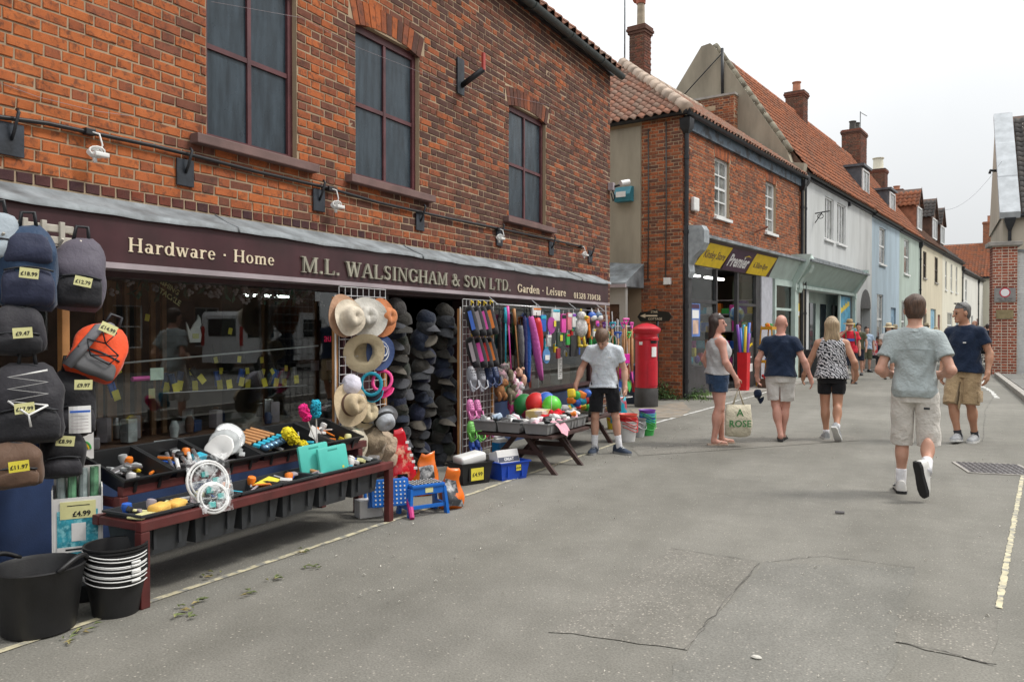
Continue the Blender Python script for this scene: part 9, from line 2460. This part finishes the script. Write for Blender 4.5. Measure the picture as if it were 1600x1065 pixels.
mb = MB(); mb.loft([[(x, y, z) for y, x in rr(w_, d_, 28, 3.2)] for w_, d_, z in ((.12, .05, zt_ - .41), (.165, .07, zt_ - .39), (.175, .075, zt_ - .25), (.165, .06, zt_ - .1), (.15, .03, zt_))]); crumple(mb, .014, 12); mb.build('bag', C_TOTE, tt, True)
for s_ in (-1, 1):
 mb = MB(); mb.tube([(-.07, s_ * .02, zt_ - .01), (-.02, s_ * .01, zt_ + .14), (.0, 0, zt_ + .22), (.02, s_ * .01, zt_ + .14), (.07, s_ * .02, zt_ - .01)], .011, 6, flat=.5); mb.build('handle', C_TOTE, tt, True)
M_TGRN = mat('print_green', (.05, .2, .06), .8)
text('A', .13, M_TGRN, tt, face_my(.0, -.083, zt_ - .1), bold=.002); text('ROSE', .12, M_TGRN, tt, face_my(.0, -.09, zt_ - .24), bold=.002)
# boy looking down at the toys
C_PBL = cloth('pale_blue_cotton', (.6, .65, .7), 7, .6)
o, hp6, A6, J6 = person('boy in pale T-shirt and black shorts looking down at the toy table', gp(944, 708), R(-162), 1.58, SK1, .009,
 legs=dict(R=dict(knee=(.12, .03, .5), ank=(.13, .0, .085), toe=(.16, .15, 0)), L=dict(knee=(.15, .02, .5), ank=(.2, -.03, .085), toe=(.3, .06, 0))),
 arms=dict(R=dict(elb=(.3, .02, 1.14), wri=(.37, .12, .93), tip=(.38, .18, .77)), L=dict(elb=(.27, -.02, 1.12), wri=(.28, .06, .88), tip=(.27, .1, .72))), head=(-16, 50, -8), lean=.16, hair=hairm('boy_hair', (.13, .075, .045)), hair_style='fringe', shirt=(C_PBL, .88, .55, .03, 'shirt'), shorts=(cloth('black_cotton', (.01, .01, .012), 7, .5), .56, .03, 'shorts'), shoe=(mat('navy_suede', (.03, .045, .075), .8, var=.2), mat('grey_sole', (.25, .25, .24), .7), False), sock=(M_SOCK, .17), girth=.92, k=6)
mb = MB(); mb.bbox((-.07, .155, 1.17), (.04, .005, .012), .002); mb.build('chest_logo', M_WPL, o)
# people further up the street
S_HATB = straw('tan_hat_straw', (.36, .25, .13)); C_RED = cloth('red_cotton', (.55, .02, .04), 8, .5); C_WHT = cloth('white_cotton', (.68, .68, .68), 8, .6); C_OLV = cloth('olive_cotton', (.1, .1, .06), 8, .5); C_DNV = cloth('dark_navy_cotton', (.015, .02, .035), 8, .5)
o, hp7, A7, J7 = person('man in red T-shirt holding the brim of his straw hat', gp(1327, 599), R(195), 1.74, SK1, .014, arms=dict(R=dict(elb=(.33, .14, 1.28), wri=(.12, .22, 1.5), tip=(.08, .16, 1.66)), L=dict()), hair=H_DKB, shirt=(C_RED, .86, .6, .04, 'shirt'), shorts=(C_DNV, .5, .03, 'shorts'), shoe=(M_BLK, M_LIP, False), hat_=(S_HATB, .17, .085, .11, M_BAND), far=True, hands=False, girth=1.1, k=7)
mb = MB(); mb.bbox((0, .165, 1.22), (.2, .01, .07), .004); mb.build('chest_print', TC['blue'], o)
for q in (-1, 1):
 mb = MB(); mb.tube([(q * .11, .02, 1.47), (q * .12, .14, 1.36), (q * .13, .16, 1.15), (q * .16, .05, 1.0)], .02, 6, flat=.4); mb.build('pack_strap', C_OLV, o, True)
o, *_ = person('woman in white top and straw hat walking towards the camera', gp(1388, 592), R(185), 1.66, SK1, .014, legs=dict(R=dict(knee=(.08, .14, .52), ank=(.08, .18, .1), toe=(.1, .32, .05))), arms=dict(R=dict(elb=(.26, .02, 1.12), wri=(.1, .2, 1.12), tip=(.0, .24, 1.15)), L=dict(elb=(.27, .02, 1.12), wri=(.14, .2, 1.06), tip=(.05, .25, 1.08))), hair=H_DKB, hair_style='longside', shirt=(C_WHT, .95, .45, .03, 'blouse'), shorts=(C_OLV, .62, .02, 'shorts'), shoe=(M_TRG, M_SOLEW, False), hat_=(S_STRAW, .17, .088, .1, M_BAND), far=True, hands=False, girth=1.05, bust=1, k=8)
mb = MB(); mb.bbox((.14, .14, .98), (.2, .08, .14), .03); mb.build('shoulder_bag', N_BROWN, o, 40)
SIT = dict(hip=(.1, 0, .5), knee=(.14, .4, .52), ank=(.13, .42, .1), toe=(.15, .57, .0))
def sitter(label, loc, rz, m1, m2, k):
 """seated figure built low: the torso is dropped by 0.43 m onto a doorstep"""
 LG = dict(hip=(.09, 0, .93), knee=(.14, .4, .96), ank=(.13, .44, .53), toe=(.15, .58, .44))
 o, *r_ = person(label, (loc[0], loc[1], -.43), rz, 1.7, SK2, .016, legs=dict(L=LG, R=LG), arms=dict(R=dict(elb=(.26, .12, 1.14), wri=(.14, .34, 1.12), tip=(.06, .42, 1.16)), L=dict(elb=(.26, .12, 1.14), wri=(.16, .36, 1.05), tip=(.1, .46, 1.03))), head=(0, 26, 0), lean=.2, hair=H_DKB, shirt=(m1, .9, .6, .03, 'shirt'), shoe=(M_TRN, M_SOLEW, False), far=True, hands=False, k=k)
 sd = SDF((-.34, -.3, .7), (.34, .6, 1.1), .016); sd.col([(.8, 0, 0, .17, .13), (.98, 0, 0, .165, .12)], .02)
 for q in (-1, 1): sd.cone((q * .09, 0, .91), (q * .13, .34, .94), .1, .085, .03)
 put(bpy.data.objects.new('shorts', sd.mesh('shorts', m2, .004, k)), o)
st_ = row_pt(.75, 16.3); sitter('person in dark top sitting on the step by the arched passage', (st_.x, st_.y), R(190), C_DNV, C_OLV, 9)
st2 = row_pt(.95, 16.9); sitter('second person sitting on the step, half hidden', (st2.x, st2.y), R(200), cloth('teal_cotton', (.03, .1, .12), 8, .5), C_KHAKI, 10)
sb = row_pt(.55, 16.6); mb = MB(); mb.bbox((0, 0, .22), (.45, 1.7, .42), .02); tag(mb.build('stone_step', M_KERB, loc=(sb.x, sb.y, .0), rot=(0, 0, -A2)), 'low stone step where two people sit', 'step')
bo_ = G(1367, 578); bl = thing('bollard', 'dark bollard with red and white top beside the white topped woman', 'bollard', (bo_.x, bo_.y, 0)); mb = MB(); mb.lathe([(.11, 0), (.12, .55), (.1, .56)], 12); mb.build('base', M_BLK, bl, 40); mb = MB(); mb.lathe([(.1, .55), (.09, 1.05), (.02, 1.08)], 12); mb.build('sleeve', mat('red_white_wrap', (.6, .05, .06), .5, c2=(.7, .7, .7), c2s=6), bl, 40)
def far_p(label, px, py, rz, ht, m1, m2, k, **kw): return person(label, gp(px, py), rz, ht, kw.pop('sk', SK1), .02, hair=kw.pop('hair', H_DKB), shirt=(m1, .88, .55, .03, 'shirt'), shorts=(m2, .5, .03, 'shorts'), shoe=(M_BLK, M_LIP, False), far=True, hands=False, k=k, **kw)
C_PNK = cloth('coral_pink_cotton', (.6, .16, .18), 8, .5); C_LBL = cloth('light_blue_cotton', (.35, .45, .58), 8, .5)
far_p('person in coral shirt and pale hat behind the chambray man', 1447, 573, R(10), 1.72, C_PNK, C_KHAKI, 11, hat_=(S_STRAW, .15, .085, .1, M_BAND))
far_p('person with navy cap just behind the man in navy', 1514, 590, R(170), 1.62, C_LBL, C_DNV, 12, hat_=(C_DNV, .1, .088, .09, None))
far_p('bald man in light blue shirt behind the capped person', 1522, 583, R(190), 1.8, C_LBL, C_DNV, 13, hair=None, hat_=None)
far_p('far figure in brown dress by the end of the terrace', 1539, 556, R(180), 1.7, cloth('dusty_brown', (.2, .14, .11), 8, .5), C_OLV, 14)
far_p('far figure in grey half way up the street', 1531, 552, R(0), 1.72, C_GRM, C_DNV, 15)
far_p('person in dark red standing in the distance near the blue shop', 1430, 566, R(170), 1.65, cloth('dark_red_cotton', (.25, .03, .04), 8, .5), C_DNV, 16)
for i, (px, py, m1, lb, ht_) in enumerate([(1341, 586, C_OLV, 'person in olive standing behind the man in red', 1.7), (1354, 581, C_LBL, 'distant person in light blue near the arched passage', 1.6), (1398, 577, C_WHT, 'distant person in white before the blue house', 1.65), (1462, 563, C_PNK, 'distant person in pink by the cream house', 1.6), (1528, 562, C_WHT, 'distant person in white beyond the capped person', 1.7), (1543, 566, C_DNV, 'dark clothed person beside the brick pier', 1.75)]): far_p(lb, px, py, R(170 + 30 * i), ht_, m1, C_OLV if i % 2 else C_DNV, 17 + i, hat_=(S_STRAW, .15, .085, .1, M_BAND) if i in (2, 3) else None)
# café chair beside the pier
cp2 = G(1537, 577); ch_ = thing('cafe_chair', 'dark metal chair half hidden beside the brick pier', 'chair', (cp2.x, cp2.y, 0), R(30))
mb = MB(); mb.bbox((0, 0, .45), (.42, .42, .03), .01); mb.build('seat', M_BLK, ch_); mb = MB(); mb.bbox((0, .2, .75), (.42, .03, .35), .01); mb.build('backrest', M_BLK, ch_)
for a in (-1, 1):
 for b in (-1, 1):
  mb = MB(); mb.tube([(a * .18, b * .18, .44), (a * .21, b * .21, 0)], .015, 6); mb.build('leg', M_BLK, ch_)
